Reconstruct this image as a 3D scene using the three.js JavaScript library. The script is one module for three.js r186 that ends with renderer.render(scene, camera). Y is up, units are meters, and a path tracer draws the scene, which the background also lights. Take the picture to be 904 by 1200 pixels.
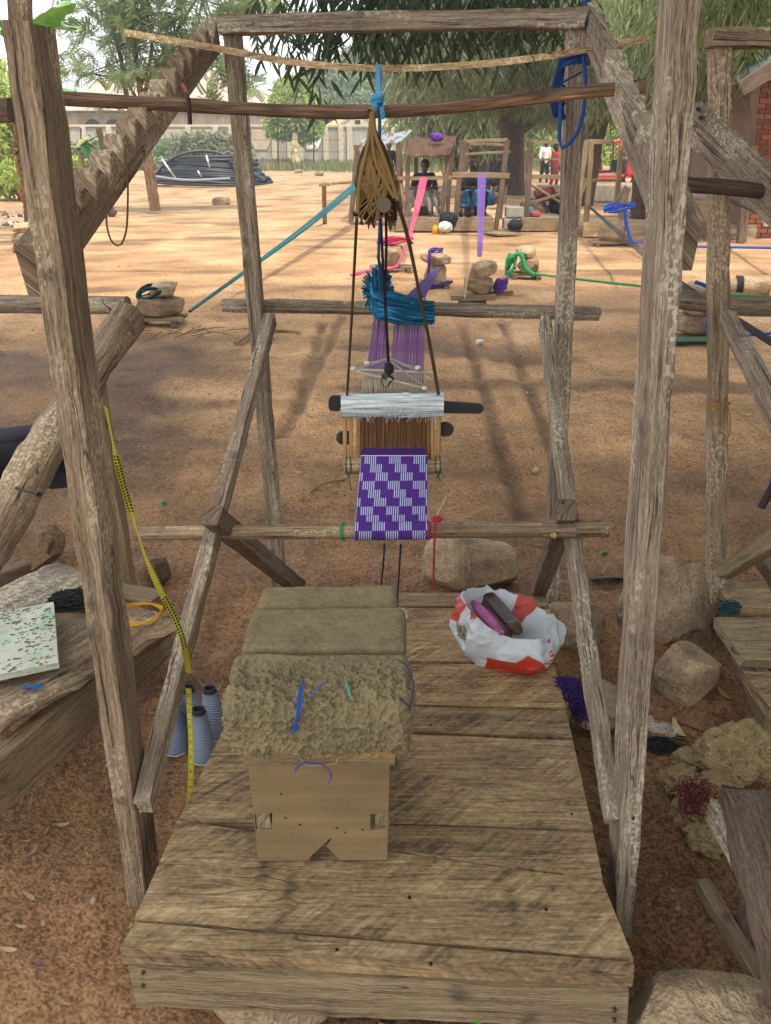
import * as THREE from 'three';
import { mergeGeometries, mergeVertices } from 'three/addons/utils/BufferGeometryUtils.js';
import { RoundedBoxGeometry } from 'three/addons/geometries/RoundedBoxGeometry.js';

// ---------------------------------------------------------------- camera, sky, sun, exposure
const IW = 904, IH = 1200, F = 1060, EYE = 1.6, PITCH = Math.atan(432 / F);
const scene = new THREE.Scene();
const camera = new THREE.PerspectiveCamera(2 * Math.atan(IH / 2 / F) * 180 / Math.PI, IW / IH, 0.05, 900);
camera.position.set(0, EYE, 0);
camera.rotation.set(-PITCH, 0, 0);
scene.add(camera);
const renderer = new THREE.WebGLRenderer({ antialias: true });
renderer.toneMapping = THREE.LinearToneMapping;
renderer.toneMappingExposure = 2.0;
renderer.shadowMap.enabled = true;
{ // bright hazy sky, whitish near the horizon, pale blue above, faint cloud veils
  const w = 512, h = 256, a = new Float32Array(w * h * 4);
  for (let j = 0; j < h; j++) for (let i = 0; i < w; i++) {
    const el = (j + 0.5) / h * Math.PI - Math.PI / 2, az = i / w * Math.PI * 2;
    const t = Math.max(0, Math.sin(el)), k = Math.pow(t, 0.55);
    const veil = 0.5 + 0.5 * Math.sin(3 * az + 5 * t + 1.3 * Math.sin(5 * az + 7 * t)) * Math.sin(9 * t + 2 * Math.sin(2 * az));
    const m = 0.16 * veil * (1 - k * 0.4), o = (j * w + i) * 4;
    a[o] = 0.88 - 0.16 * k + m; a[o + 1] = 0.9 - 0.11 * k + m * 0.95; a[o + 2] = 0.93 - 0.02 * k + m * 0.8; a[o + 3] = 1;
    if (el < 0) { a[o] = 0.5; a[o + 1] = 0.45; a[o + 2] = 0.38; }
  }
  const t = new THREE.DataTexture(a, w, h, THREE.RGBAFormat, THREE.FloatType);
  t.mapping = THREE.EquirectangularReflectionMapping; t.magFilter = THREE.LinearFilter; t.minFilter = THREE.LinearFilter; t.needsUpdate = true;
  scene.background = t; scene.environment = t;
}
const sun = new THREE.DirectionalLight(new THREE.Color(1, 0.93, 0.82), 2.2);
sun.position.set(8, 34, 9); sun.target.position.set(0, 0, -6);
sun.castShadow = true; sun.shadow.radius = 7; sun.shadow.mapSize.set(4096, 4096);
Object.assign(sun.shadow.camera, { left: -60, right: 60, top: 60, bottom: -60, near: 1, far: 160 });
scene.add(sun, sun.target);
scene.fog = new THREE.FogExp2(new THREE.Color(0.86, 0.9, 0.95), 0.0015);

// ---------------------------------------------------------------- helpers
const V = (x, y, z) => new THREE.Vector3(x, y, z);
const CP = Math.cos(PITCH), SP = Math.sin(PITCH);
function rayOf(px, py) { const x = (px - IW / 2) / F, y = -(py - IH / 2) / F; return V(x, y * CP - SP, -y * SP - CP); }
const G = (px, py, h = 0) => { const r = rayOf(px, py), t = (h - EYE) / r.y; return V(r.x * t, h, r.z * t); };       // on the level h
const P = (px, py, d) => { const r = rayOf(px, py), t = -d / r.z; return V(r.x * t, EYE + r.y * t, -d); };            // at d metres ahead
function rng(seed) { let a = seed >>> 0 || 1; return () => { a = a + 0x6D2B79F5 | 0; let t = Math.imul(a ^ a >>> 15, 1 | a); t = t + Math.imul(t ^ t >>> 7, 61 | t) ^ t; return ((t ^ t >>> 14) >>> 0) / 4294967296; }; }
const clamp = (x, a = 0, b = 1) => Math.min(b, Math.max(a, x)), lerp = (a, b, t) => a + (b - a) * t, sst = (a, b, x) => { const t = clamp((x - a) / (b - a)); return t * t * (3 - 2 * t); };
function h3(x, y, z) { let n = Math.imul(x, 374761393) + Math.imul(y, 668265263) + Math.imul(z, 2147483647 ^ 1274126177) | 0; n = Math.imul(n ^ n >>> 13, 1274126177); return ((n ^ n >>> 16) >>> 0) / 4294967296; }
function n3(x, y, z) {
  const X = Math.floor(x), Y = Math.floor(y), Z = Math.floor(z); let u = x - X, v = y - Y, w = z - Z;
  u = u * u * (3 - 2 * u); v = v * v * (3 - 2 * v); w = w * w * (3 - 2 * w);
  const a = lerp(lerp(h3(X, Y, Z), h3(X + 1, Y, Z), u), lerp(h3(X, Y + 1, Z), h3(X + 1, Y + 1, Z), u), v);
  const b = lerp(lerp(h3(X, Y, Z + 1), h3(X + 1, Y, Z + 1), u), lerp(h3(X, Y + 1, Z + 1), h3(X + 1, Y + 1, Z + 1), u), v);
  return lerp(a, b, w) * 2 - 1;
}
const fb3 = (x, y, z, o = 3) => { let s = 0, a = 0.5; for (let i = 0; i < o; i++) { s += a * n3(x, y, z); x *= 2.03; y *= 2.03; z *= 2.03; a *= 0.5; } return s; };
function pn(x, y, px, py, s) { // 2D value noise that repeats every px, py
  const X = Math.floor(x), Y = Math.floor(y); let u = x - X, v = y - Y; u = u * u * (3 - 2 * u); v = v * v * (3 - 2 * v);
  const x0 = ((X % px) + px) % px, x1 = (x0 + 1) % px, y0 = ((Y % py) + py) % py, y1 = (y0 + 1) % py;
  return lerp(lerp(h3(x0, y0, s), h3(x1, y0, s), u), lerp(h3(x0, y1, s), h3(x1, y1, s), u), v);
}
const pf = (u, v, px, py, s, o) => { let t = 0, a = 0.5, n = 0; for (let i = 0; i < o; i++) { t += a * pn(u * px, v * py, px, py, s + i); n += a; px *= 2; py *= 2; a *= 0.55; } return t / n; };
const lin = (hex) => { const c = new THREE.Color(hex); return [c.r, c.g, c.b]; };
const enc = (c) => Math.round(255 * clamp(c <= 0.0031308 ? 12.92 * c : 1.055 * Math.pow(c, 1 / 2.4) - 0.055));

// a texture pair from fn(u, v) -> [r, g, b (linear), height]
function tex(w, h, fn) {
  const c = new Uint8Array(w * h * 4), b = new Uint8Array(w * h * 4);
  for (let j = 0; j < h; j++) for (let i = 0; i < w; i++) {
    const o = (j * w + i) * 4, p = fn(i / w, j / h);
    c[o] = enc(p[0]); c[o + 1] = enc(p[1]); c[o + 2] = enc(p[2]); c[o + 3] = 255;
    b[o] = b[o + 1] = b[o + 2] = Math.round(255 * clamp(p[3])); b[o + 3] = 255;
  }
  return [c, b].map((d, k) => { const t = new THREE.DataTexture(d, w, h); t.wrapS = t.wrapT = THREE.RepeatWrapping; t.magFilter = THREE.LinearFilter; t.minFilter = THREE.LinearMipmapLinearFilter; t.generateMipmaps = true; if (!k) t.colorSpace = THREE.SRGBColorSpace; t.needsUpdate = true; return t; });
}
function canvasTex(w, h, draw) {
  const c = document.createElement('canvas'); c.width = w; c.height = h; draw(c.getContext('2d'), w, h);
  const t = new THREE.CanvasTexture(c); t.colorSpace = THREE.SRGBColorSpace; t.wrapS = t.wrapT = THREE.RepeatWrapping; t.needsUpdate = true; return t;
}
const mix3 = (a, b, t) => [lerp(a[0], b[0], t), lerp(a[1], b[1], t), lerp(a[2], b[2], t)];
function woodTex(w, h, dark, mid, light, seed, o = {}) {
  const D = lin(dark), M = lin(mid), L = lin(light), R = rng(seed), knots = [];
  for (let i = 0; i < (o.knots ?? 4); i++) knots.push([R(), R(), 0.012 + 0.02 * R()]);
  return tex(w, h, (u, v) => {
    let kn = 0, bend = 0;
    for (const k of knots) { let du = Math.abs(u - k[0]), dv = v - k[1]; du = Math.min(du, 1 - du); dv -= Math.round(dv); const q = Math.exp(-(du * du * 9 + dv * dv) / (k[2] * k[2] * 3)); kn += q; bend += dv * q * 0.9; }
    const vv = v + bend * 0.5 + 0.02 * (pf(u, v, 3, 3, seed + 40, 2) - 0.5);
    const str = pf(u, vv, 4, 40, seed, 4), fine = pf(u, vv, 14, 160, seed + 9, 2), blotch = pf(u, v, 5, 4, seed + 20, 4);
    const lich = pf(u, v, 150, 60, seed + 70, 3), speck = pf(u, v, 110, 150, seed + 75, 2), hair = pf(u, vv, 22, 230, seed + 78, 2), crk = pf(u, vv, 3, 26, seed + 31, 3);
    let crack = sst(0.035, 0.0, Math.abs(crk - 0.5)) * sst(0.5, 0.66, pf(u, v, 6, 5, seed + 33, 2));
    let t = 0.5 + 0.6 * (str - 0.5) + 0.45 * (fine - 0.5) + 0.45 * (blotch - 0.5) + 0.5 * (speck - 0.5) + 0.45 * (hair - 0.5);
    if (o.saw) { const q = u + v + 0.012 * (pf(u, v, 4, 4, seed + 57, 2) - 0.5), r = u - v, m = sst(0.25, 0.6, pf(u, v, 5, 6, seed + 53, 3)); t += o.saw * m * ((pf(q, r, 60, 4, seed + 51, 2) - 0.5) * 0.9 + (pf(q, r, 150, 7, seed + 55, 2) - 0.5) * 0.7); t -= 0.16 * sst(0.58, 0.72, pf(q, r, 90, 8, seed + 61, 2)) * sst(0.45, 0.6, pf(u, v, 4, 5, seed + 63, 2)); }
    let c = t < 0.5 ? mix3(D, M, clamp(t * 2)) : mix3(M, L, clamp(t * 2 - 1));
    if (o.lichen) c = mix3(c, lin(o.lichen), 0.8 * sst(0.5, 0.66, lich) * sst(0.4, 0.62, blotch));
    const dk = clamp(1 - 0.75 * (o.crack ?? 1) * crack - 0.55 * clamp(kn));
    return [c[0] * dk, c[1] * dk, c[2] * dk, clamp(0.1 + 0.35 * str + 0.25 * fine + 0.3 * hair + 0.25 * speck - 0.7 * crack)];
  });
}
const std = (o) => new THREE.MeshStandardMaterial({ roughness: 0.9, metalness: 0, ...o });
const withTex = ([map, bumpMap], bumpScale, o = {}) => std({ map, bumpMap, bumpScale, ...o });
const flat = (hex, o = {}) => std({ color: new THREE.Color(hex), ...o });

// ---------------------------------------------------------------- materials
const T_POST = woodTex(1024, 512, '#483b2f', '#8f7d67', '#c0ae93', 11, { lichen: '#cfc4ac' });
const T_DARK = woodTex(1024, 512, '#382a20', '#6a5645', '#8f7a64', 29, {});
const T_TAN = woodTex(1024, 512, '#5a4b39', '#8d7858', '#b09a78', 53, { knots: 6 });
const T_PLANK = woodTex(1024, 1024, '#5d4e3a', '#957e5e', '#bda680', 67, { saw: 0.62, knots: 3, crack: 0.45 });
const T_BARK = tex(512, 512, (u, v) => { const a = pf(u, v, 8, 14, 3, 4), r = Math.abs(pf(u, v, 5, 30, 8, 3) - 0.5) * 2; const t = clamp(0.6 * a + 0.7 * r - 0.15); const c = mix3(lin('#33241b'), lin('#8d735c'), t); return [...c, t]; });
const T_STONE = tex(512, 512, (u, v) => { const a = pf(u, v, 5, 5, 21, 5), g = pf(u, v, 70, 70, 25, 2), s = sst(0.66, 0.72, pf(u, v, 24, 24, 27, 2)); const c = mix3(mix3(lin('#6d5a45'), lin('#b09677'), clamp(a * 1.5 - 0.25)), lin('#4d4238'), 0.22 * s); const k = 0.6 + 0.8 * g; return [c[0] * k, c[1] * k, c[2] * k, 0.5 * a + 0.5 * g]; });
const T_FOAM = tex(512, 512, (u, v) => { const a = pf(u, v, 6, 6, 91, 4), g = pf(u, v, 48, 48, 95, 3), d = sst(0.62, 0.75, pf(u, v, 30, 30, 97, 2)); const c = mix3(lin('#675c44'), lin('#9d916f'), clamp(0.25 + a * 0.6 + (g - 0.5) * 0.7)); const k = 1 - 0.15 * d; return [c[0] * k, c[1] * k, c[2] * k, g]; });
const T_SOIL = tex(1024, 1024, (u, v) => {
  const a = pf(u, v, 4, 4, 141, 5), g = pf(u, v, 150, 150, 145, 2), m = pf(u, v, 34, 34, 149, 3), grit = pf(u, v, 330, 330, 153, 1), cl = pf(u, v, 16, 16, 159, 3);
  const t = clamp(0.5 + 0.5 * (a - 0.5) + 0.7 * (g - 0.5) + 0.35 * (m - 0.5) + 0.9 * (grit - 0.5)); const c = mix3(lin('#8f8175'), lin('#ffffff'), t); return [...c, clamp(0.25 * g + 0.3 * m + 0.6 * cl + 0.15 * grit - 0.15)];
});
const T_CONC = tex(512, 512, (u, v) => { const a = pf(u, v, 6, 3, 221, 4), st = pf(u, v, 30, 3, 225, 3), g = pf(u, v, 90, 90, 228, 2); const t = clamp(0.5 * a + 0.4 * st + 0.3 * g - 0.1); return [...mix3(lin('#7d7468'), lin('#c6bda9'), t), g]; });
const T_YARN = tex(256, 256, (u, v) => { const s = 0.5 + 0.5 * Math.sin(2 * Math.PI * (24 * v + 3 * u) + 3 * pf(u, v, 8, 8, 301, 2)); const k = 0.55 + 0.45 * s; return [k, k, k, s]; });
const T_RUST = tex(256, 256, (u, v) => { const a = pf(u, v, 5, 5, 341, 4), b = sst(0.5, 0.7, a); return [...mix3(lin('#9aa3a6'), lin('#7b5b45'), b), a]; });

const M = {
  post: withTex(T_POST, 0.004), postBrown: withTex(T_POST, 0.004, { color: new THREE.Color(1.0, 0.92, 0.83) }), dark: withTex(T_DARK, 0.004), tan: withTex(T_TAN, 0.003), plank: withTex(T_PLANK, 0.004, { color: new THREE.Color(1.16, 1.08, 0.98) }),
  plankB: withTex(T_PLANK, 0.004, { color: new THREE.Color(0.98, 0.9, 0.8) }), plankC: withTex(T_PLANK, 0.004, { color: new THREE.Color(1.28, 1.14, 0.98) }),
  bark: withTex(T_BARK, 0.006, { vertexColors: true }), trunk: withTex(T_BARK, 0.02, { color: new THREE.Color(0.95, 0.9, 0.84) }), trunkPale: withTex(T_BARK, 0.01, { color: new THREE.Color(1.7, 1.6, 1.4) }),
  stone: withTex(T_STONE, 0.008), stonePale: withTex(T_STONE, 0.008, { color: new THREE.Color(1.3, 1.3, 1.25) }), stoneDark: withTex(T_STONE, 0.01, { color: new THREE.Color(0.62, 0.55, 0.48) }),
  foam: withTex(T_FOAM, 0.006, { roughness: 1, color: new THREE.Color(0.98, 0.92, 0.84) }), foamTop: withTex(T_FOAM, 0.0006, { roughness: 1, color: new THREE.Color(0.92, 0.86, 0.78) }), husk: withTex(T_FOAM, 0.01, { color: new THREE.Color(1.75, 1.5, 1.3), roughness: 1 }),
  soil: withTex(T_SOIL, 0.012, { vertexColors: true, roughness: 1 }),
  conc: withTex(T_CONC, 0.01), concPale: withTex(T_CONC, 0.01, { color: new THREE.Color(1.5, 1.42, 1.25) }), rust: withTex(T_RUST, 0.002, { roughness: 0.6, metalness: 0.3 }),
  bamboo: flat('#b08d58', { roughness: 0.6 }), lath: withTex(T_POST, 0.001, { color: new THREE.Color(1.7, 1.5, 1.15) }), iron: flat('#2a2624', { roughness: 0.6, metalness: 0.4 }),
  black: flat('#17161a', { roughness: 0.8 }), cord: flat('#6e5a35'), straw: flat('#64502f', { bumpMap: T_YARN[1], bumpScale: 0.001 }), straw2: flat('#86693d'),
  blueYarn: flat('#1f7fa8'), blueYarn2: flat('#135d86'), blueStrap: flat('#2f86b4', { roughness: 0.5 }), navy: flat('#1c3568'), purple: flat('#5f2f92'), purpleLt: flat('#7f5aa9'), white: flat('#cfcdc4'),
  teal: flat('#0f6266'), pink: flat('#d5587c'), magenta: flat('#b02a4f'), green: flat('#2b8a55'), royal: flat('#2c4fae'), red: flat('#a8243a'), cream: flat('#c9bd9f'), tealDark: flat('#1c4a4c'), orange: flat('#d79a20'),
};
for (const k of ['white', 'purple', 'purpleLt', 'pink', 'blueYarn', 'teal']) M[k].bumpMap = T_YARN[1], M[k].bumpScale = 0.0008;

// ---------------------------------------------------------------- scene bookkeeping
const used = {};
function numbered(n) { const k = used[n] = (used[n] ?? -1) + 1; return k ? `${n}_${String(k).padStart(3, '0')}` : n; }
function shade(o) { o.traverse((c) => { if (c.isMesh) c.castShadow = c.receiveShadow = true; }); return o; }
function meta(o, label, category, group, kind) { if (label) o.userData.label = label; if (category) o.userData.category = category; if (group) o.userData.group = group; if (kind) o.userData.kind = kind; return o; }
class Thing extends THREE.Group { // parts come in world coordinates and are moved to the thing's base
  part(name, geo, mat, parent = this) {
    const p = this.position, g = geo.clone(); g.translate(-p.x, -p.y, -p.z);
    const m = new THREE.Mesh(g, mat); m.name = name; m.castShadow = m.receiveShadow = true; parent.add(m); return m;
  }
}
function thing(name, label, category, pos = V(0, 0, 0), group) { const o = new Thing(); o.name = numbered(name); o.position.copy(pos); meta(o, label, category, group); scene.add(o); return o; }
function one(name, label, category, geo, mat, group, kind) { // a thing that is one mesh
  geo.computeBoundingBox(); const b = geo.boundingBox, p = V((b.min.x + b.max.x) / 2, b.min.y, (b.min.z + b.max.z) / 2);
  geo.translate(-p.x, -p.y, -p.z); const m = new THREE.Mesh(geo, mat); m.position.copy(p); m.name = numbered(name); m.castShadow = m.receiveShadow = true; meta(m, label, category, group, kind); scene.add(m); return m;
}

// ---------------------------------------------------------------- shapes
function build(pos, uv, idx, col) { const g = new THREE.BufferGeometry(); g.setAttribute('position', new THREE.Float32BufferAttribute(pos, 3)); g.setAttribute('uv', new THREE.Float32BufferAttribute(uv, 2)); if (col) g.setAttribute('color', new THREE.Float32BufferAttribute(col, 3)); g.setIndex(idx); g.computeVertexNormals(); return g; }
let seedCount = 100;
// a sawn timber from a to b: w across, h along "up"; every face has its own grain, the edges are worn
function timber(a, b, w, h, o = {}) {
  const seed = o.seed ?? seedCount++, R = rng(seed * 77 + 5), dir = b.clone().sub(a), L = dir.length(); dir.normalize();
  let up = (o.up ?? (Math.abs(dir.y) > 0.8 ? V(0, 0, 1) : V(0, 1, 0))).clone(); up.addScaledVector(dir, -up.dot(dir)).normalize();
  const side = V(0, 0, 0).crossVectors(dir, up), N = Math.max(2, Math.ceil(L / (o.step ?? 0.05))), ch = o.ch ?? Math.min(w, h) * 0.07, rough = o.rough ?? 0.0022, w1 = o.w1 ?? w, h1 = o.h1 ?? h;
  const pos = [], uv = [], idx = [], U = R(), W = R(), bow = V(0, 0, 0).addScaledVector(side, (R() - 0.5) * (o.bow ?? 0.008) * L).addScaledVector(up, (R() - 0.5) * (o.bow ?? 0.008) * L);
  const su = o.su ?? 1.1, sv = o.sv ?? 0.32;
  const ring = [];
  for (let i = 0; i <= N; i++) {
    const t = i / N, ww = lerp(w, w1, t) / 2, hh = lerp(h, h1, t) / 2, k = 4 * t * (1 - t), pts = [[-ww, -hh + ch], [-ww, hh - ch], [-ww + ch, hh], [ww - ch, hh], [ww, hh - ch], [ww, -hh + ch], [ww - ch, -hh], [-ww + ch, -hh]];
    ring.push(pts.map(([x, y], q) => { const jx = rough * (n3(seed * 3.1 + q * 5, t * L * 14, 1) + 0.8 * n3(seed + q * 5, t * L * 45, 4)), jy = rough * (n3(seed * 2.3 + q * 7, t * L * 16, 9) + 0.8 * n3(seed + q * 3, t * L * 50, 7)); return a.clone().addScaledVector(dir, t * L + ((i === 0 || i === N) ? jx * 2 : 0)).addScaledVector(bow, k).addScaledVector(side, x + jx).addScaledVector(up, y + jy); }));
  }
  let per = 0; const lens = [h, ch * 1.4, w, ch * 1.4, h, ch * 1.4, w, ch * 1.4];
  for (let q = 0; q < 8; q++) { const q2 = (q + 1) % 8, base = pos.length / 3; for (let i = 0; i <= N; i++) { for (const [p, v] of [[ring[i][q], per], [ring[i][q2], per + lens[q]]]) { pos.push(p.x, p.y, p.z); uv.push(U + i / N * L / su, W + v / sv); } if (i < N) { const k = base + i * 2; idx.push(k, k + 2, k + 1, k + 1, k + 2, k + 3); } } per += lens[q]; }
  for (const i of [0, N]) { const base = pos.length / 3; ring[i].forEach((p, q) => { pos.push(p.x, p.y, p.z); uv.push(U + 0.03 * Math.cos(q), W + 0.1 * Math.sin(q)); }); for (let q = 1; q < 7; q++) i ? idx.push(base, base + q + 1, base + q) : idx.push(base, base + q, base + q + 1); }
  const g = build(pos, uv, idx); return fixWinding(g);
}
// flips triangles whose normals point to the inside of a closed convex-ish shape built along a line
function fixWinding(g) { g.computeBoundingBox(); let s = 0; const p = g.attributes.position, ix = g.index.array, c = g.boundingBox.getCenter(V(0, 0, 0)), A = V(0, 0, 0), B = V(0, 0, 0), C = V(0, 0, 0); for (let i = 0; i < ix.length; i += 3) { A.fromBufferAttribute(p, ix[i]).sub(c); B.fromBufferAttribute(p, ix[i + 1]).sub(c); C.fromBufferAttribute(p, ix[i + 2]).sub(c); s += A.dot(B.cross(C)); } if (s < 0) { for (let i = 0; i < ix.length; i += 3) { const t = ix[i]; ix[i] = ix[i + 1]; ix[i + 1] = t; } g.computeVertexNormals(); } return g; }
// a round pole through points; radius and colour may vary
function pole(pts, r0, r1, o = {}) {
  const seed = o.seed ?? seedCount++, curve = pts.length > 2 ? new THREE.CatmullRomCurve3(pts) : new THREE.LineCurve3(pts[0], pts[1]), L = curve.getLength(), N = o.n ?? Math.max(3, Math.ceil(L / (o.step ?? 0.04))), S = o.s ?? 12, rough = o.rough ?? 0.06;
  const fr = curve.computeFrenetFrames(N, false), pos = [], uv = [], idx = [], col = [], c0 = o.color;
  for (let i = 0; i <= N; i++) { const t = i / N, p = curve.getPointAt(t), rr = lerp(r0, r1, t); for (let j = 0; j <= S; j++) { const a = j / S * Math.PI * 2, ja = (j % S) / S * Math.PI * 2, r = rr * (1 + rough * (1.3 * n3(seed + Math.cos(ja) * 1.2, t * L * 9, Math.sin(ja) * 1.2) + 0.7 * n3(seed * 2 + Math.cos(ja) * 2.5, t * L * 30, Math.sin(ja) * 2.5))); const q = p.clone().addScaledVector(fr.normals[i], r * Math.cos(a)).addScaledVector(fr.binormals[i], r * Math.sin(a)); pos.push(q.x, q.y, q.z); uv.push(t * L / (o.su ?? 0.6), j / S * Math.max(1, Math.round(2 * Math.PI * rr / (o.sv ?? 0.2)))); if (c0) { const c = c0(t, q, p, rr); col.push(c[0], c[1], c[2]); } } }
  for (let i = 0; i < N; i++) for (let j = 0; j < S; j++) { const k = i * (S + 1) + j; idx.push(k, k + S + 1, k + 1, k + 1, k + S + 1, k + S + 2); }
  for (const i of o.open ? [] : [0, N]) { const base = pos.length / 3, p = curve.getPointAt(i / N); pos.push(p.x, p.y, p.z); uv.push(0.5, 0.5); if (c0) col.push(...(o.endColor ?? [1.6, 1.4, 1.1])); for (let j = 0; j <= S; j++) { const k = (i * (S + 1) + j) * 3; pos.push(pos[k], pos[k + 1], pos[k + 2]); uv.push(0.5 + 0.05 * Math.cos(j), 0.5 + 0.05 * Math.sin(j)); if (c0) col.push(...(o.endColor ?? [1.6, 1.4, 1.1])); } for (let j = 0; j < S; j++) i ? idx.push(base, base + 1 + j + 1, base + 1 + j) : idx.push(base, base + 1 + j, base + 2 + j); }
  const g = build(pos, uv, idx, c0 && col); // side normals must point outwards
  const nn = g.attributes.normal, a = V(nn.getX(1), nn.getY(1), nn.getZ(1)), b = V(pos[3], pos[4], pos[5]).sub(curve.getPointAt(0)); if (a.dot(b) < 0) { const ix = g.index.array; for (let i = 0; i < ix.length; i += 3) { const t = ix[i]; ix[i] = ix[i + 1]; ix[i + 1] = t; } g.computeVertexNormals(); }
  return g;
}
const rope = (pts, r, o = {}) => pole(pts, r, r, { s: 6, rough: 0.12, step: o.step ?? 0.03, su: 0.03, sv: 0.02, ...o });
const merge = (list) => mergeGeometries(list.map((g) => { const q = g.index ? g : mergeVertices(g); for (const k of Object.keys(q.attributes)) if (!['position', 'normal', 'uv', 'color'].includes(k)) q.deleteAttribute(k); return q; }), false);
// box-projected uv in metres
function boxUV(g, s = 0.4) {
  g = g.index ? g.toNonIndexed() : g; const p = g.attributes.position, n = g.attributes.normal, uv = new Float32Array(p.count * 2);
  for (let i = 0; i < p.count; i += 3) { const x = Math.abs(n.getX(i) + n.getX(i + 1) + n.getX(i + 2)), y = Math.abs(n.getY(i) + n.getY(i + 1) + n.getY(i + 2)), z = Math.abs(n.getZ(i) + n.getZ(i + 1) + n.getZ(i + 2)); for (let k = i; k < i + 3; k++) { const X = p.getX(k), Y = p.getY(k), Z = p.getZ(k); uv[k * 2] = (x > y && x > z ? Z : X) / s; uv[k * 2 + 1] = (y > x && y > z ? Z : Y) / s; } }
  g.setAttribute('uv', new THREE.Float32BufferAttribute(uv, 2)); return g;
}
// stones and slabs: a rounded block whose surface is broken up by noise
function rock(c, sx, sy, sz, o = {}) {
  const seed = o.seed ?? seedCount++, n = o.n ?? 28, e = o.e ?? 3.2, amp = o.amp ?? 0.1, fr = o.fr ?? 2.4, g = new THREE.BoxGeometry(2, 2, 2, n, n, n), p = g.attributes.position, v = V(0, 0, 0), RC = rng(seed * 13 + 1), cuts = [...Array(o.facets ?? 11)].map(() => { const q = V(RC() - 0.5, RC() - 0.5, RC() - 0.5).normalize(); return [q, 0.8 + 0.3 * RC()]; }), rot = new THREE.Matrix4().makeRotationFromEuler(new THREE.Euler(...(o.rot ?? [0, 0, 0])));
  for (let i = 0; i < p.count; i++) {
    v.fromBufferAttribute(p, i); v.x = Math.tan(v.x * 0.7) / Math.tan(0.7); v.y = Math.tan(v.y * 0.7) / Math.tan(0.7); v.z = Math.tan(v.z * 0.7) / Math.tan(0.7); v.normalize();
    const r = Math.pow(Math.pow(Math.abs(v.x), e) + Math.pow(Math.abs(v.y), e) + Math.pow(Math.abs(v.z), e), -1 / e);
    const d = 1 + amp * (1.5 * fb3(v.x * fr + seed, v.y * fr, v.z * fr, 4) + 0.35 * fb3(v.x * fr * 5, v.y * fr * 5 + seed, v.z * fr * 5, 3)) - (o.cut ? amp * 1.2 * Math.abs(n3(v.x * 1.7 + seed, v.y * 1.7, v.z * 1.7 + 3)) : 0);
    v.multiplyScalar(r * d); for (const q of cuts) { const k = v.dot(q[0]) - q[1]; if (k > 0) v.addScaledVector(q[0], -k * 0.92); } v.set(v.x * sx / 2, v.y * sy / 2, v.z * sz / 2).applyMatrix4(rot); p.setXYZ(i, v.x + c.x, v.y + c.y, v.z + c.z);
  }
  let q = mergeVertices((g.deleteAttribute('uv'), g.deleteAttribute('normal'), g), 1e-5); q.computeVertexNormals(); return boxUV(q, o.s ?? 0.4);
}
function box(c, sx, sy, sz, o = {}) { const g = new RoundedBoxGeometry(sx, sy, sz, 2, o.r ?? Math.min(sx, sy, sz) * 0.12); if (o.rot) g.rotateX(o.rot[0]).rotateY(o.rot[1]).rotateZ(o.rot[2]); g.translate(c.x, c.y, c.z); return boxUV(g, o.s ?? 0.5); }
// a flat ribbon through centre points, w wide along dirs
function ribbon(pts, w, dirAt, o = {}) {
  const curve = new THREE.CatmullRomCurve3(pts), N = o.n ?? 40, th = o.th ?? 0.001, pos = [], uv = [], idx = [], L = curve.getLength();
  for (let i = 0; i <= N; i++) { const t = i / N, p = curve.getPointAt(t), tan = curve.getTangentAt(t), d = dirAt(t).clone().addScaledVector(tan, -dirAt(t).dot(tan)).normalize(), nn = V(0, 0, 0).crossVectors(tan, d), ww = typeof w === 'function' ? w(t) : w; for (const [a, b, v] of [[-1, 1, 0], [1, 1, 1], [1, -1, 1], [-1, -1, 0]]) { const q = p.clone().addScaledVector(d, a * ww / 2).addScaledVector(nn, b * th / 2); pos.push(q.x, q.y, q.z); uv.push(o.uLen ? t * L / o.uLen : t, v); } }
  for (let i = 0; i < N; i++) for (let k = 0; k < 4; k++) { const a = i * 4 + k, b = i * 4 + (k + 1) % 4; idx.push(a, b, a + 4, b, b + 4, a + 4); }
  idx.push(0, 1, 2, 0, 2, 3); const e = N * 4; idx.push(e, e + 2, e + 1, e, e + 3, e + 2);
  const g = build(pos, uv, idx).toNonIndexed(); g.computeVertexNormals(); return g;
}
// yarn hank / tangle: many strands near a path
function strands(n, r, seed, fn, o = {}) { const R = rng(seed), list = []; for (let i = 0; i < n; i++) list.push(pole(fn(R, i), r, r, { s: 4, rough: 0, n: o.n ?? 14, su: 0.05, sv: 0.02, open: true })); return merge(list); }
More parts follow.
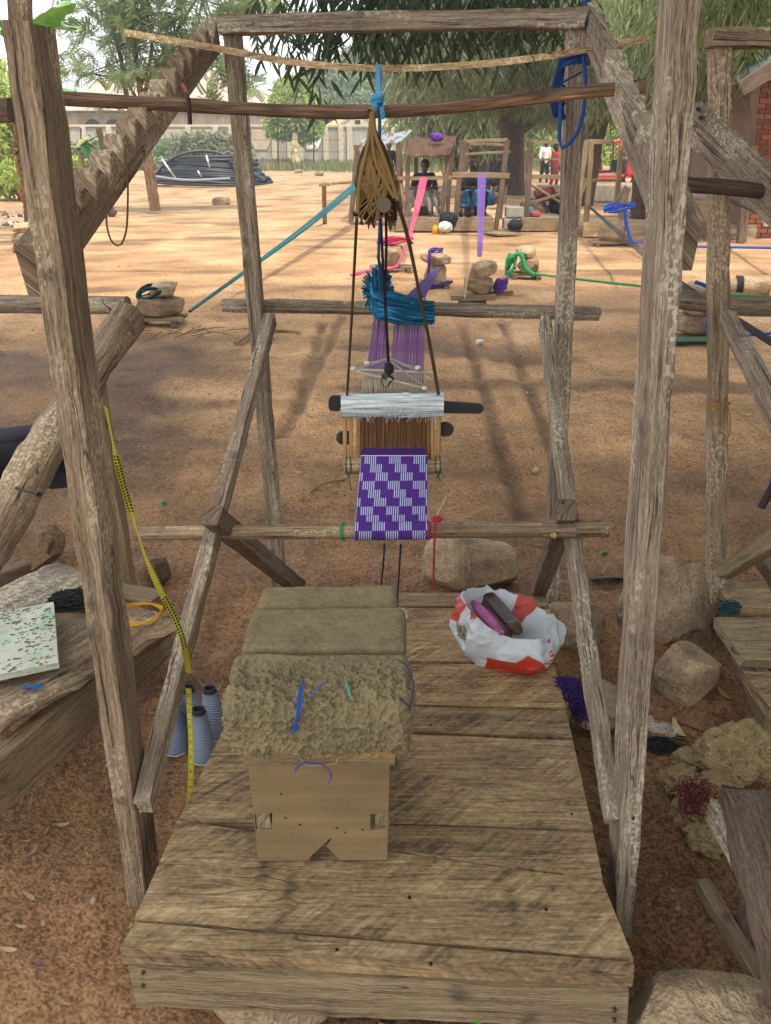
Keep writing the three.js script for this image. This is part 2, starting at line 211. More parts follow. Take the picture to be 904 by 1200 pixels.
// one continuous surface round tapered bones: [ax, ay, az, ar, bx, by, bz, br]
function skinMesh(caps, cell, k = 0.025) {
  const lo = [1e9, 1e9, 1e9], hi = [-1e9, -1e9, -1e9]; for (const c of caps) for (const e of [0, 4]) for (let q = 0; q < 3; q++) { lo[q] = Math.min(lo[q], c[e + q] - c[e + 3]); hi[q] = Math.max(hi[q], c[e + q] + c[e + 3]); }
  const pad = k * 1.5 + cell * 2, n = [0, 1, 2].map((q) => { lo[q] -= pad; return Math.ceil((hi[q] + pad - lo[q]) / cell) + 1; }), [nx, ny, nz] = n, f = new Float32Array(nx * ny * nz);
  const pre = caps.map((c) => { const bx = c[4] - c[0], by = c[5] - c[1], bz = c[6] - c[2]; return [bx, by, bz, Math.max(bx * bx + by * by + bz * bz, 1e-9)]; });
  for (let z = 0; z < nz; z++) for (let y = 0; y < ny; y++) for (let x = 0; x < nx; x++) { const X = lo[0] + x * cell, Y = lo[1] + y * cell, Z = lo[2] + z * cell; let s = 0; for (let i = 0; i < caps.length; i++) { const c = caps[i], b = pre[i], dx = X - c[0], dy = Y - c[1], dz = Z - c[2], t = clamp((dx * b[0] + dy * b[1] + dz * b[2]) / b[3]), ex = dx - t * b[0], ey = dy - t * b[1], ez = dz - t * b[2]; const d = Math.sqrt(ex * ex + ey * ey + ez * ez) - (c[3] + (c[7] - c[3]) * t); if (d < k * 9) s += Math.exp(-d / k); } f[(z * ny + y) * nx + x] = s > 0 ? -k * Math.log(s) : k * 9; }
  const id = new Int32Array(nx * ny * nz).fill(-1), pos = [], uv = [], idx = [], cor = [0, 1, nx, nx + 1, nx * ny, nx * ny + 1, nx * ny + nx, nx * ny + nx + 1], ed = [[0, 1], [2, 3], [4, 5], [6, 7], [0, 2], [1, 3], [4, 6], [5, 7], [0, 4], [1, 5], [2, 6], [3, 7]];
  for (let z = 0; z < nz - 1; z++) for (let y = 0; y < ny - 1; y++) for (let x = 0; x < nx - 1; x++) { const o = (z * ny + y) * nx + x; let cx = 0, cy = 0, cz = 0, m = 0; for (const [a, b] of ed) { const fa = f[o + cor[a]], fb = f[o + cor[b]]; if ((fa < 0) !== (fb < 0)) { const t = fa / (fa - fb); cx += lerp(a & 1, b & 1, t); cy += lerp(a >> 1 & 1, b >> 1 & 1, t); cz += lerp(a >> 2, b >> 2, t); m++; } } if (m) { id[o] = pos.length / 3; const wx = lo[0] + (x + cx / m) * cell, wy = lo[1] + (y + cy / m) * cell, wz = lo[2] + (z + cz / m) * cell; pos.push(wx, wy, wz); uv.push(wx * 3 + wz, wy * 3); } }
  const quad = (a, b, c, d, flip) => flip ? idx.push(a, c, b, a, d, c) : idx.push(a, b, c, a, c, d);
  for (let z = 1; z < nz - 1; z++) for (let y = 1; y < ny - 1; y++) for (let x = 1; x < nx - 1; x++) { const o = (z * ny + y) * nx + x, s = f[o] < 0; if (s !== f[o + 1] < 0) quad(id[o - nx - nx * ny], id[o - nx * ny], id[o], id[o - nx], !s); if (s !== f[o + nx] < 0) quad(id[o - 1 - nx * ny], id[o - 1], id[o], id[o - nx * ny], !s); if (s !== f[o + nx * ny] < 0) quad(id[o - 1 - nx], id[o - nx], id[o], id[o - 1], !s); }
  return fixWinding(build(pos, uv, idx));
}

// ---------------------------------------------------------------- the ground
const furrows = [[[400, 372], [335, 500]], [[378, 380], [352, 470]], [[545, 385], [612, 590]], [[593, 382], [655, 540]]].map((l) => l.map(([x, y]) => G(x, y)));
function furrow(x, z) { let m = 0; for (const [a, b] of furrows) { const t = clamp((z - a.z) / (b.z - a.z)); if (z < a.z - 0.3 || z > b.z + 0.2) continue; const d = Math.abs(x - lerp(a.x, b.x, t) - 0.012 * n3(z * 3, a.x * 9, 1)); m = Math.max(m, sst(0.065, 0.02, d) * (0.85 + 0.3 * n3(x * 7, z * 2.2, a.x))); } return clamp(m); }
const clearOf = []; // [x, z, rx, rz] where the ground stays level under things
function groundY(x, z) {
  const d = Math.hypot(x, z + 2), near = sst(16, 5, d), a = 0.030 * fb3(x * 1.3, z * 1.3, 4, 2) + 0.03 * fb3(x * 5, z * 5, 9, 3) * near - 0.016 * Math.max(0, n3(x * 8, z * 6, 5) - 0.35) * near + 0.011 * fb3(x * 17, z * 17, 2, 2) * near;
  const far = 0.16 * n3(x * 0.12, z * 0.12, 7) * sst(6, 30, d);
  return a - 0.012 + far - 0.035 * furrow(x, z);
}
{
  const xs = [], zs = []; for (let i = -260; i <= 260; i++) { const t = i / 260; xs.push(Math.sinh(t * 6.1) * 0.85); } for (let j = 0; j <= 520; j++) { const t = j / 520; zs.push(1.6 - (Math.sinh(t * 6.2) / Math.sinh(6.2)) * 420 - t * 4); }
  const pos = [], uv = [], idx = [], col = [], W = xs.length;
  for (const z of zs) for (const x of xs) {
    pos.push(x, groundY(x, z), z); uv.push(x / 1.6 + 0.15 * n3(x * 0.4, z * 0.4, 2), z / 1.6 + 0.15 * n3(x * 0.4, z * 0.4, 8));
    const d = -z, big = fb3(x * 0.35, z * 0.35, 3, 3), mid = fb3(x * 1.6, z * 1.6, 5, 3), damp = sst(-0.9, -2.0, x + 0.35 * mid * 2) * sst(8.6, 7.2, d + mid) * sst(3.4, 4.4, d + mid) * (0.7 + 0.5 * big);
    let c = mix3([0.33, 0.175, 0.079], [0.63, 0.36, 0.156], clamp(sst(2.6, 6.5, d + 1.6 * big) * 0.85 + 0.5 * big));
    c = mix3(c, [0.65, 0.42, 0.22], clamp(sst(7, 24, d) * 0.7 + 1.1 * mid * sst(3, 7, d)) * 0.85);
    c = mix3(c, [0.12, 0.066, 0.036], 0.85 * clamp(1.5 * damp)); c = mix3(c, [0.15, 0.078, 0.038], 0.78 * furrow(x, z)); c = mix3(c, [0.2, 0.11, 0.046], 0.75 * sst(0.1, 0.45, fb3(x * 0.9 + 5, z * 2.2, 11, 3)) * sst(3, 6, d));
    c = mix3(c, [0.22, 0.25, 0.1], 0.7 * sst(56, 70, d + 5 * big));
    const k = 1.08 + 0.4 * mid + 0.3 * fb3(x * 6, z * 6, 2, 3) * sst(14, 6, d); col.push(c[0] * k, c[1] * k, c[2] * k);
  }
  for (let j = 0; j < zs.length - 1; j++) for (let i = 0; i < W - 1; i++) { const a = j * W + i; idx.push(a, a + 1, a + W, a + 1, a + W + 1, a + W); }
  const m = new THREE.Mesh(build(pos, uv, idx, col), M.soil); m.name = 'ground'; m.userData.kind = 'structure'; m.receiveShadow = m.castShadow = true; scene.add(m);
}
const onG = (px, py, dy = 0) => { let p = G(px, py); p = G(px, py, groundY(p.x, p.z)); p.y += dy; return p; };
// scatter: instanced bits nobody could count
function scatter(name, label, category, geo, mat, n, seed, fn, parent) {
  const R = rng(seed), m = new THREE.InstancedMesh(geo, mat, n), o = new THREE.Object3D(), c = new THREE.Color();
  for (let i = 0; i < n; i++) { o.rotation.set(0, 0, 0); o.scale.set(1, 1, 1); const t = fn(o, R, i); o.updateMatrix(); m.setMatrixAt(i, o.matrix); if (t) m.setColorAt(i, c.setRGB(...t)); }
  m.name = parent ? name : numbered(name); m.castShadow = m.receiveShadow = true; m.userData.kind = 'stuff'; if (label) m.userData.label = label; if (category) m.userData.category = category; (parent ?? scene).add(m); return m;
}
{
  const peb = rock(V(0, 0, 0), 1, 0.7, 0.8, { n: 3, amp: 0.25, seed: 5 });
  scatter('pebbles', 'small pebbles and clods strewn over the sandy ground', 'pebbles', peb, std({ color: 0xffffff }), 3800, 41, (o, R) => { const d = 0.9 + 16 * Math.pow(R(), 1.7), x = (R() - 0.5) * (2 + d * 1.3); o.position.set(x, groundY(x, -d) + 0.001, -d); const s = 0.003 + 0.016 * Math.pow(R(), 5); o.scale.setScalar(s); o.rotation.set(R() * 6, R() * 6, R() * 6); const k = 0.5 + 0.6 * R(); return [0.4 * k, 0.28 * k, 0.18 * k]; });
}
// dry leaves lying about: countable, each its own object
function leafGeo(len, wid, fold, curl) { const pos = [], uv = [], idx = [], N = 5; for (let i = 0; i <= N; i++) { const t = i / N, w = wid / 2 * Math.pow(Math.sin(Math.PI * (0.06 + 0.92 * t)), 0.8), y = curl * (t - 0.5) * (t - 0.5) * 4; for (const s of [-1, 0, 1]) { pos.push(s * w, y + (s ? fold * w : 0), (t - 0.5) * len); uv.push(s, t); } } for (let i = 0; i < N; i++) for (let j = 0; j < 2; j++) { const a = i * 3 + j; idx.push(a, a + 3, a + 1, a + 1, a + 3, a + 4); } return build(pos, uv, idx); }
const dryMats = ['#b08a52', '#8d6a43', '#c7ad7a', '#6d5037'].map((c) => flat(c, { side: THREE.DoubleSide }));
scatter('thread_scraps', 'tiny coloured thread scraps trodden into the sand', 'scraps', rope([V(-0.5, 0, 0), V(-0.1, 0.03, 0.16), V(0.2, 0.02, -0.1), V(0.5, 0, 0.08)], 0.03, { n: 10, s: 4 }), std({ color: 0xffffff }), 260, 47, (o, R) => { const d = 1.4 + 9 * Math.pow(R(), 1.4), x = (R() - 0.5) * (2 + d * 1.1); o.position.set(x, groundY(x, -d) + 0.003, -d); o.scale.setScalar(0.012 + 0.026 * R()); o.rotation.y = R() * 6; const k = R(); return k < 0.3 ? [0.12, 0.05, 0.25] : k < 0.5 ? [0.05, 0.12, 0.3] : k < 0.75 ? [0.5, 0.46, 0.4] : [0.06, 0.05, 0.05]; });
{
  const spots = [[795, 860, 'pale dry leaf on the soil beside the crumpled clear wrapper', 0.09, 2, 0.1], [452, 718, 'curled pale leaf lying on the ground behind the foam cushion', 0.05, 0, 0.6], [350, 555, 'yellowed leaf on the bare ground left of the woven strip', 0.05, 2, 1.2], [373, 463, 'small pale leaf on the sand left of the heddles', 0.05, 2, 0.7], [558, 512, 'thin dry leaf on the sand below the dark sword stick', 0.05, 2, 1.4], [618, 462, 'tiny pale leaf lying in the right sled track', 0.05, 2, 0.2], [628, 640, 'curled dry leaf under the right end of the cloth beam', 0.07, 1, 1.1], [806, 512, 'brown leaf on the sand right of the front right post', 0.08, 1, 1.3], [875, 488, 'straw coloured leaf near the tied neighbour post', 0.07, 2, 1.9], [710, 430, 'light leaf on the sand between the right posts', 0.08, 2, 1.6], [720, 487, 'narrow brown leaf on the shaded sand', 0.07, 1, 1.2], [598, 405, 'pale scrap of leaf beside the right track', 0.07, 2, 1.1], [850, 818, 'slim curved leaf beside the square stone', 0.07, 0, 0.4]];
  for (const [x, y, l, s, m, r] of spots) { const p = onG(x, y, 0.006), o = one('dry_leaf', l, 'leaf', leafGeo(s, s * 0.28, 0.35, s * 0.22), dryMats[m], 'dry leaves on the ground'); o.position.copy(p); o.rotation.y = r; }
  scatter('leaf_litter', 'scattered crumbs of dead leaves and twigs on the soil', 'leaf litter', leafGeo(1, 0.25, 0.3, 0.2), std({ color: 0xffffff, side: THREE.DoubleSide }), 1100, 43, (o, R) => { const d = 1.3 + 12 * Math.pow(R(), 1.5), x = (R() - 0.5) * (2.4 + d * 1.1); o.position.set(x, groundY(x, -d) + 0.004, -d); o.scale.setScalar(0.015 + 0.03 * R()); o.rotation.set(R() - 0.5, R() * 6, (R() - 0.5)); const k = 0.4 + 0.9 * R(); return [0.36 * k, 0.25 * k, 0.13 * k]; });
}

// ---------------------------------------------------------------- the loom frame in the middle
const loom = thing('loom_frame', 'weathered grey timber loom frame standing over the plank platform with the foam stool', 'loom frame', V(0, 0, -2.2));
const T = (name, a, b, w, h, mat, o) => loom.part(name, timber(a, b, w, h, o), mat);
{
  const X = V(1, 0, 0), Z = V(0, 0, 1);
  // posts
  let a = P(172, 1060, 1.62), b = P(35, 29, 1.62); a.y = -0.03;
  const FL = [a, b]; T('post', a, b, 0.047, 0.115, M.postBrown, { up: Z, bow: 0.002, seed: 501 });
  a = P(725, 1090, 1.52); b = P(801, -75, 1.52); a.y = -0.03;
  T('post', a, b, 0.043, 0.082, M.post, { up: Z, bow: 0.002, seed: 502 });
  a = P(329, 694, 3.06); b = P(272, 30, 3.06); a.y = -0.05;
  T('post', a, b, 0.05, 0.075, M.post, { up: Z, bow: 0.002, seed: 503 });
  a = P(644, 728, 2.9); b = P(677, 20, 2.9); a.y = -0.05;
  T('post', a, b, 0.052, 0.06, M.post, { up: Z, bow: 0.002, seed: 504 });
  // beam over the back posts, its ends butting on the notched rails
  T('top_beam', P(260, 30, 3.03), P(687, 22, 2.88), 0.075, 0.05, M.post, { seed: 505, bow: 0.004 });
  // notched rails: steps cut in the upper edge
  function rail(a, b, th, hh, n, flip) { // a = front end, b = back end (top edge)
    const dir = b.clone().sub(a), L = dir.length(); dir.normalize(); const up = V(0, 1, 0).addScaledVector(dir, -dir.y).normalize(), side = V(0, 0, 0).crossVectors(dir, up);
    const s = new THREE.Shape(), p = (L - 0.3) / n, R = rng(n * 31 + 7); s.moveTo(0, -hh); s.lineTo(0, 0); s.lineTo(0.2, 0);
    for (let i = 0; i < n; i++) { const x = 0.2 + i * p, j = 0.03 * R(), dp = 0.047 + 0.007 * R(); s.lineTo(x + p * (0.03 + j), -dp); s.quadraticCurveTo(x + p * 0.16, -dp * 0.5, x + p * (0.34 + j), -0.001); s.lineTo(x + p * (0.5 + j), 0.001 + 0.002 * R()); s.quadraticCurveTo(x + p * 0.82, -dp * 0.35, x + p * 0.985, -dp * 0.95); }
    s.lineTo(L, 0); s.lineTo(L, -hh); s.lineTo(0, -hh);
    const g = new THREE.ExtrudeGeometry(s, { depth: th, bevelEnabled: true, bevelSize: 0.002, bevelThickness: 0.002, bevelSegments: 1, curveSegments: 4 }), m = new THREE.Matrix4().makeBasis(dir, up, side.clone().negate());
    if (m.determinant() < 0) m.makeBasis(dir, up, side);
    g.translate(0, 0, -th / 2); const uv = g.attributes.uv, q = g.attributes.position, nn = g.attributes.normal; for (let i = 0; i < uv.count; i++) uv.setXY(i, q.getX(i) / 1.1, (q.getY(i) + q.getZ(i)) / 0.32); g.applyMatrix4(m).translate(a.x, a.y, a.z); return g;
  }
  loom.part('notched_rail', rail(P(31, 288, 1.57), P(246, 22, 3.06), 0.04, 0.088, 13), M.postBrown);
  loom.part('notched_rail', rail(P(810, 254, 1.5), P(694, 4, 2.92), 0.034, 0.088, 13), M.post);
  // low pole behind the back posts
  loom.part('rear_pole', timber(P(261, 358, 3.13), P(703, 368, 3.0), 0.05, 0.044, { seed: 507, ch: 0.014, bow: 0.006 }), M.post);
  // long braces and the short crossing braces that make the notches for the cloth beam
  T('brace', P(168, 946, 1.56), P(317, 374, 2.99), 0.036, 0.05, M.post, { seed: 508, bow: 0.004 });
  T('brace', P(719, 962, 1.5), P(639, 378, 2.86), 0.034, 0.052, M.post, { seed: 509, bow: 0.014 });
  T('short_brace', P(248, 604, 2.13), P(350, 688, 2.95), 0.05, 0.05, M.dark, { seed: 510 });
  T('short_brace', P(664, 598, 2.1), P(627, 702, 2.78), 0.048, 0.055, M.dark, { seed: 511 });
  // nails
  for (const [x, y, d] of [[742, 960, 1.45], [660, 590, 2.1]]) loom.part('nail', pole([P(x, y, d), P(x + 1, y - 2, d - 0.01)], 0.003, 0.003, { s: 6 }), M.iron);
}
// cross stick with bark, bamboo lath
{
  const t = thing('cross_stick', 'crooked bark covered stick resting across the notched rails', 'stick', P(420, 120, 2.25));
  const pts = [[52, 114], [75, 116], [180, 121], [260, 126], [345, 130], [430, 131], [520, 127], [600, 118], [690, 108], [757, 101]].map(([x, y], i) => P(x, y, 2.25 + 0.02 * Math.sin(i)));
  t.part('bark_stick', pole(pts, 0.0152, 0.0145, { rough: 0.13, s: 16, seed: 61, color: (q, p, c) => { const bare = sst(0.6, 0.72, q) * sst(0.004, -0.004, p.y - c.y + 0.006 * n3(q * 30, 2, 2)); return mix3([1.75, 1.6, 1.5], [3.2, 2.8, 2.0], bare); } }), M.bark);
  one('bamboo_lath', 'thin pale split bamboo lath bent between the notched rails', 'lath', boxUV(ribbon([[146, 38], [245, 55], [345, 73], [440, 80], [540, 77], [640, 66], [762, 44]].map(([x, y]) => P(x, y, 2.7)), 0.017, () => V(0, 1, 0), { th: 0.007, n: 50 }), 0.5), M.lath);
}

// ---------------------------------------------------------------- plank platform
const HP = 0.22;
{
  const pl = thing('plank_platform', 'low platform of worn saw marked planks under the foam stool', 'platform', V(0, 0, -1.9));
  const lenD = (y) => -G(452, y, HP).z;
  // each plank: its near and far edge as left / right points on the top level
  const planks = [ // [near-left, near-right, far-right, far-left], thickness, material, seed
    [[140, 1113], [745, 1140], [744, 1127], [157, 1081], 0.036, M.plankB, 1],
    [[156, 1079], [744, 1125], [706, 1032], [452, 998], 0.034, M.plank, 2, [[208, 962]]],
    [[454, 996], [707, 1030], [696, 975], [452, 967], 0.034, M.plankB, 3],
    [[210, 960], [696, 972], [672, 868], [262, 853], 0.036, M.plank, 4],
    [[264, 851], [672, 865], [664, 832], [275, 824], 0.032, M.plankB, 5],
    [[276, 822], [664, 830], [650, 780], [300, 777], 0.034, M.plankC, 6],
    [[302, 775], [650, 777], [645, 714], [330, 712], 0.032, M.plankC, 7],
    [[332, 710], [644, 712], [640, 696], [345, 694], 0.032, M.plankB, 8],
  ];
  for (const [a, b, c, d, th, mat, k, extra] of planks) {
    const R = rng(k * 19), gap = 0.0016, drop = (k % 3) * 0.0022, cs = extra ? [a, b, c, d, ...extra] : [a, b, c, d], w = cs.map(([x, y]) => G(x, y, HP - drop));
    const s = new THREE.Shape(); const edge = (p, q) => { const L = p.distanceTo(q), n = Math.max(1, Math.round(L / 0.05)), nx = -(q.z - p.z) / L, nz = (q.x - p.x) / L; for (let i = 1; i <= n; i++) { const t = i / n, j = i < n ? 0.0022 * n3(i * 0.7 + k * 9, L * 3, k) : 0; s.lineTo(lerp(p.x, q.x, t) + nx * j, lerp(p.z, q.z, t) + nz * j); } };
    s.moveTo(w[0].x, w[0].z); for (let i = 0; i < w.length; i++) edge(w[i], w[(i + 1) % w.length]);
    const g = new THREE.ExtrudeGeometry(s, { depth: th - 0.004, bevelEnabled: true, bevelSize: -0.0004, bevelOffset: -gap, bevelThickness: 0.003, bevelSegments: 2 });
    const q = g.attributes.position, uv = g.attributes.uv, nn = g.attributes.normal, U = R(), W = R(), yaw = 0.02 * (R() - 0.5);
    for (let i = 0; i < q.count; i++) { const x = q.getX(i), z = q.getY(i), y = HP - drop - 0.001 - q.getZ(i) - 0.0 + 0.0015 * n3(x * 5 + k, z * 5, 1); q.setXYZ(i, x, y, z); const flatTop = Math.abs(nn.getZ(i)) > 0.5; uv.setXY(i, x / 0.95 + U, (flatTop ? z + yaw * x : z + y) / 0.95 + W); }
    const ix = []; for (let i = 0; i < q.count; i += 3) ix.push(i, i + 2, i + 1); g.setIndex(ix); const gg = g.toNonIndexed(); gg.computeVertexNormals(); pl.part('plank', fixFlat(gg), mat);
  }
  // front board, side boards and bearers
  const fl = G(147, 1118, HP), fr = G(743, 1146, HP), dz = V(0, -0.037 - 0.048, 0);
  pl.part('front_board', timber(fl.clone().add(dz).add(V(0.004, 0, -0.014)), fr.clone().add(dz).add(V(-0.002, 0, -0.014)), 0.028, 0.096, { seed: 520, sv: 0.4, bow: 0.001 }), M.tan);
  for (const [x, z0, z1] of [[-0.4, -1.3, -2.6], [0.36, -1.3, -2.6]]) pl.part('bearer', timber(V(x, HP - 0.085, z0), V(x + (x < 0 ? 0.1 : 0), HP - 0.085, z1), 0.05, 0.09, { seed: 521 }), M.dark);
  for (const [x, y] of [[165, 1150], [165, 1165], [716, 1166], [716, 1178]]) { const p = P(x, y, 1.21); p.z = -G(x, 1116 + (x > 400 ? 27 : 0), HP).z * -1 + 0.0; pl.part('nail', pole([V(p.x, p.y, p.z + 0.0115), V(p.x, p.y, p.z - 0.01)], 0.0034, 0.0034, { s: 8, rough: 0 }), flat('#4a3a2c')); }
  for (const [x, y] of [[395, 1114], [505, 1130], [570, 1010], [480, 1052], [640, 1066], [670, 955], [640, 1000], [505, 850], [560, 745]]) { const p = G(x, y, HP - 0.002); pl.part('nail', pole([p, p.clone().add(V(0, 0.0035, 0))], 0.0038, 0.003, { s: 8, rough: 0, n: 3 }), M.iron); }
  one('support_stone', 'pale rough stone propping up the left front of the platform', 'stone', rock(V(-0.25, 0.035, -1.36), 0.3, 0.15, 0.24, { seed: 81, amp: 0.09, n: 20 }), M.stonePale);
  one('support_stone', 'stone half hidden behind the plastic bag under the platform edge', 'stone', rock(G(668, 742).add(V(0, 0.04, 0)), 0.24, 0.14, 0.2, { seed: 82, n: 18 }), M.stone);
  for (const [x, y] of [[640, 835], [700, 838]]) one('support_stone', x < 650 ? 'dim stone wedged under the right side of the platform' : 'low stone beside the right brace foot', 'stone', rock(G(x, y).add(V(0, 0.03, 0)), 0.16, 0.12, 0.18, { seed: 83 + x, n: 16 }), M.stone);
}
function fixFlat(g) { return g; }
// grubby little seedling and wood end under the front board
{
  const t = thing('seedling', 'small green seedling under the front board of the platform', 'plant', V(-0.02, 0, -1.13)); const lm = flat('#5c9a34', { side: THREE.DoubleSide });
  const c = P(557, 1212, 1.13); for (const [a, s] of [[0.2, 0.03], [2.3, 0.026], [4.3, 0.024]]) { const g = leafGeo(s, s * 0.5, 0.2, 0.01); g.translate(0, 0, s * 0.45).rotateX(-0.9).rotateY(a).translate(c.x, c.y + 0.008, c.z); t.part('leaf', g, lm); }
  t.part('stem', pole([V(c.x, -0.01, c.z), V(c.x, c.y + 0.01, c.z)], 0.002, 0.0015, { s: 5 }), lm);
  one('wood_offcut', 'short wood offcut lying in the shade under the front board', 'wood', timber(P(452, 1206, 1.22), P(466, 1186, 1.3), 0.03, 0.02, { seed: 530 }), M.tan);
}

// ---------------------------------------------------------------- stool and cushion
{
  const y0 = HP + 0.001, y1 = HP + 0.295, zf = -1.463, x0 = -0.272, x1 = 0.012, zb = -1.8, st = thing('wooden_stool', 'low plywood stool with a notched front board carrying the foam cushion', 'stool', V(-0.13, HP, -1.6));
  const board = (z, flip) => { // front and back boards with mortise slots and a notch at the foot
    const s = new THREE.Shape(), cx = -0.125; s.moveTo(x0 + 0.008, y0); s.lineTo(cx - 0.032, y0 + 0.002); s.lineTo(cx - 0.03, y0 + 0.012); s.lineTo(cx - 0.003, y0 + 0.043); s.lineTo(cx + 0.012, y0 + 0.06); s.lineTo(cx + 0.015, y0 + 0.057); s.lineTo(cx + 0.003, y0 + 0.04); s.lineTo(cx + 0.03, y0 + 0.003); s.lineTo(x1 - 0.008, y0 + 0.004); s.lineTo(x1 - 0.002, y1); s.lineTo(x0, y1); s.lineTo(x0 + 0.008, y0);
    for (const [xx, w] of [[x0 + 0.008, 0.032], [x1 - 0.042, 0.029]]) { const h = new THREE.Path(); h.moveTo(xx, y0 + 0.082); h.lineTo(xx + w, y0 + 0.084); h.lineTo(xx + w + (xx < -0.1 ? 0.003 : -0.001), y0 + 0.125); h.lineTo(xx, y0 + 0.122); s.holes.push(h); }
    const g = new THREE.ExtrudeGeometry(s, { depth: 0.016, bevelEnabled: true, bevelSize: 0.0015, bevelOffset: -0.0015, bevelThickness: 0.0015, bevelSegments: 1 }); g.translate(0, 0, z - 0.017); const gg = g; const q = gg.attributes.position, uv = gg.attributes.uv; for (let i = 0; i < q.count; i++) uv.setXY(i, q.getX(i) / 1.3 + 0.37, (q.getY(i) + q.getZ(i)) / 1.3 + 0.2); return gg;
  };
  const ply = withTex(tex(512, 512, (u, v) => { const a = pf(u, v, 4, 6, 401, 4), g = pf(u, v, 5, 70, 405, 3), d = sst(0.7, 0.76, pf(u, v, 90, 90, 408, 2)); const c = mix3(lin('#705b3d'), lin('#a0855c'), clamp(a * 0.9 + 0.7 * (g - 0.5))); const k = 1 - 0.09 * d; return [c[0] * k, c[1] * k, c[2] * k, 0.6 * g + 0.3 * a]; }), 0.0015);
  st.part('front_board', board(zf, 0), ply); st.part('rear_board', board(zb, 1), ply);
  for (const x of [x0 + 0.024, x1 - 0.019]) st.part('stretcher', timber(V(x, y0 + 0.1035, zf - (x < -0.1 ? 0.001 : 0.009)), V(x, y0 + 0.1035, zb - 0.03), 0.031, 0.0385, { seed: 540, up: V(0, 1, 0) }), M.tan);
  st.part('seat_board', timber(V((x0 + x1) / 2, y1 + 0.0155, zf + 0.006), V((x0 + x1) / 2, y1 + 0.0155, zb - 0.03), x1 - x0 + 0.02, 0.03, { seed: 541, sv: 0.6 }), M.dark);
  const batten = timber(V(x0 - 0.006, y1 - 0.02, zf + 0.008), V(x1 + 0.006, y1 - 0.02, zf + 0.008), 0.013, 0.034, { seed: 542 }); st.part('batten', batten, M.tan);
  for (const [x, y] of [[335, 958], [352, 966], [395, 970], [425, 972], [404, 975], [330, 930]]) { const p = P(x, y, 1.463); p.z = zf + 0.0005; st.part('nail', pole([p.clone().add(V(0, 0, 0.001)), p.clone().add(V(0, 0, -0.006))], 0.0022, 0.0022, { s: 6, rough: 0, n: 3 }), M.iron); }
  // cushion of three foam blocks, front block worn to crumbs
  const cu = thing('foam_cushion', 'worn olive foam cushion in three blocks on top of the stool', 'cushion', V(-0.125, y1 + 0.03, -1.62));
  const foam = (xa, xb, za, zc, ya, yb, n, crumb, seed, skew, o = {}) => {
    const g = new THREE.BoxGeometry(2, 2, 2, n[0], n[1], n[2]); g.deleteAttribute('uv'); g.deleteAttribute('normal'); const q = mergeVertices(g, 1e-4), p = q.attributes.position, hx = (xb - xa) / 2, hy = (yb - ya) / 2, hz = (za - zc) / 2, rr = 0.016;
    for (let i = 0; i < p.count; i++) {
      const X = p.getX(i), Y = p.getY(i), Z = p.getZ(i), rz = Z > 0 ? o.rf ?? rr : rr, rx = rr, ry = Math.min(rr, hy * 0.8);
      let x = X * hx, y = Y * hy, z = Z * hz; const cx = clamp(x, -hx + rx, hx - rx), cyy = clamp(y, -hy + Math.min(rz, hy * 0.95), hy - Math.min(rz, hy * 0.95)), cz = clamp(z, -hz + rz, hz - rr);
      let nx = x - cx, ny = y - cyy, nz = z - cz; const l = Math.hypot(nx / rx, ny / Math.min(rz, hy * 0.95), nz / rz) || 1; let d = V(nx / rx, ny / Math.min(rz, hy * 0.95), nz / rz).normalize();
      if (l > 1e-6 && (Math.abs(X) > 0.999 || Math.abs(Y) > 0.999 || Math.abs(Z) > 0.999)) { x = cx + d.x * rx; y = cyy + d.y * Math.min(rz, hy * 0.95); z = cz + d.z * rz; }
      const wx = x + (xa + xb) / 2, wy = y + (ya + yb) / 2, wz = z + (za + zc) / 2, fr = crumb * sst(za - 0.13, za - 0.035, wz + 0.02 * n3(wx * 30, 1, 4)) * sst(-1.01, -0.9, Y);
      const a = 0.007 * fb3(wx * 9 + seed, wy * 9, wz * 9, 2) + 0.0014 * fb3(wx * 60, wy * 60 + seed, wz * 60, 2) + fr * (0.012 * fb3(wx * 18, wy * 18, wz * 18 + seed, 2) + 0.010 * (0.4 - Math.abs(n3(wx * 47, wy * 52, wz * 49 + 3))) + 0.009 * fb3(wx * 120, wy * 120, wz * 120, 2) + 0.004 * n3(wx * 260, wy * 260, wz * 260));
      p.setXYZ(i, wx + d.x * a + 0.004 * n3(wy * 20, wz * 14, seed), wy + d.y * a + (o.tilt ?? 0) * z, wz + d.z * a + skew * x);
    }
    q.computeVertexNormals(); return boxUV(q, 0.35);
  };
  const yb = y1 + 0.031;
  cu.part('foam_block', foam(-0.292, 0.047, -1.39, -1.533, yb, yb + 0.134, [190, 90, 96], 1, 3, -0.02, { rf: 0.042 }), M.foam, cu);
  cu.part('foam_block', foam(-0.286, 0.042, -1.545, -1.712, yb, yb + 0.140, [70, 24, 36], 0, 5, -0.03), M.foamTop, cu);
  cu.part('foam_block', foam(-0.278, 0.026, -1.726, -1.83, yb, yb + 0.134, [70, 24, 26], 0.0, 8, -0.05), M.foamTop, cu);
  cu.part('foam_underside', foam(-0.268, 0.03, -1.384, -1.78, yb - 0.013, yb + 0.03, [60, 10, 40], 0.6, 12, 0), withTex(T_FOAM, 0.006, { color: new THREE.Color(1.6, 1.25, 0.72) }), cu);
  const F0 = (x, y, d = 1.385) => P(x, y, d);
  cu.part('yarn_scrap', strands(5, 0.0016, 7, (R, i) => [F0(356, 797, 1.392), F0(350 + R() * 4, 815, 1.362), F0(348 + R() * 5, 835, 1.352), F0(342 + R() * 5, 858, 1.355)]), flat('#2b4fae'));
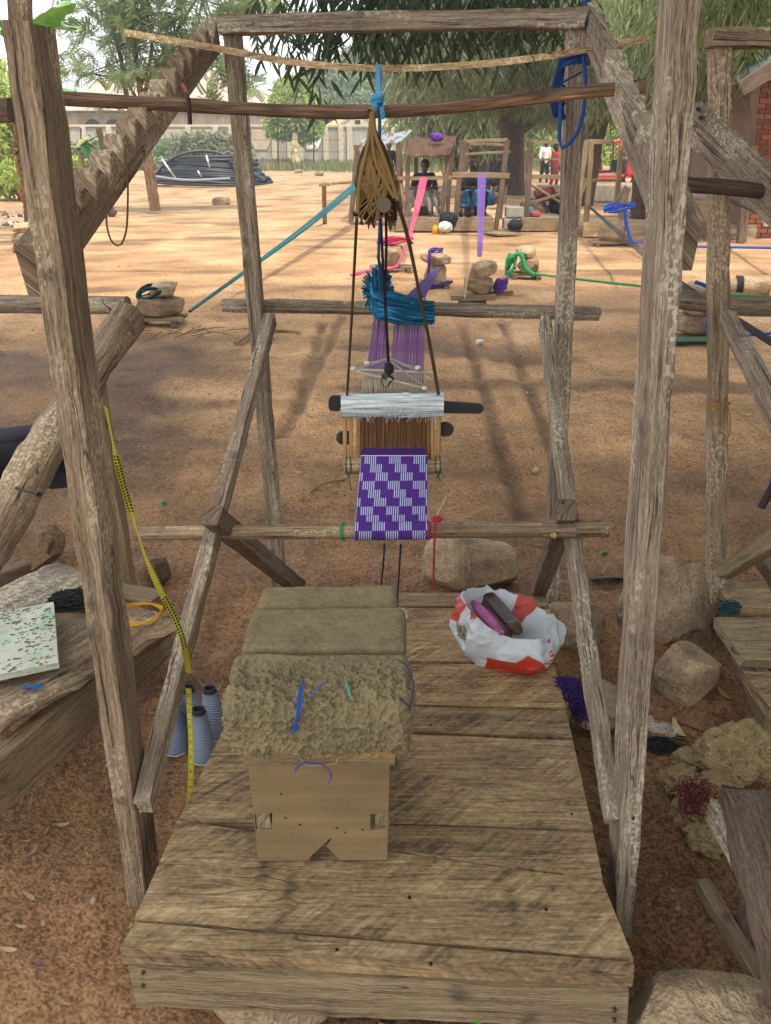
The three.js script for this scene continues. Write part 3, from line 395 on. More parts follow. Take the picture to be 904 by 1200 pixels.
  cu.part('yarn_scrap', strands(3, 0.0013, 8, (R) => [F0(380, 800, 1.385), F0(368 + R() * 4, 810, 1.37), F0(360, 820, 1.36), F0(352, 832, 1.352)]), flat('#46608f'));
  cu.part('yarn_scrap', strands(3, 0.0013, 9, (R) => [F0(405, 795, 1.42), F0(407 + R() * 3, 808, 1.392), F0(410 + R() * 5, 822, 1.378)]), flat('#57a58c'));
  cu.part('yarn_scrap', strands(3, 0.0013, 10, (R) => [F0(466, 773, 1.49), F0(476, 779, 1.46), F0(484, 795 + R() * 5, 1.42), F0(484, 812, 1.38), F0(480, 828, 1.365), F0(470, 815 + R() * 4, 1.365)]), flat('#37285c'));
  const wi = thing('wire_loop', 'thin wire with blue thread ends dangling from the cushion front', 'wire', P(370, 890, 1.43));
  wi.part('wire', rope([[348, 872], [350, 888], [358, 897], [372, 896], [390, 898], [398, 885], [397, 866]].map(([x, y]) => P(x, y, 1.432)), 0.0009), flat('#b8ab8e'));
  wi.part('thread', strands(3, 0.0009, 12, (R) => [[345, 903], [349, 897], [358, 893], [370, 893], [383, 899], [388, 908], [385, 917]].map(([x, y]) => P(x + R() * 2, y + R() * 2, 1.43))), flat('#3d4fb0'));
}

// ---------------------------------------------------------------- weaving gear
{
  const beam = thing('cloth_beam', 'round wooden cloth beam lying in the notches of the crossed braces', 'cloth beam', P(440, 622, 2.2)), bl = P(166, 625, 2.25), br = P(713, 619, 2.1), at = (t) => bl.clone().lerp(br, t);
  beam.part('beam_pole', pole([bl, at(0.3), at(0.6), at(0.9), br], 0.0185, 0.0225, { rough: 0.025, s: 20, seed: 71, color: (t, p) => { const g = 0.5 + 0.5 * n3(t * 9, p.y * 40, 3); return mix3([1.2, 1.12, 0.98], [0.82, 0.72, 0.58], clamp(g * 1.6 * sst(0.05, 0.4, t))); }, su: 0.8, sv: 0.2 }), withTex(T_POST, 0.002, { vertexColors: true }));
  beam.part('collar', pole([at(0.868), at(0.935)], 0.0236, 0.0236, { rough: 0.01, s: 20, seed: 72 }), M.postBrown);
  beam.part('peg', pole([P(649, 627, 2.08), P(647, 622, 2.18)], 0.0085, 0.0085, { s: 10, seed: 73, color: () => [1.5, 1.25, 0.9] }), withTex(T_TAN, 0.001, { vertexColors: true }));
  for (const t of [0.449, 0.627]) beam.part('thread_winding', pole([at(t - 0.003), at(t + 0.003)], 0.0235, 0.0235, { s: 20, rough: 0.03 }), flat('#2f7f45'));

  // woven strip: wraps the front of the beam, runs up to the reed; warp goes on to the rear pole and the far sled
  const cloth = thing('woven_strip', 'purple strip with white stepped checks running from the beam to the reed', 'woven cloth', P(455, 600, 2.2));
  const wtex = canvasTex(528, 720, (c, w, h) => {
    c.fillStyle = '#522287'; c.fillRect(0, 0, w, h);
    const cell = w / 33, rowH = h / 10.8; for (let i = 0; i < 33; i++) { c.fillStyle = 'rgba(30,5,60,0.35)'; c.fillRect(i * cell, 0, cell * 0.3, h); }
    for (let r = 0; r < 13; r++) for (let i = 0; i < 33; i++) { const k = (((i - 1.4 - 3 * (r % 3) + 24) % 12) + 12) % 12, on = k < 6; if (on) { c.fillStyle = '#bcc5de'; c.fillRect(i * cell + cell * 0.24, r * rowH, cell * 0.54, rowH - 1); c.fillStyle = 'rgba(90,80,130,0.25)'; for (let q = 0; q < rowH; q += 4) c.fillRect(i * cell, r * rowH + q, cell, 1); } }
    c.fillStyle = '#b9b4d8'; c.fillRect(cell * 0.15, 0, cell * 0.3, h);
  });
  const cbump = tex(528, 720, (u, v) => { const s = 0.5 + 0.5 * Math.cos(2 * Math.PI * 33 * u), q = 0.5 + 0.5 * Math.cos(2 * Math.PI * 150 * v); return [1, 1, 1, 0.6 * s + 0.4 * q]; })[1];
  const r0 = 0.0246, c0 = at(0.551), top = P(462, 534, 2.4), prof = []; // profile in the y-z plane, from under the beam up its front and over to the reed
  const dirUp = Math.atan2(top.y - c0.y, -(top.z - c0.z)); for (let i = 0; i <= 14; i++) { const a = lerp(-1.95, Math.PI / 2 - dirUp * 0 + dirUp - 0.05, i / 14); prof.push([c0.y + r0 * Math.sin(a), c0.z + r0 * Math.cos(a)]); }
  const last = prof[prof.length - 1]; for (let i = 1; i <= 14; i++) prof.push([lerp(last[0], top.y, i / 14) - 0.004 * Math.sin(Math.PI * i / 14), lerp(last[1], top.z, i / 14)]);
  let Ls = [0]; for (let i = 1; i < prof.length; i++) Ls.push(Ls[i - 1] + Math.hypot(prof[i][0] - prof[i - 1][0], prof[i][1] - prof[i - 1][1])); const LT = Ls[Ls.length - 1];
  { const pos = [], uv = [], idx = [], W = 34, th = 0.0014; for (const off of [0, -th]) prof.forEach(([y, z], i) => { const t = i / (prof.length - 1), hw = i < 15 ? lerp(0.097, 0.094, i / 14) : lerp(0.094, 0.094, 0), cx = lerp(c0.x + 0.001, top.x, clamp((i - 14) / 14)) ; const p = prof[Math.max(0, i - 1)], q = prof[Math.min(prof.length - 1, i + 1)], ny = -(q[1] - p[1]), nz = q[0] - p[0], nl = Math.hypot(ny, nz); for (let j = 0; j <= W; j++) { const x = cx + (j / W * 2 - 1) * hw * (1 + 0.006 * n3(i * 0.8, j > W / 2 ? 1 : 5, 2)), w = 0.0007 * n3(j * 0.5, i * 0.6, 3); const sl = (x - cx) * (i < 15 ? 1 : 1 - (i - 14) / 14); pos.push(x, y + (w + off) * ny / nl + sl * (br.y - bl.y) / (br.x - bl.x), z + (w + off) * nz / nl + sl * (br.z - bl.z) / (br.x - bl.x)); uv.push(j / W, Ls[i] / LT); } });
    const S = (W + 1) * prof.length; for (let i = 0; i < prof.length - 1; i++) for (let j = 0; j < W; j++) { const a = i * (W + 1) + j; idx.push(a, a + 1, a + W + 1, a + 1, a + W + 2, a + W + 1); idx.push(a + S, a + W + 1 + S, a + 1 + S, a + 1 + S, a + W + 1 + S, a + W + 2 + S); }
    cloth.part('fabric', build(pos, uv, idx), std({ map: wtex, bumpMap: cbump, bumpScale: 0.0012, roughness: 0.85 })); }
  { const a = top.clone().add(V(0.092, 0.001, 0.003)), b = top.clone().add(V(-0.093, 0.001, 0.003)); cloth.part('fell_line', pole([a, b], 0.0017, 0.0017, { s: 6 }), flat('#c9b6e2')); }
  const rear = P(480, 363, 3.05); rear.y += 0.035; const warp = (n, r, xa, xb, mat, seed, from, to) => cloth.part('warp', strands(n, r, seed, (R, i) => { const t = (i + 0.5) / n; return [from(t).add(V(0.0015 * (R() - 0.5), 0.002 * (R() - 0.5), 0)), to(t).add(V(0.004 * (R() - 0.5), 0.002 * (R() - 0.5), 0))]; }, { n: 4 }), mat);
  const reedZ = 2.43, X = (x, y, z) => V(x, y, z);
  const pA = P(462, 520, 2.44), hA = P(465, 452, 2.6);
  warp(90, 0.0011, 0, 0, M.purple, 31, (t) => X(lerp(-0.088, 0.088, t) + top.x, top.y, top.z - 0.002), (t) => X(lerp(-0.09, 0.09, t) + top.x, hA.y - 0.008, hA.z));
  const bands = [[0.0, 0.34, -0.062, -0.02], [0.42, 1, 0.005, 0.1]];
  for (const [t0, t1, xa, xb] of bands) warp(t0 ? 36 : 20, 0.0012, 0, 0, flat('#87589e'), 33 + t0 * 10, (t) => X(lerp(-0.088, 0.088, lerp(t0, t1, t)) + top.x, hA.y - 0.006, hA.z), (t) => X(lerp(xa, xb, t) + hA.x, rear.y + 0.004, rear.z));
  const far = P(514, 322, 11.4); far.y = 0.2;
  warp(34, 0.0016, 0, 0, M.purpleLt, 36, (t) => X(lerp(0.03, 0.1, t) + hA.x, rear.y + 0.004, rear.z), (t) => far.clone().add(V(lerp(-0.02, 0.02, t), 0, 0)));

  // reed and beater
  const bt = thing('beater', 'hanging beater with brown reed, bamboo sides and a top bar wrapped in clear film', 'beater', P(462, 540, 2.42)), zb = 2.425;
  bt.part('reed', merge([...Array(58)].map((_, i) => { const t = i / 57, a = P(lerp(421, 508, t), 541, zb), b = P(lerp(420, 509, t), 478, zb); return timber(a, b, 0.0021, 0.006, { step: 0.1, rough: 0.0004, bow: 0.006, ch: 0.0003, seed: 600 + i }); })), withTex(T_TAN, 0.001, { color: new THREE.Color(0.78, 0.5, 0.33) }));
  bt.part('reed_backing', boxUV(new THREE.BoxGeometry(0.2, 0.145, 0.002).rotateX(-0.1).translate(P(464, 508, zb + 0.006).x, P(464, 508, zb + 0.006).y, P(464, 508, zb + 0.01).z), 0.3), flat('#3a2415'));
  for (const [xa, xb, r] of [[405, 404, 0.006], [412, 411, 0.0052], [418, 419, 0.003], [502, 502, 0.003], [507, 507, 0.006], [514, 515, 0.0055]]) bt.part('side_stick', pole([P(xa, 548, zb), P(xb, 470, zb)], r, r, { rough: 0.04, s: 8, color: () => [1.5 + r * 30, 1.2 + r * 20, 0.8], endColor: [1.5, 1.2, 0.8] }), withTex(T_TAN, 0.0008, { vertexColors: true }));
  for (const [a, b] of [[404, 424], [498, 518]]) bt.part('lower_bar', pole([P(a, 547, zb - 0.012), P(b, 546, zb - 0.012)], 0.0215, 0.0215, { rough: 0.015, s: 16, color: () => [1.5, 1.35, 1.05] }), withTex(T_POST, 0.001, { vertexColors: true }));
  bt.part('lower_bar', pole([P(424, 548, zb + 0.02), P(498, 548, zb + 0.02)], 0.0185, 0.0185, { rough: 0.015, s: 14 }), M.tan);
  const filmTex = tex(256, 512, (u, v) => { const a = pf(u, v, 3, 46, 431, 3), b = pf(u, v, 5, 120, 435, 2), t = clamp(0.5 + 1.6 * (a - 0.5) + 0.9 * (b - 0.5)); return [...mix3(lin('#96a3a3'), lin('#eef2f1'), t), t]; });
  const film = new THREE.MeshPhysicalMaterial({ map: filmTex[0], bumpMap: filmTex[1], bumpScale: 0.002, roughness: 0.3, clearcoat: 0.5, clearcoatRoughness: 0.25 });
  { const a = P(400, 475, zb), b = P(520, 474, zb), L = a.distanceTo(b), g = new THREE.CylinderGeometry(1, 1, L, 40, 60), p = g.attributes.position; g.rotateZ(Math.PI / 2); for (let i = 0; i < p.count; i++) { let x = p.getX(i), y = p.getY(i), z = p.getZ(i); const r = Math.hypot(y, z), an = Math.atan2(y, z), cr = 0.003 * n3(x * 9, an * 7 + 1.5 * n3(x * 12, 1, 2), 1) + 0.002 * n3(x * 14, an * 15 + 2 * n3(x * 9, 3, 2), 7), R2 = 0.026 + cr; const ca = Math.cos(an), sa = Math.sin(an); const q = r ? 1 : 0; p.setXYZ(i, x, r * sa * R2 * 1.25, r * ca * R2 * 0.7); } { const uv = g.attributes.uv; for (let i = 0; i < uv.count; i++) uv.setXY(i, uv.getY(i) * 0.5, uv.getX(i) * 0.8); } g.computeVertexNormals(); g.translate((a.x + b.x) / 2, a.y, a.z); bt.part('film_wrap', g, film); }
  bt.part('film_shreds', strands(46, 0.0005, 91, (R) => { const x = 404 + 112 * R(), s = (R() - 0.5) * 40; return [P(x, 466 + R() * 8, zb - 0.03), P(x + s * 0.5, 480 + R() * 4, zb - 0.028), P(x + s, 488 + R() * 8, zb - 0.018)]; }), flat('#d5dad8', { roughness: 0.4 }));
  for (const [x, y] of [[408, 546], [513, 546]]) { bt.part('lashing', strands(4, 0.0012, x, (R) => [[-2, -12], [-3, 0], [0, 12], [1, 13], [3, 0], [2, -12]].map(([a, b]) => P(x + a + R(), y + b, zb - 0.036))), M.tealDark); bt.part('lashing', rope([P(x, y + 10, zb - 0.036), P(x + 1, y + 15, zb - 0.034), P(x + 4, y + (x < 450 ? 29 : 16), zb - 0.03)], 0.0013), M.black); }
  for (const [x, y] of [[521, 503], [405, 513]]) bt.part('end_knob', pole([P(x, y, zb + 0.02), P(x + (x > 460 ? 3 : -3), y, zb + 0.05)], 0.021, 0.02, { s: 16, rough: 0.03 }), flat('#3c3129'));
  // dark flat sword stick behind the top bar
  { const L = P(386, 472, zb + 0.03), R = P(566, 478, zb + 0.03), s = new THREE.Shape(), n = R.x - L.x; s.moveTo(0.006, -0.02); s.lineTo(n * 0.4, -0.019); s.lineTo(n * 0.97, -0.014); s.quadraticCurveTo(n, -0.012, n, 0); s.quadraticCurveTo(n, 0.01, n * 0.96, 0.012); s.lineTo(n * 0.4, 0.021); s.lineTo(0.012, 0.021); s.quadraticCurveTo(0, 0.02, 0, 0); s.quadraticCurveTo(0, -0.018, 0.006, -0.02); const g = new THREE.ExtrudeGeometry(s, { depth: 0.006, bevelEnabled: true, bevelSize: 0.002, bevelThickness: 0.003, bevelSegments: 2 }); g.rotateZ(Math.atan2(R.y - L.y, n)).translate(L.x, L.y, L.z); one('sword_stick', 'dark flat tapered stick lying behind the film wrapped bar', 'sword stick', boxUV(g, 0.3), flat('#211c1e', { roughness: 0.55 })); }
  // heddles
  const hd = thing('heddle_pair', 'pair of cream string heddles hanging from the black cord', 'heddles', P(462, 460, 2.6));
  const hx = (t, y, d) => P(lerp(426, 508, t), y, d);
  for (const [d, y0, y1, xa, xb, n, s] of [[2.52, 434, 460, 426, 500, 46, 1], [2.48, 444, 470, 426, 496, 46, 2]]) hd.part('heddle_strings', strands(n, 0.0012, 800 + s, (R, i) => { const t = i / n; const x = lerp(xa, xb, t); return [P(x, y0 + (s === 2 ? lerp(-2, 10, t) : 0), d), P(x + 2 * (R() - 0.5), lerp(y0, y1, 0.5), d + 0.004 * (R() - 0.5)), P(x + 2 * (R() - 0.5), y1 + 6 * R(), d)]; }, { n: 4 }), flat('#c4b798'));
  for (const [a, b, d] of [[[414, 433], [507, 437], 2.52], [[416, 435], [502, 456], 2.48]]) hd.part('heddle_stick', pole([P(...a, d), P(...b, d)], 0.004, 0.0035, { s: 8 }), M.cream);
  for (const [a, b] of [[[455, 420], [414, 433]], [[455, 420], [432, 425]], [[457, 420], [507, 441]], [[457, 420], [488, 431]], [[459, 424], [502, 456]]]) hd.part('bridle_cord', rope([P(...a, 2.46), P((a[0] + b[0]) / 2, (a[1] + b[1]) / 2 + 1, 2.46), P(...b, 2.47)], 0.0028), M.white);
  for (const [x, y] of [[430, 426], [490, 431], [414, 432], [498, 455]]) hd.part('knot', rock(P(x, y, 2.455), 0.018, 0.012, 0.014, { n: 4, seed: x }), M.white);
  hd.part('heddle_loop', strands(5, 0.0013, 821, (R) => [P(449 + R() * 3, 438, 2.45), P(447, 448, 2.45), P(452, 454, 2.45), P(458 + R() * 3, 446, 2.45)]), flat('#3d4a37'));
  const pc = thing('pulley_cords', 'black cords dropping from the raffia bundle to the heddles', 'cord', P(450, 330, 2.4));
  pc.part('cord', rope([P(446, 232, 2.24), P(448, 290, 2.32), P(451, 350, 2.38), P(455, 424, 2.46)], 0.0034), M.black); pc.part('cord', rope([P(452, 234, 2.24), P(453, 290, 2.32), P(452, 350, 2.385), P(456, 424, 2.465)], 0.0034), M.black);
  pc.part('knot', rock(P(456, 432, 2.45), 0.026, 0.032, 0.026, { n: 6, seed: 33, amp: 0.2 }), M.black); pc.part('cord_tail', strands(6, 0.0016, 34, (R) => [P(455 + R() * 3, 428, 2.44), P(453 + R() * 6, 436, 2.43), P(449 + R() * 14, 446 - 4 * R(), 2.43)]), M.black);
  // blue strap and raffia bundle on the cross stick
  const bs = thing('blue_strap', 'bright blue nylon strap tying the raffia bundle up to the lath', 'strap', P(442, 110, 2.4));
  bs.part('strap', ribbon([P(441, 138, 2.2), P(439, 126, 2.19), P(442, 116, 2.2), P(445, 100, 2.45), P(445, 76, 2.66)], 0.012, () => V(1, 0, 0.1), { th: 0.004 }), M.blueStrap); bs.part('strap', ribbon([P(449, 140, 2.2), P(447, 126, 2.2), P(444, 112, 2.25), P(443, 76, 2.67)], 0.011, () => V(1, 0, -0.2), { th: 0.004 }), M.blueStrap); bs.part('knot', rock(P(442, 116, 2.2), 0.03, 0.022, 0.024, { n: 6, seed: 36, amp: 0.2 }), M.blueStrap); bs.part('cord', rope([P(445, 130, 2.27), P(445.5, 200, 2.27), P(446, 250, 2.25), P(444, 300, 2.35), P(447, 345, 2.5)], 0.004), flat('#2a5a96')); bs.part('loop', rope([P(437, 132, 2.21), P(440, 122, 2.19), P(444, 116, 2.2)], 0.005), M.blueStrap);
  const rb = thing('raffia_bundle', 'dry raffia and sacking bundle hanging from the cross stick', 'bundle', P(440, 215, 2.25));
  const D = 2.23; // two limp lobes of dry sheath plus strands
  const lobe = (pts, w, seed) => { const g = pole(pts.map(([x, y]) => P(x, y, D)), 1, 1, { s: 22, n: 40, rough: 0, seed, su: 0.4, sv: 4 }), p = g.attributes.position, cv = new THREE.CatmullRomCurve3(pts.map(([x, y]) => P(x, y, D))); return g; };
  const sheath = (pts, ws, depth, seed) => { const cv = new THREE.CatmullRomCurve3(pts.map(([x, y]) => P(x, y, D))), N = 46, S = 40, pos = [], uv = [], idx = []; for (let i = 0; i <= N; i++) { const t = i / N, p = cv.getPointAt(t), k = t * (ws.length - 1), a = Math.floor(Math.min(k, ws.length - 2)), w = lerp(ws[a], ws[a + 1], k - a); for (let j = 0; j <= S; j++) { const an = (j % S) / S * Math.PI * 2, fold = 1 + 0.38 * n3(Math.cos(an) * 3.2 + seed, t * 2.2, Math.sin(an) * 3.2) + 0.2 * n3(Math.cos(an) * 9, t * 6 + seed, Math.sin(an) * 9); pos.push(p.x + Math.cos(an) * w * fold, p.y + 0.012 * n3(an * 2, seed, t * 3) * (t > 0.9 ? 2 : 1), p.z + Math.sin(an) * w * depth * fold); uv.push(t * 2, j / S * 3); } } for (let i = 0; i < N; i++) for (let j = 0; j < S; j++) { const a = i * (S + 1) + j; idx.push(a, a + 1, a + S + 1, a + 1, a + S + 2, a + S + 1); } return fixWinding(build(pos, uv, idx)); };
  const brown = withTex(T_POST, 0.004, { color: new THREE.Color(0.85, 0.64, 0.4) });
  rb.part('sheath', sheath([[437, 168], [432, 185], [430, 215], [432, 258]], [0.007, 0.019, 0.023, 0.016, 0.013], 0.6, 3), brown); rb.part('sheath', sheath([[443, 170], [449, 190], [455, 225], [461, 262]], [0.007, 0.018, 0.022, 0.017, 0.008], 0.6, 8), brown);
  rb.part('raffia_strands', strands(64, 0.0022, 51, (R) => { const s = R() < 0.5 ? -1 : 1, w = R(); return [P(438 + s * 2, 150 + R() * 14, D - 0.025), P(440 + s * (4 + 12 * w), 178 + R() * 10, D - 0.035 + 0.03 * R()), P(439 + s * (6 + 17 * w) + 4 * R(), 212 + R() * 15, D - 0.04 + 0.03 * R()), P(439 + s * (4 + 19 * w) + 6 * R(), 238 + R() * 26, D - 0.025 + 0.03 * R())]; }), M.straw); rb.part('raffia_strands', strands(34, 0.0022, 52, (R) => [P(435 + 5 * R(), 132 + R() * 4, D - 0.035), P(435 + 5 * R(), 152, D - 0.03), P(431 + 14 * R(), 172, D - 0.035), P(420 + 40 * R(), 205 + R() * 10, D - 0.045), P(418 + 44 * R(), 230 + R() * 34, D - 0.03)]), M.straw2);
  for (const pts of [[[436, 132], [434, 152], [430, 176], [422, 212], [419, 250]], [[437, 131], [438, 152], [445, 172], [457, 205], [466, 235]], [[438, 133], [436, 160], [440, 190], [452, 214], [462, 232]]]) rb.part('raffia_cord', rope(pts.map(([x, y]) => P(x, y, D - 0.045)), 0.0045, { s: 8 }), M.straw2);
  rb.part('wrap', strands(8, 0.003, 53, (R) => [P(431, 134 + R() * 2, D + 0.02), P(433 + 2 * R(), 127, D - 0.035), P(439 + R() * 2, 130, D - 0.045), P(437, 137 + R() * 2, D - 0.03)]), M.straw2);
  rb.part('pulley', pole([P(450, 240, D - 0.01), P(450, 240, D - 0.045)], 0.017, 0.017, { s: 18, rough: 0.02 }), flat('#6b5a49')); rb.part('toggle', pole([P(414, 251, D - 0.03), P(432, 247, D - 0.02)], 0.005, 0.007, { s: 8 }), M.iron);
  const hc = thing('hanger_cords', 'twisted straw cords from the raffia bundle down to the beater', 'cord', P(460, 360, 2.35));
  hc.part('cord', rope([P(419, 245, 2.2), P(416, 300, 2.26), P(412, 380, 2.34), P(407, 463, 2.42)], 0.0034), M.straw); hc.part('cord', rope([P(464, 232, 2.2), P(476, 270, 2.24), P(493, 350, 2.32), P(505, 410, 2.38), P(514, 462, 2.42)], 0.0044), M.straw);
  // blue hank on the rear pole
  const hk = thing('blue_yarn_hank', 'thick hank of bright blue yarn draped over the rear pole', 'yarn', P(470, 360, 2.98));
  for (const [mat, sd] of [[M.blueYarn, 1], [M.blueYarn2, 2], [flat('#2f8fb8'), 3]]) hk.part('yarn', strands(95, 0.003, 70 + sd, (R) => { const a = R(), b = R(), dz = 2.9 + 0.1 * R(); return [P(434 + 8 * R(), 338 - 14 * a + 34 * b, dz), P(439 + 6 * R(), 340 + 30 * b + 4 * R(), dz - 0.04 - 0.03 * R()), P(456 + 8 * R(), 341 + 34 * b + 5 * R(), dz - 0.05 - 0.04 * R()), P(478 + 8 * R(), 347 + 30 * b + 5 * R(), dz - 0.04 - 0.02 * R()), P(494 + 16 * R(), 352 + 25 * b + 4 * R(), dz)]; }), mat);
  hk.part('tassel', strands(190, 0.003, 77, (R) => { const a = R() * 6.28, r = 14 + 12 * R(); return [P(446, 348, 2.94), P(444 + 0.5 * r * Math.cos(a), 342 + 0.5 * r * Math.sin(a), 2.9 + 0.06 * R()), P(443 + 0.75 * r * Math.cos(a), 340 + 1.15 * r * Math.sin(a), 2.91 + 0.08 * R())]; }), M.blueYarn); hk.part('tassel', strands(60, 0.0024, 78, (R) => [P(444, 345, 2.93), P(446 + 6 * R(), 325, 2.9 + 0.04 * R()), P(440 + 18 * R(), 318 + 12 * R(), 2.9 + 0.05 * R())]), M.blueYarn2); hk.part('loose_end', rope([P(443, 300, 2.75), P(447, 320, 2.88), P(446, 345, 2.93)], 0.004), M.blueYarn);
  // cords under the cloth, ring on the plank, red string
  const tc = thing('treadle_cords', 'two dark blue cords hanging from the woven strip to the white ring', 'cord', P(460, 690, 2.3)); tc.part('cord', rope([P(451, 638, 2.22), P(449, 665, 2.3), P(446, 696, 2.4)], 0.0026), flat('#1d2140')); tc.part('cord', rope([P(470, 638, 2.22), P(468, 670, 2.32), P(466, 700, 2.44), P(466, 722, 2.5)], 0.0026), flat('#1d2140'));
  { const g = new THREE.TorusGeometry(0.017, 0.0095, 12, 28).scale(1, 1, 0.7); g.rotateX(-0.5).rotateY(-0.35); const p = G(468, 722, HP + 0.02); g.translate(p.x, p.y, p.z); const t = thing('white_ring', 'small white plastic ring toggle standing on the rear plank', 'ring', p); t.part('ring', g, flat('#d8d3c6', { roughness: 0.5 })); t.part('hub', pole([p.clone().add(V(-0.004, 0, -0.005)), p.clone().add(V(0.004, 0.002, 0.008))], 0.008, 0.008, { s: 10 }), M.iron); }
  const rs = thing('red_string', 'red string knotted round the cloth beam right of the woven strip', 'string', at(0.632)); const rc = at(0.632); rs.part('loop', strands(4, 0.0022, 95, (R) => [...Array(9)].map((_, i) => { const a = i / 8 * 6.28; return V(rc.x + 0.004 * (R() - 0.5), rc.y + 0.0245 * Math.cos(a), rc.z + 0.0245 * Math.sin(a)); }), { n: 20 }), M.red); rs.part('tail', rope([P(511, 612, 2.1), P(509, 640, 2.12), P(508, 690, 2.14)], 0.0028), M.red); rs.part('knot', rock(P(512, 608, 2.11), 0.03, 0.018, 0.018, { n: 5, seed: 41, amp: 0.25 }), M.red); rs.part('splinter', pole([P(511, 606, 2.11), P(523, 582, 2.12)], 0.001, 0.0006, { s: 5 }), M.cream);
  one('string_loop', 'thin brown string loop hanging from the left notched rail', 'string', rope([P(146, 178, 2.0), P(149, 200, 2.0), P(150, 235, 2.0), P(147, 275, 2.0), P(140, 288, 2.0), P(132, 284, 2.0), P(126, 268, 2.0), P(125, 250, 2.0), P(128, 236, 2.05)], 0.0022, { step: 0.01 }), M.cord);
  { const t = thing('rag_knot', 'thin dark rag tied round the bark stick at the left rail', 'rag', P(222, 110, 2.2)); t.part('rag', rope([P(213, 95, 2.3), P(217, 108, 2.26), P(221, 118, 2.2), P(222, 132, 2.2), P(223, 146, 2.2)], 0.005), flat('#3a2320')); t.part('rag', rope([P(214, 98, 2.3), P(218, 106, 2.24), P(220, 110, 2.24)], 0.005), flat('#7d4a45')); }
  { const t = thing('navy_yarn_tie', 'navy blue yarn wound round the top of the right back post', 'yarn', P(665, 80, 2.9)), mats = [M.navy, flat('#2a4f94')];
    for (const k of [0, 1]) t.part('yarn', strands(34, 0.005, 870 + k, (R) => { const y = 62 + 14 * R(); return [P(655 + 3 * R(), y + 8, 2.84), P(664, y, 2.815 - 0.01 * R()), P(680, y - 3, 2.815), P(690, y, 2.9)]; }), mats[k]);
    t.part('yarn', strands(110, 0.0045, 875, (R) => [P(656 + 6 * R(), 74, 2.84), P(650 + 8 * R(), 92 + 6 * R(), 2.84), P(645 + 14 * R(), 108 + 10 * R(), 2.85), P(648 + 14 * R(), 100 + 40 * R(), 2.86)]), M.navy);
    t.part('yarn_tail', rope([P(684, 66, 2.8), P(686, 100, 2.8), P(682, 140, 2.82), P(674, 160, 2.83), P(658, 174, 2.83), P(657, 130, 2.84), P(658, 85, 2.84)], 0.006), flat('#24478c')); t.part('yarn_tail', rope([P(656, 98, 2.83), P(668, 92, 2.815), P(682, 84, 2.815)], 0.003), M.navy); t.part('yarn_tail', rope([P(683, -20, 2.86), P(686, 0, 2.86), P(688, 40, 2.86)], 0.005), flat('#24478c')); }
  { const t = thing('wire_twist', 'thin grey wire twisted round the left brace', 'wire', P(266, 540, 2.4)); t.part('wire', rope([P(260, 545, 2.32), P(266, 541, 2.3), P(276, 541, 2.34), P(290, 533, 2.35), P(294, 526, 2.35), P(293, 518, 2.35)], 0.0011), flat('#6d6a66')); }
}

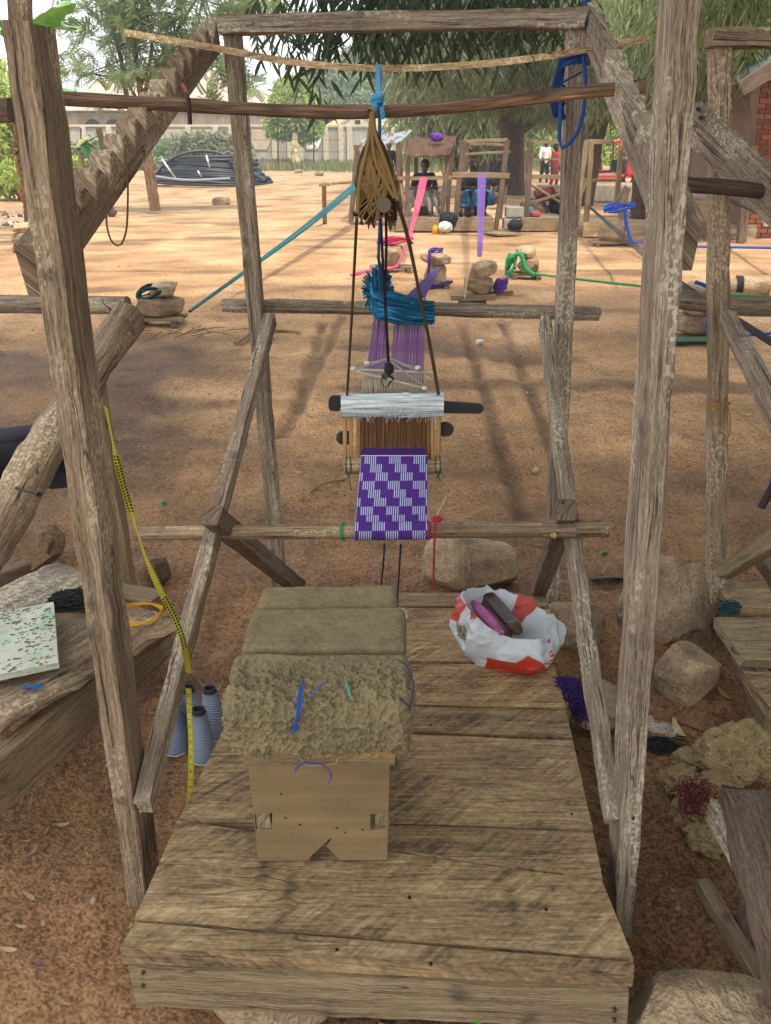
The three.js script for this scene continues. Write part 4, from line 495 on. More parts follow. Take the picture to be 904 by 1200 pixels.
// ---------------------------------------------------------------- plastic bag with shuttles
{
  const C = G(592, 765, HP), bag = thing('plastic_bag', 'crumpled white and red plastic shopping bag holding two shuttles on the platform', 'bag', C.clone());
  const bagTex = canvasTex(1024, 512, (c, w, h) => { // u runs round the bag (front in the middle), v from the base up
    c.fillStyle = '#dfe4e6'; c.fillRect(0, 0, w, h); c.fillStyle = '#cf3c22';
    const poly = (p) => { c.beginPath(); p.forEach(([x, y], i) => i ? c.lineTo(x, y) : c.moveTo(x, y)); c.closePath(); c.fill(); };
    poly([[420, 420], [440, 265], [520, 250], [545, 190], [580, 260], [630, 420]]); poly([[860, 125], [900, 0], [975, 0], [950, 125]]); poly([[722, 330], [735, 240], [775, 220], [768, 320]]); poly([[120, 250], [160, 120], [240, 90], [250, 200], [180, 260]]); poly([[290, 60], [330, 20], [360, 80], [310, 130]]); poly([[930, 180], [990, 120], [1000, 230]]);
    c.save(); c.translate(618, 275); c.rotate(-1.15); c.font = 'italic bold 84px serif'; c.fillStyle = '#c6301f'; c.fillText('The r', -70, 20); c.restore();
    c.save(); c.translate(170, 180); c.rotate(0.6); c.font = 'italic bold 60px serif'; c.fillStyle = '#f4efe9'; c.fillText('C', -20, 10); c.restore();
  });
  const mat = new THREE.MeshPhysicalMaterial({ map: bagTex, roughness: 0.38, clearcoat: 0.35, clearcoatRoughness: 0.35, transmission: 0.18, thickness: 0, side: THREE.DoubleSide, bumpMap: T_STONE[1], bumpScale: 0.002 });
  const N = 150, K = 84, pos = [], uv = [], idx = [];
  const ridge = (x, y, z) => 1 - Math.abs(fb3(x, y, z, 3)) * 2.2;
  const path = (t, an) => { // t 0 base centre -> .5 rim -> 1 inside bottom
    const ca = Math.cos(an), sa = Math.sin(an), ax = 0.158 + 0.02 * Math.cos(3 * an + 1), az = 0.145 + 0.014 * Math.sin(2 * an);
    const hiL = sst(0.1, -0.9, ca) * 0.035 + sst(0.0, -1, sa) * 0.02; // rim stands higher at the left and back
    let r, y;
    if (t < 0.16) { r = t / 0.16 * 0.86; y = 0; } else if (t < 0.55) { const q = (t - 0.16) / 0.39; r = 0.86 + 0.16 * Math.sin(q * Math.PI * 0.8) - 0.14 * q * q; y = q * (0.1 + hiL); } else if (t < 0.63) { const q = (t - 0.55) / 0.08; r = lerp(0.81, 0.73, q); y = 0.1 + hiL + 0.012 * Math.sin(q * Math.PI); } else { const q = (t - 0.63) / 0.37; r = lerp(0.73, 0.0, q); y = lerp(0.1 + hiL, 0.028, Math.pow(q, 0.7)); }
    const tail = 0.028 * Math.exp(-Math.pow((an - 0.95) / 0.4, 2)) * sst(0.05, 0.4, t);
    return [ca * ax * r + tail, y, sa * az * r + tail * 0.6];
  };
  for (let i = 0; i <= K; i++) for (let j = 0; j <= N; j++) {
    const t = i / K, an = (j % N) / N * Math.PI * 2 - Math.PI, [x, y, z] = path(t, an), f = sst(0.05, 0.25, t), e = 0.5;
    const cr = f * (0.028 * (ridge(x * 9, y * 9 + 3, z * 9) - 0.6) + 0.010 * (ridge(x * 24, y * 20, z * 24) - 0.6)), l = Math.hypot(x, z) || 1;
    pos.push(C.x + x + x / l * cr, C.y + 0.003 + Math.max(0, y + 0.7 * cr * sst(0.12, 0.3, t)) + (t < 0.16 ? 0 : 0), C.z + z + z / l * cr); uv.push(0.75 - (j / N - 0.5), Math.min(0.999, t * 1.4));
  }
  for (let i = 0; i < K; i++) for (let j = 0; j < N; j++) { const a = i * (N + 1) + j; idx.push(a, a + N + 1, a + 1, a + 1, a + N + 1, a + N + 2); }
  
  bag.part('sack', build(pos, uv, idx), mat);
  // contents
  const Q = (x, y, h) => G(x, y, HP + h), wood = withTex(T_DARK, 0.001, { color: new THREE.Color(0.42, 0.3, 0.25), roughness: 0.45 });
  const shuttle = (a, b, label) => { const c = a.clone().lerp(b, 0.5), s = thing('shuttle', label, 'shuttle', c), d = b.clone().sub(a), L = d.length(); d.normalize(); const up = V(0, 0.9, 0.42).addScaledVector(d, -V(0, 0.9, 0.42).dot(d)).normalize(), sd = V(0, 0, 0).crossVectors(d, up);
    const pp = [], uu = [], ii = [], NN = 40, SS = 28; for (let i = 0; i <= NN; i++) { const t = i / NN, e = Math.pow(Math.max(0, 1 - Math.pow(Math.abs(2 * t - 1), 5)), 0.5); for (let j = 0; j <= SS; j++) { const an = (j % SS) / SS * Math.PI * 2, cx = Math.cos(an), cy = Math.sin(an); let x = Math.sign(cx) * Math.pow(Math.abs(cx), 0.7) * 0.022 * e, y = Math.sign(cy) * Math.pow(Math.abs(cy), 0.7) * 0.017 * e; const well = sst(0.16, 0.22, t) * sst(0.84, 0.78, t) * sst(0.0145, 0.010, Math.abs(x)) * (y > 0 ? 1 : 0); y -= 0.009 * well; const p = a.clone().addScaledVector(d, t * L).addScaledVector(sd, x).addScaledVector(up, y); pp.push(p.x, p.y, p.z); uu.push(t * L, j / SS * 0.3); } } for (let i = 0; i < NN; i++) for (let j = 0; j < SS; j++) { const k = i * (SS + 1) + j; ii.push(k, k + 1, k + SS + 1, k + 1, k + SS + 2, k + SS + 1); }
    s.part('body', fixWinding(build(pp, uu, ii)), wood); for (const t of [0.2, 0.8]) { const e = a.clone().lerp(b, t).addScaledVector(up, 0.004); s.part('pin', pole([e, a.clone().lerp(b, t < 0.5 ? 0.26 : 0.74).addScaledVector(up, 0.004)], 0.0022, 0.0022, { s: 8 }), M.iron); } return [s, up]; };
  shuttle(Q(566, 692, 0.125), Q(610, 742, 0.125), 'dark polished wooden shuttle resting on the right in the plastic bag');
  shuttle(Q(551, 697, 0.112), Q(597, 749, 0.108), 'dark wooden shuttle on the left in the bag beside the pink bobbin');
  const bo = thing('pink_bobbin', 'pink thread bobbin lying between cream yarn and shuttle in the bag', 'bobbin', Q(570, 730, 0.12)); { const a = Q(555, 706, 0.13), b = Q(588, 742, 0.125), pts = [...Array(7)].map((_, i) => a.clone().lerp(b, i / 6)), g = pole([a, b], 1, 1, { n: 24, s: 20, rough: 0 }), q = g.attributes.position, d = b.clone().sub(a), L = d.length(); d.normalize(); for (let i = 0; i < q.count; i++) { const v = V(q.getX(i), q.getY(i), q.getZ(i)).sub(a), t = v.dot(d) / L, o = v.clone().addScaledVector(d, -t * L), r = lerp(0.006, 0.0165, Math.pow(Math.sin(Math.PI * clamp(t, 0.03, 0.97)), 0.6)) * (1 + 0.03 * Math.sin(t * 90)); if (o.length() > 0.1) o.setLength(r); const p = a.clone().addScaledVector(d, t * L).add(o); q.setXYZ(i, p.x, p.y, p.z); } g.computeVertexNormals(); bo.part('thread', g, flat('#e07ab8', { bumpMap: T_YARN[1], bumpScale: 0.001 })); bo.part('spindle', pole([a.clone().addScaledVector(d, -0.008), b.clone().addScaledVector(d, 0.006)], 0.0035, 0.0035, { s: 8 }), M.tan); }
  const cy = thing('cream_yarn', 'tangle of cream yarn at the left in the plastic bag', 'yarn', Q(550, 735, 0.07)); const k0 = Q(556, 738, 0.085); cy.part('yarn', strands(60, 0.0022, 901, (R) => [...Array(7)].map(() => { const a = R() * 6.28, r = 0.055 * Math.sqrt(R()); return V(k0.x + r * Math.cos(a), k0.y - 0.02 + 0.035 * R(), k0.z + r * 1.2 * Math.sin(a)); }), { n: 26 }), flat('#d6c8a6', { bumpMap: T_YARN[1], bumpScale: 0.0006 }));
  one('purple_yarn_tangle', 'purple and dark yarn tangle spilling off the platform edge beside the bag', 'yarn', strands(60, 0.0017, 905, (R) => { const b = G(658, 800, HP + 0.01); return [...Array(6)].map((_, i) => V(b.x + 0.035 * i * 0.4 + 0.05 * (R() - 0.5), Math.max(0.02, b.y + 0.01 - 0.028 * i * R()), b.z + 0.06 * (R() - 0.3))); }), flat('#3a2063'));
  one('dark_thread_tuft', 'tuft of black thread on the soil between the right brace and post', 'thread', strands(50, 0.0015, 906, (R) => { const b = G(686, 818, 0.05); return [...Array(5)].map(() => V(b.x + 0.1 * (R() - 0.5), b.y + 0.05 * (R() - 0.5), b.z + 0.18 * (R() - 0.5))); }), M.black);
}

// ---------------------------------------------------------------- thread cones and tape measure
{
  const cm = flat('#8d9db2', { roughness: 0.75, bumpMap: T_YARN[1], bumpScale: 0.002 }), H = 0.165;
  const proto = thing('thread_cone', 'grey blue thread cone half hidden by the brace, leftmost of the four', 'thread cone', V(0, 0, 0), 'grey blue thread cones beside the platform');
  const prof = [[0.002, 0.004], [0.034, 0.004], [0.036, 0.008], [0.036, 0.03], [0.034, 0.06], [0.029, 0.1], [0.0245, 0.135], [0.0225, 0.15], [0.02, 0.154]].map(([x, y]) => new THREE.Vector2(x, y)); const lg = new THREE.LatheGeometry(prof, 40); { const uv = lg.attributes.uv; for (let i = 0; i < uv.count; i++) uv.setXY(i, uv.getX(i) * 2, uv.getY(i) * 1.6); const q = lg.attributes.position; for (let i = 0; i < q.count; i++) { const y = q.getY(i), s = 1 + 0.012 * Math.sin(y * 480 + 2 * Math.atan2(q.getX(i), q.getZ(i))); q.setX(i, q.getX(i) * s); q.setZ(i, q.getZ(i) * s); } lg.computeVertexNormals(); }
  proto.part('thread', lg, cm); const tube = new THREE.LatheGeometry([[0.019, 0.15], [0.019, 0.166], [0.0165, 0.168], [0.013, 0.164], [0.013, 0.1], [0.001, 0.1]].map(([x, y]) => new THREE.Vector2(x, y)), 28); proto.part('cone_tube', tube, flat('#2b2f38', { roughness: 0.5 }));
  proto.part('foot_ring', new THREE.CylinderGeometry(0.0345, 0.0345, 0.006, 32).translate(0, 0.003, 0), flat('#d2d0c8'));
  const spots = [[207, 879, 0], [226, 862, 'grey blue thread cone standing behind the yellow tape measure'], [238, 889, 'grey blue thread cone nearest the platform corner, in front of the others'], [251, 863, 'grey blue thread cone furthest right, close to the cushion']];
  spots.forEach(([x, y, l], i) => { let o = proto; if (i) { o = proto.clone(); o.name = numbered('thread_cone'); o.userData = { ...proto.userData, label: l }; scene.add(o); } const p = onG(x, y, 0.002); o.position.copy(p); o.rotation.y = i * 1.7; });
  one('loose_thread', 'loose pale thread trailing from the thread cones', 'thread', rope([onG(232, 830, 0.14), onG(240, 822, 0.06), onG(256, 812, 0.012), onG(262, 800, 0.01)], 0.0011), M.cream);
  const tape = canvasTex(1024, 64, (c, w, h) => { c.fillStyle = '#c9c23e'; c.fillRect(0, 0, w, h); c.fillStyle = '#1a1a14'; for (let i = 0; i < 8; i++) { const x = i * 128; c.fillRect(x, 0, 4, h); for (let k = 1; k < 10; k++) c.fillRect(x + k * 12.8, 0, 2, k === 5 ? 24 : 14); for (let k = 1; k < 10; k++) c.fillRect(x + k * 12.8, h - 12, 2, 12); } c.font = 'bold 34px sans-serif'; ['15', '14', '13', '12', '11', '10', '9', '8'].forEach((s, i) => { c.save(); c.translate(i * 128 + 64, 36); c.rotate(Math.PI); c.fillText(s, -18, 12); c.restore(); }); });
  const tape2 = canvasTex(1024, 64, (c, w, h) => { c.fillStyle = '#b7ad33'; c.fillRect(0, 0, w, h); c.fillStyle = '#15150f'; for (let i = 0; i < 48; i++) { const x = i * 21.3; c.fillRect(x, 0, 3, i % 5 ? 18 : 30); if (i > 14 && i < 34) { c.fillRect(x, 4, 14, 22); c.fillRect(x + 3, 38, 12, 20); } else c.fillRect(x, h - 16, 3, 16); } });
  const t = thing('tape_measure', 'yellow tape measure hanging from the left post over the brace to the platform corner', 'tape measure', P(200, 720, 1.8)), dir = V(1, 0.1, 0.6);
  const tm = (m, r) => std({ map: m, roughness: 0.6 });
  t.part('tape', ribbon([P(124, 476, 1.7), P(133, 520, 1.72), P(143, 562, 1.74), P(156, 606, 1.76), P(170, 650, 1.77), P(188, 692, 1.78), P(204, 722, 1.79), P(214, 748, 1.78), P(219, 772, 1.8), P(221, 788, 1.82)], (q) => 0.014, (q) => V(Math.cos(1 + 2.4 * Math.sin(q * 6)) * 0.5 + 0.8, 0.15, Math.sin(1 + 2.4 * Math.sin(q * 6))), { n: 80, th: 0.0008, uLen: 0.36 }), tm(tape2));
  t.part('tape_end', ribbon([P(221, 806, 1.83), P(222.5, 840, 1.83), P(224, 870, 1.83), P(224, 905, 1.83), P(222, 946, 1.83)], 0.0155, (q) => V(1, 0, 0.25 + 0.3 * Math.sin(q * 5)), { n: 40, th: 0.0008 }), tm(tape));
}

// ---------------------------------------------------------------- stones and litter round the loom
const stoneThing = (label, px, py, sx, sy, sz, o = {}, mat = M.stone, group) => { const p = onG(px, py); return one('stone', label, 'stone', rock(V(p.x, p.y + sy * (o.lift ?? 0.42), p.z - sz * 0.35), sx, sy, sz, o), mat, group); };
stoneThing('long pale slab stone behind the platform under the red string', 552, 692, 0.37, 0.17, 0.2, { seed: 201, e: 5, amp: 0.06, n: 36, rot: [0.1, -0.12, -0.05] }, M.stonePale);
{ const p = onG(782, 748); one('boulder', 'large flat boulder leaning behind the right front post', 'boulder', rock(V(p.x + 0.0, 0.09, p.z - 0.08), 0.36, 0.12, 0.32, { seed: 202, e: 2.5, amp: 0.12, n: 44, rot: [0.62, 0.5, 0.42], cut: 1 }), M.stone); }
stoneThing('squarish pale grey stone block on the soil right of the post', 808, 820, 0.165, 0.155, 0.15, { seed: 203, e: 7, amp: 0.05, n: 32, facets: 3, rot: [0.1, 0.55, 0.08] }, M.stonePale);
{ const p = G(815, 1178, 0.1); one('boulder', 'rough grey boulder at the front right corner of the platform', 'boulder', rock(V(p.x + 0.01, 0.03, p.z + 0.06), 0.36, 0.24, 0.3, { seed: 204, e: 3, amp: 0.1, n: 48, cut: 1, rot: [0, 0.4, 0] }), M.stonePale); }
stoneThing('dark rough rock behind the neighbouring slab on the left', 24, 676, 0.3, 0.2, 0.22, { seed: 205, amp: 0.12, n: 30 }, M.stoneDark);
stoneThing('small dark stone beside the foot of the neighbouring post', 178, 690, 0.12, 0.13, 0.12, { seed: 206, n: 16, amp: 0.14 }, M.stoneDark);
stoneThing('fist sized clod on the ground left of the tall brace', 72, 690, 0.06, 0.04, 0.05, { seed: 207, n: 10 }, M.stoneDark);
{ // crumbly heap of husk lumps
  const t = thing('husk_heap', 'crumbly pale husk lumps with red threads heaped beside the dark bench', 'heap', G(830, 930));
  for (const [x, y, s, k, dy] of [[848, 912, 0.2, 1, 0.03], [868, 900, 0.15, 2, 0.05], [800, 925, 0.11, 3, 0.0], [822, 965, 0.15, 4, 0.0], [828, 990, 0.11, 5, 0.0], [812, 905, 0.12, 6, 0], [808, 945, 0.08, 7, 0], [838, 940, 0.12, 8, 0.02], [880, 915, 0.12, 9, 0.03], [780, 915, 0.05, 10, 0]]) {
    const p = G(x, y), g = rock(V(p.x, s * 0.24 + dy, p.z), s * 0.95, s * 0.66, s * 0.86, { seed: 300 + k, amp: 0.3, fr: 4.2, n: 30, e: 2.3, s: 0.16 }); t.part('lump', g, M.husk);
  }
  t.part('red_threads', strands(46, 0.0013, 311, (R) => { const b = G(800 + 28 * R(), 932 + 26 * R(), 0.06); return [...Array(5)].map(() => V(b.x + 0.07 * (R() - 0.5), 0.05 + 0.07 * R(), b.z + 0.07 * (R() - 0.5))); }, { n: 12 }), flat('#6d2a2c'));
}
{ const b = onG(768, 858); const g = new THREE.PlaneGeometry(0.12, 0.07, 26, 16); const q = g.attributes.position; for (let i = 0; i < q.count; i++) q.setZ(i, 0.016 + 0.012 * n3(q.getX(i) * 40, q.getY(i) * 25, 1) + 0.008 * n3(q.getX(i) * 90, q.getY(i) * 70, 4)); g.rotateX(-Math.PI / 2).rotateY(-0.5).translate(b.x, b.y + 0.004, b.z); g.computeVertexNormals(); one('clear_wrapper', 'crumpled clear plastic wrapper on the soil beside the right post', 'wrapper', g, new THREE.MeshPhysicalMaterial({ color: 0xffffff, roughness: 0.18, transmission: 0.75, thickness: 0, side: THREE.DoubleSide })); }
{ const b = onG(775, 875); one('green_black_thread', 'dark green thread tangle on the soil below the clear wrapper', 'thread', strands(26, 0.0014, 913, (R) => [...Array(6)].map(() => V(b.x + 0.1 * (R() + R() - 1), b.y + 0.004 + 0.008 * R(), b.z + 0.05 * (R() + R() - 1)))), flat('#15211f')); }
one('twig', 'long thin twig lying on the soil right of the clear wrapper', 'twig', rope([onG(785, 845, 0.006), onG(815, 858, 0.012), onG(840, 868, 0.008), onG(858, 880, 0.006)], 0.0022), M.dark);
one('twig', 'forked twig on the bare ground left of the woven strip', 'twig', merge([rope([onG(352, 590, 0.004), onG(375, 572, 0.012), onG(408, 562, 0.006)], 0.004), rope([onG(372, 574, 0.01), onG(362, 565, 0.006)], 0.003)]), M.tan);
one('fallen_branch', 'dry fallen branch on the ground behind the left back post', 'branch', merge([rope([onG(276, 405, 0.02), onG(300, 396, 0.05), onG(330, 390, 0.02), onG(352, 393, 0.02)], 0.016), rope([onG(300, 397, 0.04), onG(322, 402, 0.03)], 0.009)]), M.tan);
one('dark_wrapper', 'strip of dark polythene on the soil behind the right brace', 'wrapper', ribbon([onG(690, 680, 0.01), onG(715, 684, 0.03), onG(735, 680, 0.012), onG(752, 682, 0.01)], 0.05, () => V(0, 0.3, 1), { th: 0.002 }), flat('#23282a', { roughness: 0.5 }));
for (const [x, y, l] of [[622, 465, 'green plastic scrap on the right sled track'], [708, 650, 'bright green scrap on the sand between the right posts'], [192, 591, 'small green scrap on the bare ground left of the braces']]) { const b = onG(x, y, 0.008); one('green_scrap', l, 'scrap', rock(b, 0.026, 0.014, 0.02, { n: 5, seed: x, amp: 0.35 }), M.green); }
one('white_scrap', 'white crumpled scrap of paper on the sand beyond the rear pole', 'scrap', rock(onG(562, 404, 0.02), 0.07, 0.05, 0.06, { n: 7, seed: 77, amp: 0.35 }), M.white);
one('grey_pebble', 'round grey pebble on the sand right of the woven strip', 'pebble', rock(onG(628, 554, 0.015), 0.04, 0.03, 0.035, { n: 8, seed: 78 }), M.stonePale);

// ---------------------------------------------------------------- left neighbour: log platform, board, loom bits
{
  const E = (x, y, h) => G(x, y, h), lp = thing('log_platform', 'heavy weathered log slab platform of the neighbouring loom on the left', 'platform', V(-1.1, 0, -2.2)), M2 = M.postBrown;
  lp.part('slab', timber(E(-62, 822, 0.26), E(150, 716, 0.26), 0.42, 0.07, { seed: 561, rough: 0.009, ch: 0.028, up: V(0, 1, 0), sv: 0.45 }), M2);
  lp.part('edge_board', timber(E(-40, 948, 0.13), E(192, 742, 0.14), 0.05, 0.15, { seed: 562, up: V(0, 1, 0) }), M.tan);
  lp.part('plank', timber(E(-60, 752, 0.30), E(92, 676, 0.30), 0.2, 0.06, { seed: 563, rough: 0.005, up: V(0, 1, 0), sv: 0.5 }), M.post);
  lp.part('plank', timber(E(-60, 690, 0.31), E(20, 660, 0.31), 0.16, 0.05, { seed: 564, up: V(0, 1, 0) }), M.dark);
  lp.part('bearer', timber(E(130, 700, 0.18), E(186, 710, 0.18), 0.1, 0.07, { seed: 565 }), M.tan);
  const wb = E(8, 762, 0.33), board = canvasTex(512, 512, (c, w, h) => { const R = rng(5); c.fillStyle = '#c9cdb6'; c.fillRect(0, 0, w, h); for (let i = 0; i < 60; i++) { c.fillStyle = `rgba(${120 + R() * 60 | 0},${170 + R() * 30 | 0},${150 + R() * 20 | 0},0.35)`; c.beginPath(); c.ellipse(R() * w, R() * h, 10 + R() * 50, 6 + R() * 20, R() * 3, 0, 7); c.fill(); } for (let i = 0; i < 900; i++) { c.fillStyle = ['#6c5b45', '#8d7a5e', '#4f4436'][i % 3]; const x = w * R(), y = h * R(); if (n3(x / 90, y / 90, 3) < -0.1) continue; c.beginPath(); c.ellipse(x, y, 2 + R() * 9, 1 + R() * 5, R() * 3, 0, 7); c.fill(); } });
  const g = new THREE.BoxGeometry(0.5, 0.018, 0.34, 30, 1, 20); g.rotateY(0.36).rotateZ(0.03).rotateX(0.04).translate(wb.x - 0.12, wb.y + 0.004, wb.z + 0.02);
  one('painted_board', 'flaking pale green painted board lying on the left log slab', 'board', g, std({ map: board, roughness: 0.7 }));
  one('neighbour_post', 'slim square post of the left neighbouring loom behind the front left post', 'post', timber(P(152, 706, 2.98).setY(0), P(110, 440, 3.02), 0.06, 0.06, { seed: 566, up: V(0, 0, 1) }), M.tan);
  const pl = thing('neighbour_pole', 'round grey pole of the left neighbouring loom tied near its end', 'pole', P(70, 358, 3.0)); pl.part('pole_shaft', pole([P(-60, 356, 3.1), P(70, 357, 3.0), P(150, 358, 2.95)], 0.031, 0.029, { rough: 0.04, s: 18, seed: 567, su: 0.8, sv: 0.3 }), M.post); pl.part('tie', strands(8, 0.002, 921, (R) => [P(120, 350, 2.93), P(122, 356, 2.91), P(128 + R() * 3, 362, 2.91), P(132 + R() * 3, 369, 2.93)]), flat('#7c4a4f'));
  one('log_brace', 'thick bark stripped log brace sloping down to the left edge', 'brace', pole([P(150, 372, 2.9), P(95, 455, 2.6), P(40, 548, 2.3), P(-40, 690, 2.05)], 0.055, 0.06, { rough: 0.13, s: 18, seed: 568, su: 0.9, sv: 0.3 }), M.postBrown);
  { const t = thing('long_nail', 'bent rusty nail sticking out of the left log brace', 'nail', P(30, 576, 2.16)); t.part('shank', pole([P(17, 571, 2.2), P(32, 576, 2.12), P(45, 579, 2.08)], 0.0035, 0.0032, { s: 8 }), M.iron); t.part('nail_head', pole([P(44, 579, 2.085), P(46, 579.5, 2.075)], 0.007, 0.007, { s: 10 }), M.iron); }
  { const t = thing('dark_cloth', 'dark cloth sheet slung behind the left log brace', 'cloth', P(40, 540, 2.8)); const pos = [], uv = [], idx = []; for (let i = 0; i <= 30; i++) for (let j = 0; j <= 16; j++) { const u = i / 30, v = j / 16, p = P(lerp(-50, 82, u), lerp(lerp(520, 480, u), lerp(562, 569, u), v) + 6 * n3(u * 6, v * 2, 3), 2.85 + 0.06 * Math.sin(v * 5 + u * 4) + 0.03 * n3(u * 9, v * 7, 5)); pos.push(p.x, p.y, p.z); uv.push(u, v); } for (let i = 0; i < 30; i++) for (let j = 0; j < 16; j++) { const a = i * 17 + j; idx.push(a, a + 1, a + 17, a + 1, a + 18, a + 17); } t.part('sheet', build(pos, uv, idx), flat('#1d1b24', { side: THREE.DoubleSide })); t.part('sheet_fold', rope([P(-40, 512, 2.8), P(10, 510, 2.78), P(50, 502, 2.8), P(88, 486, 2.82)], 0.025), flat('#3a3340')); }
  { const c = E(165, 722, 0.3); one('yellow_wire', 'coil of orange yellow wire at the end of the left log slab', 'wire', strands(6, 0.0022, 931, (R) => [...Array(9)].map((_, i) => { const a = i / 8 * 6.28 + R() * 0.3; return V(c.x + (0.06 + 0.01 * R()) * Math.cos(a), c.y + 0.004 + 0.012 * R(), c.z + (0.06 + 0.01 * R()) * Math.sin(a)); }), { n: 30 }), M.orange); }
  { const c = E(86, 708, 0.31); one('black_yarn_tangle', 'black yarn tangle on the left log slab against the raised plank', 'yarn', strands(60, 0.0025, 932, (R) => [...Array(6)].map(() => V(c.x + 0.14 * (R() - 0.5), c.y + 0.035 * R(), c.z + 0.09 * (R() - 0.5)))), flat('#1d2021')); }
  { const c = E(40, 808, 0.3); one('blue_thread_knot', 'tiny knot of blue thread on the left log slab', 'thread', strands(9, 0.001, 933, (R) => [...Array(4)].map(() => V(c.x + 0.04 * (R() + R() - 1), c.y + 0.005 + 0.006 * R(), c.z + 0.03 * (R() + R() - 1)))), flat('#2d6fa3')); }
  one('pale_thread', 'pale loose thread hanging over the end of the left slab', 'thread', rope([E(180, 716, 0.3), E(190, 726, 0.29), E(188, 742, 0.22), E(176, 752, 0.15)], 0.0014), M.cream);
  { const p = P(-8, 130, 2.4); one('dark_cap_board', 'dark board end of the neighbouring loom at the upper left edge', 'board', timber(P(-60, 134, 2.3), P(14, 128, 2.3), 0.06, 0.05, { seed: 569 }), M.dark); }
  one('tall_post_behind', 'post of the left neighbouring loom rising behind the front left post', 'post', timber(P(28, 140, 3.0), P(22, -80, 3.0), 0.055, 0.06, { seed: 570, up: V(0, 0, 1) }), M.postBrown);
}

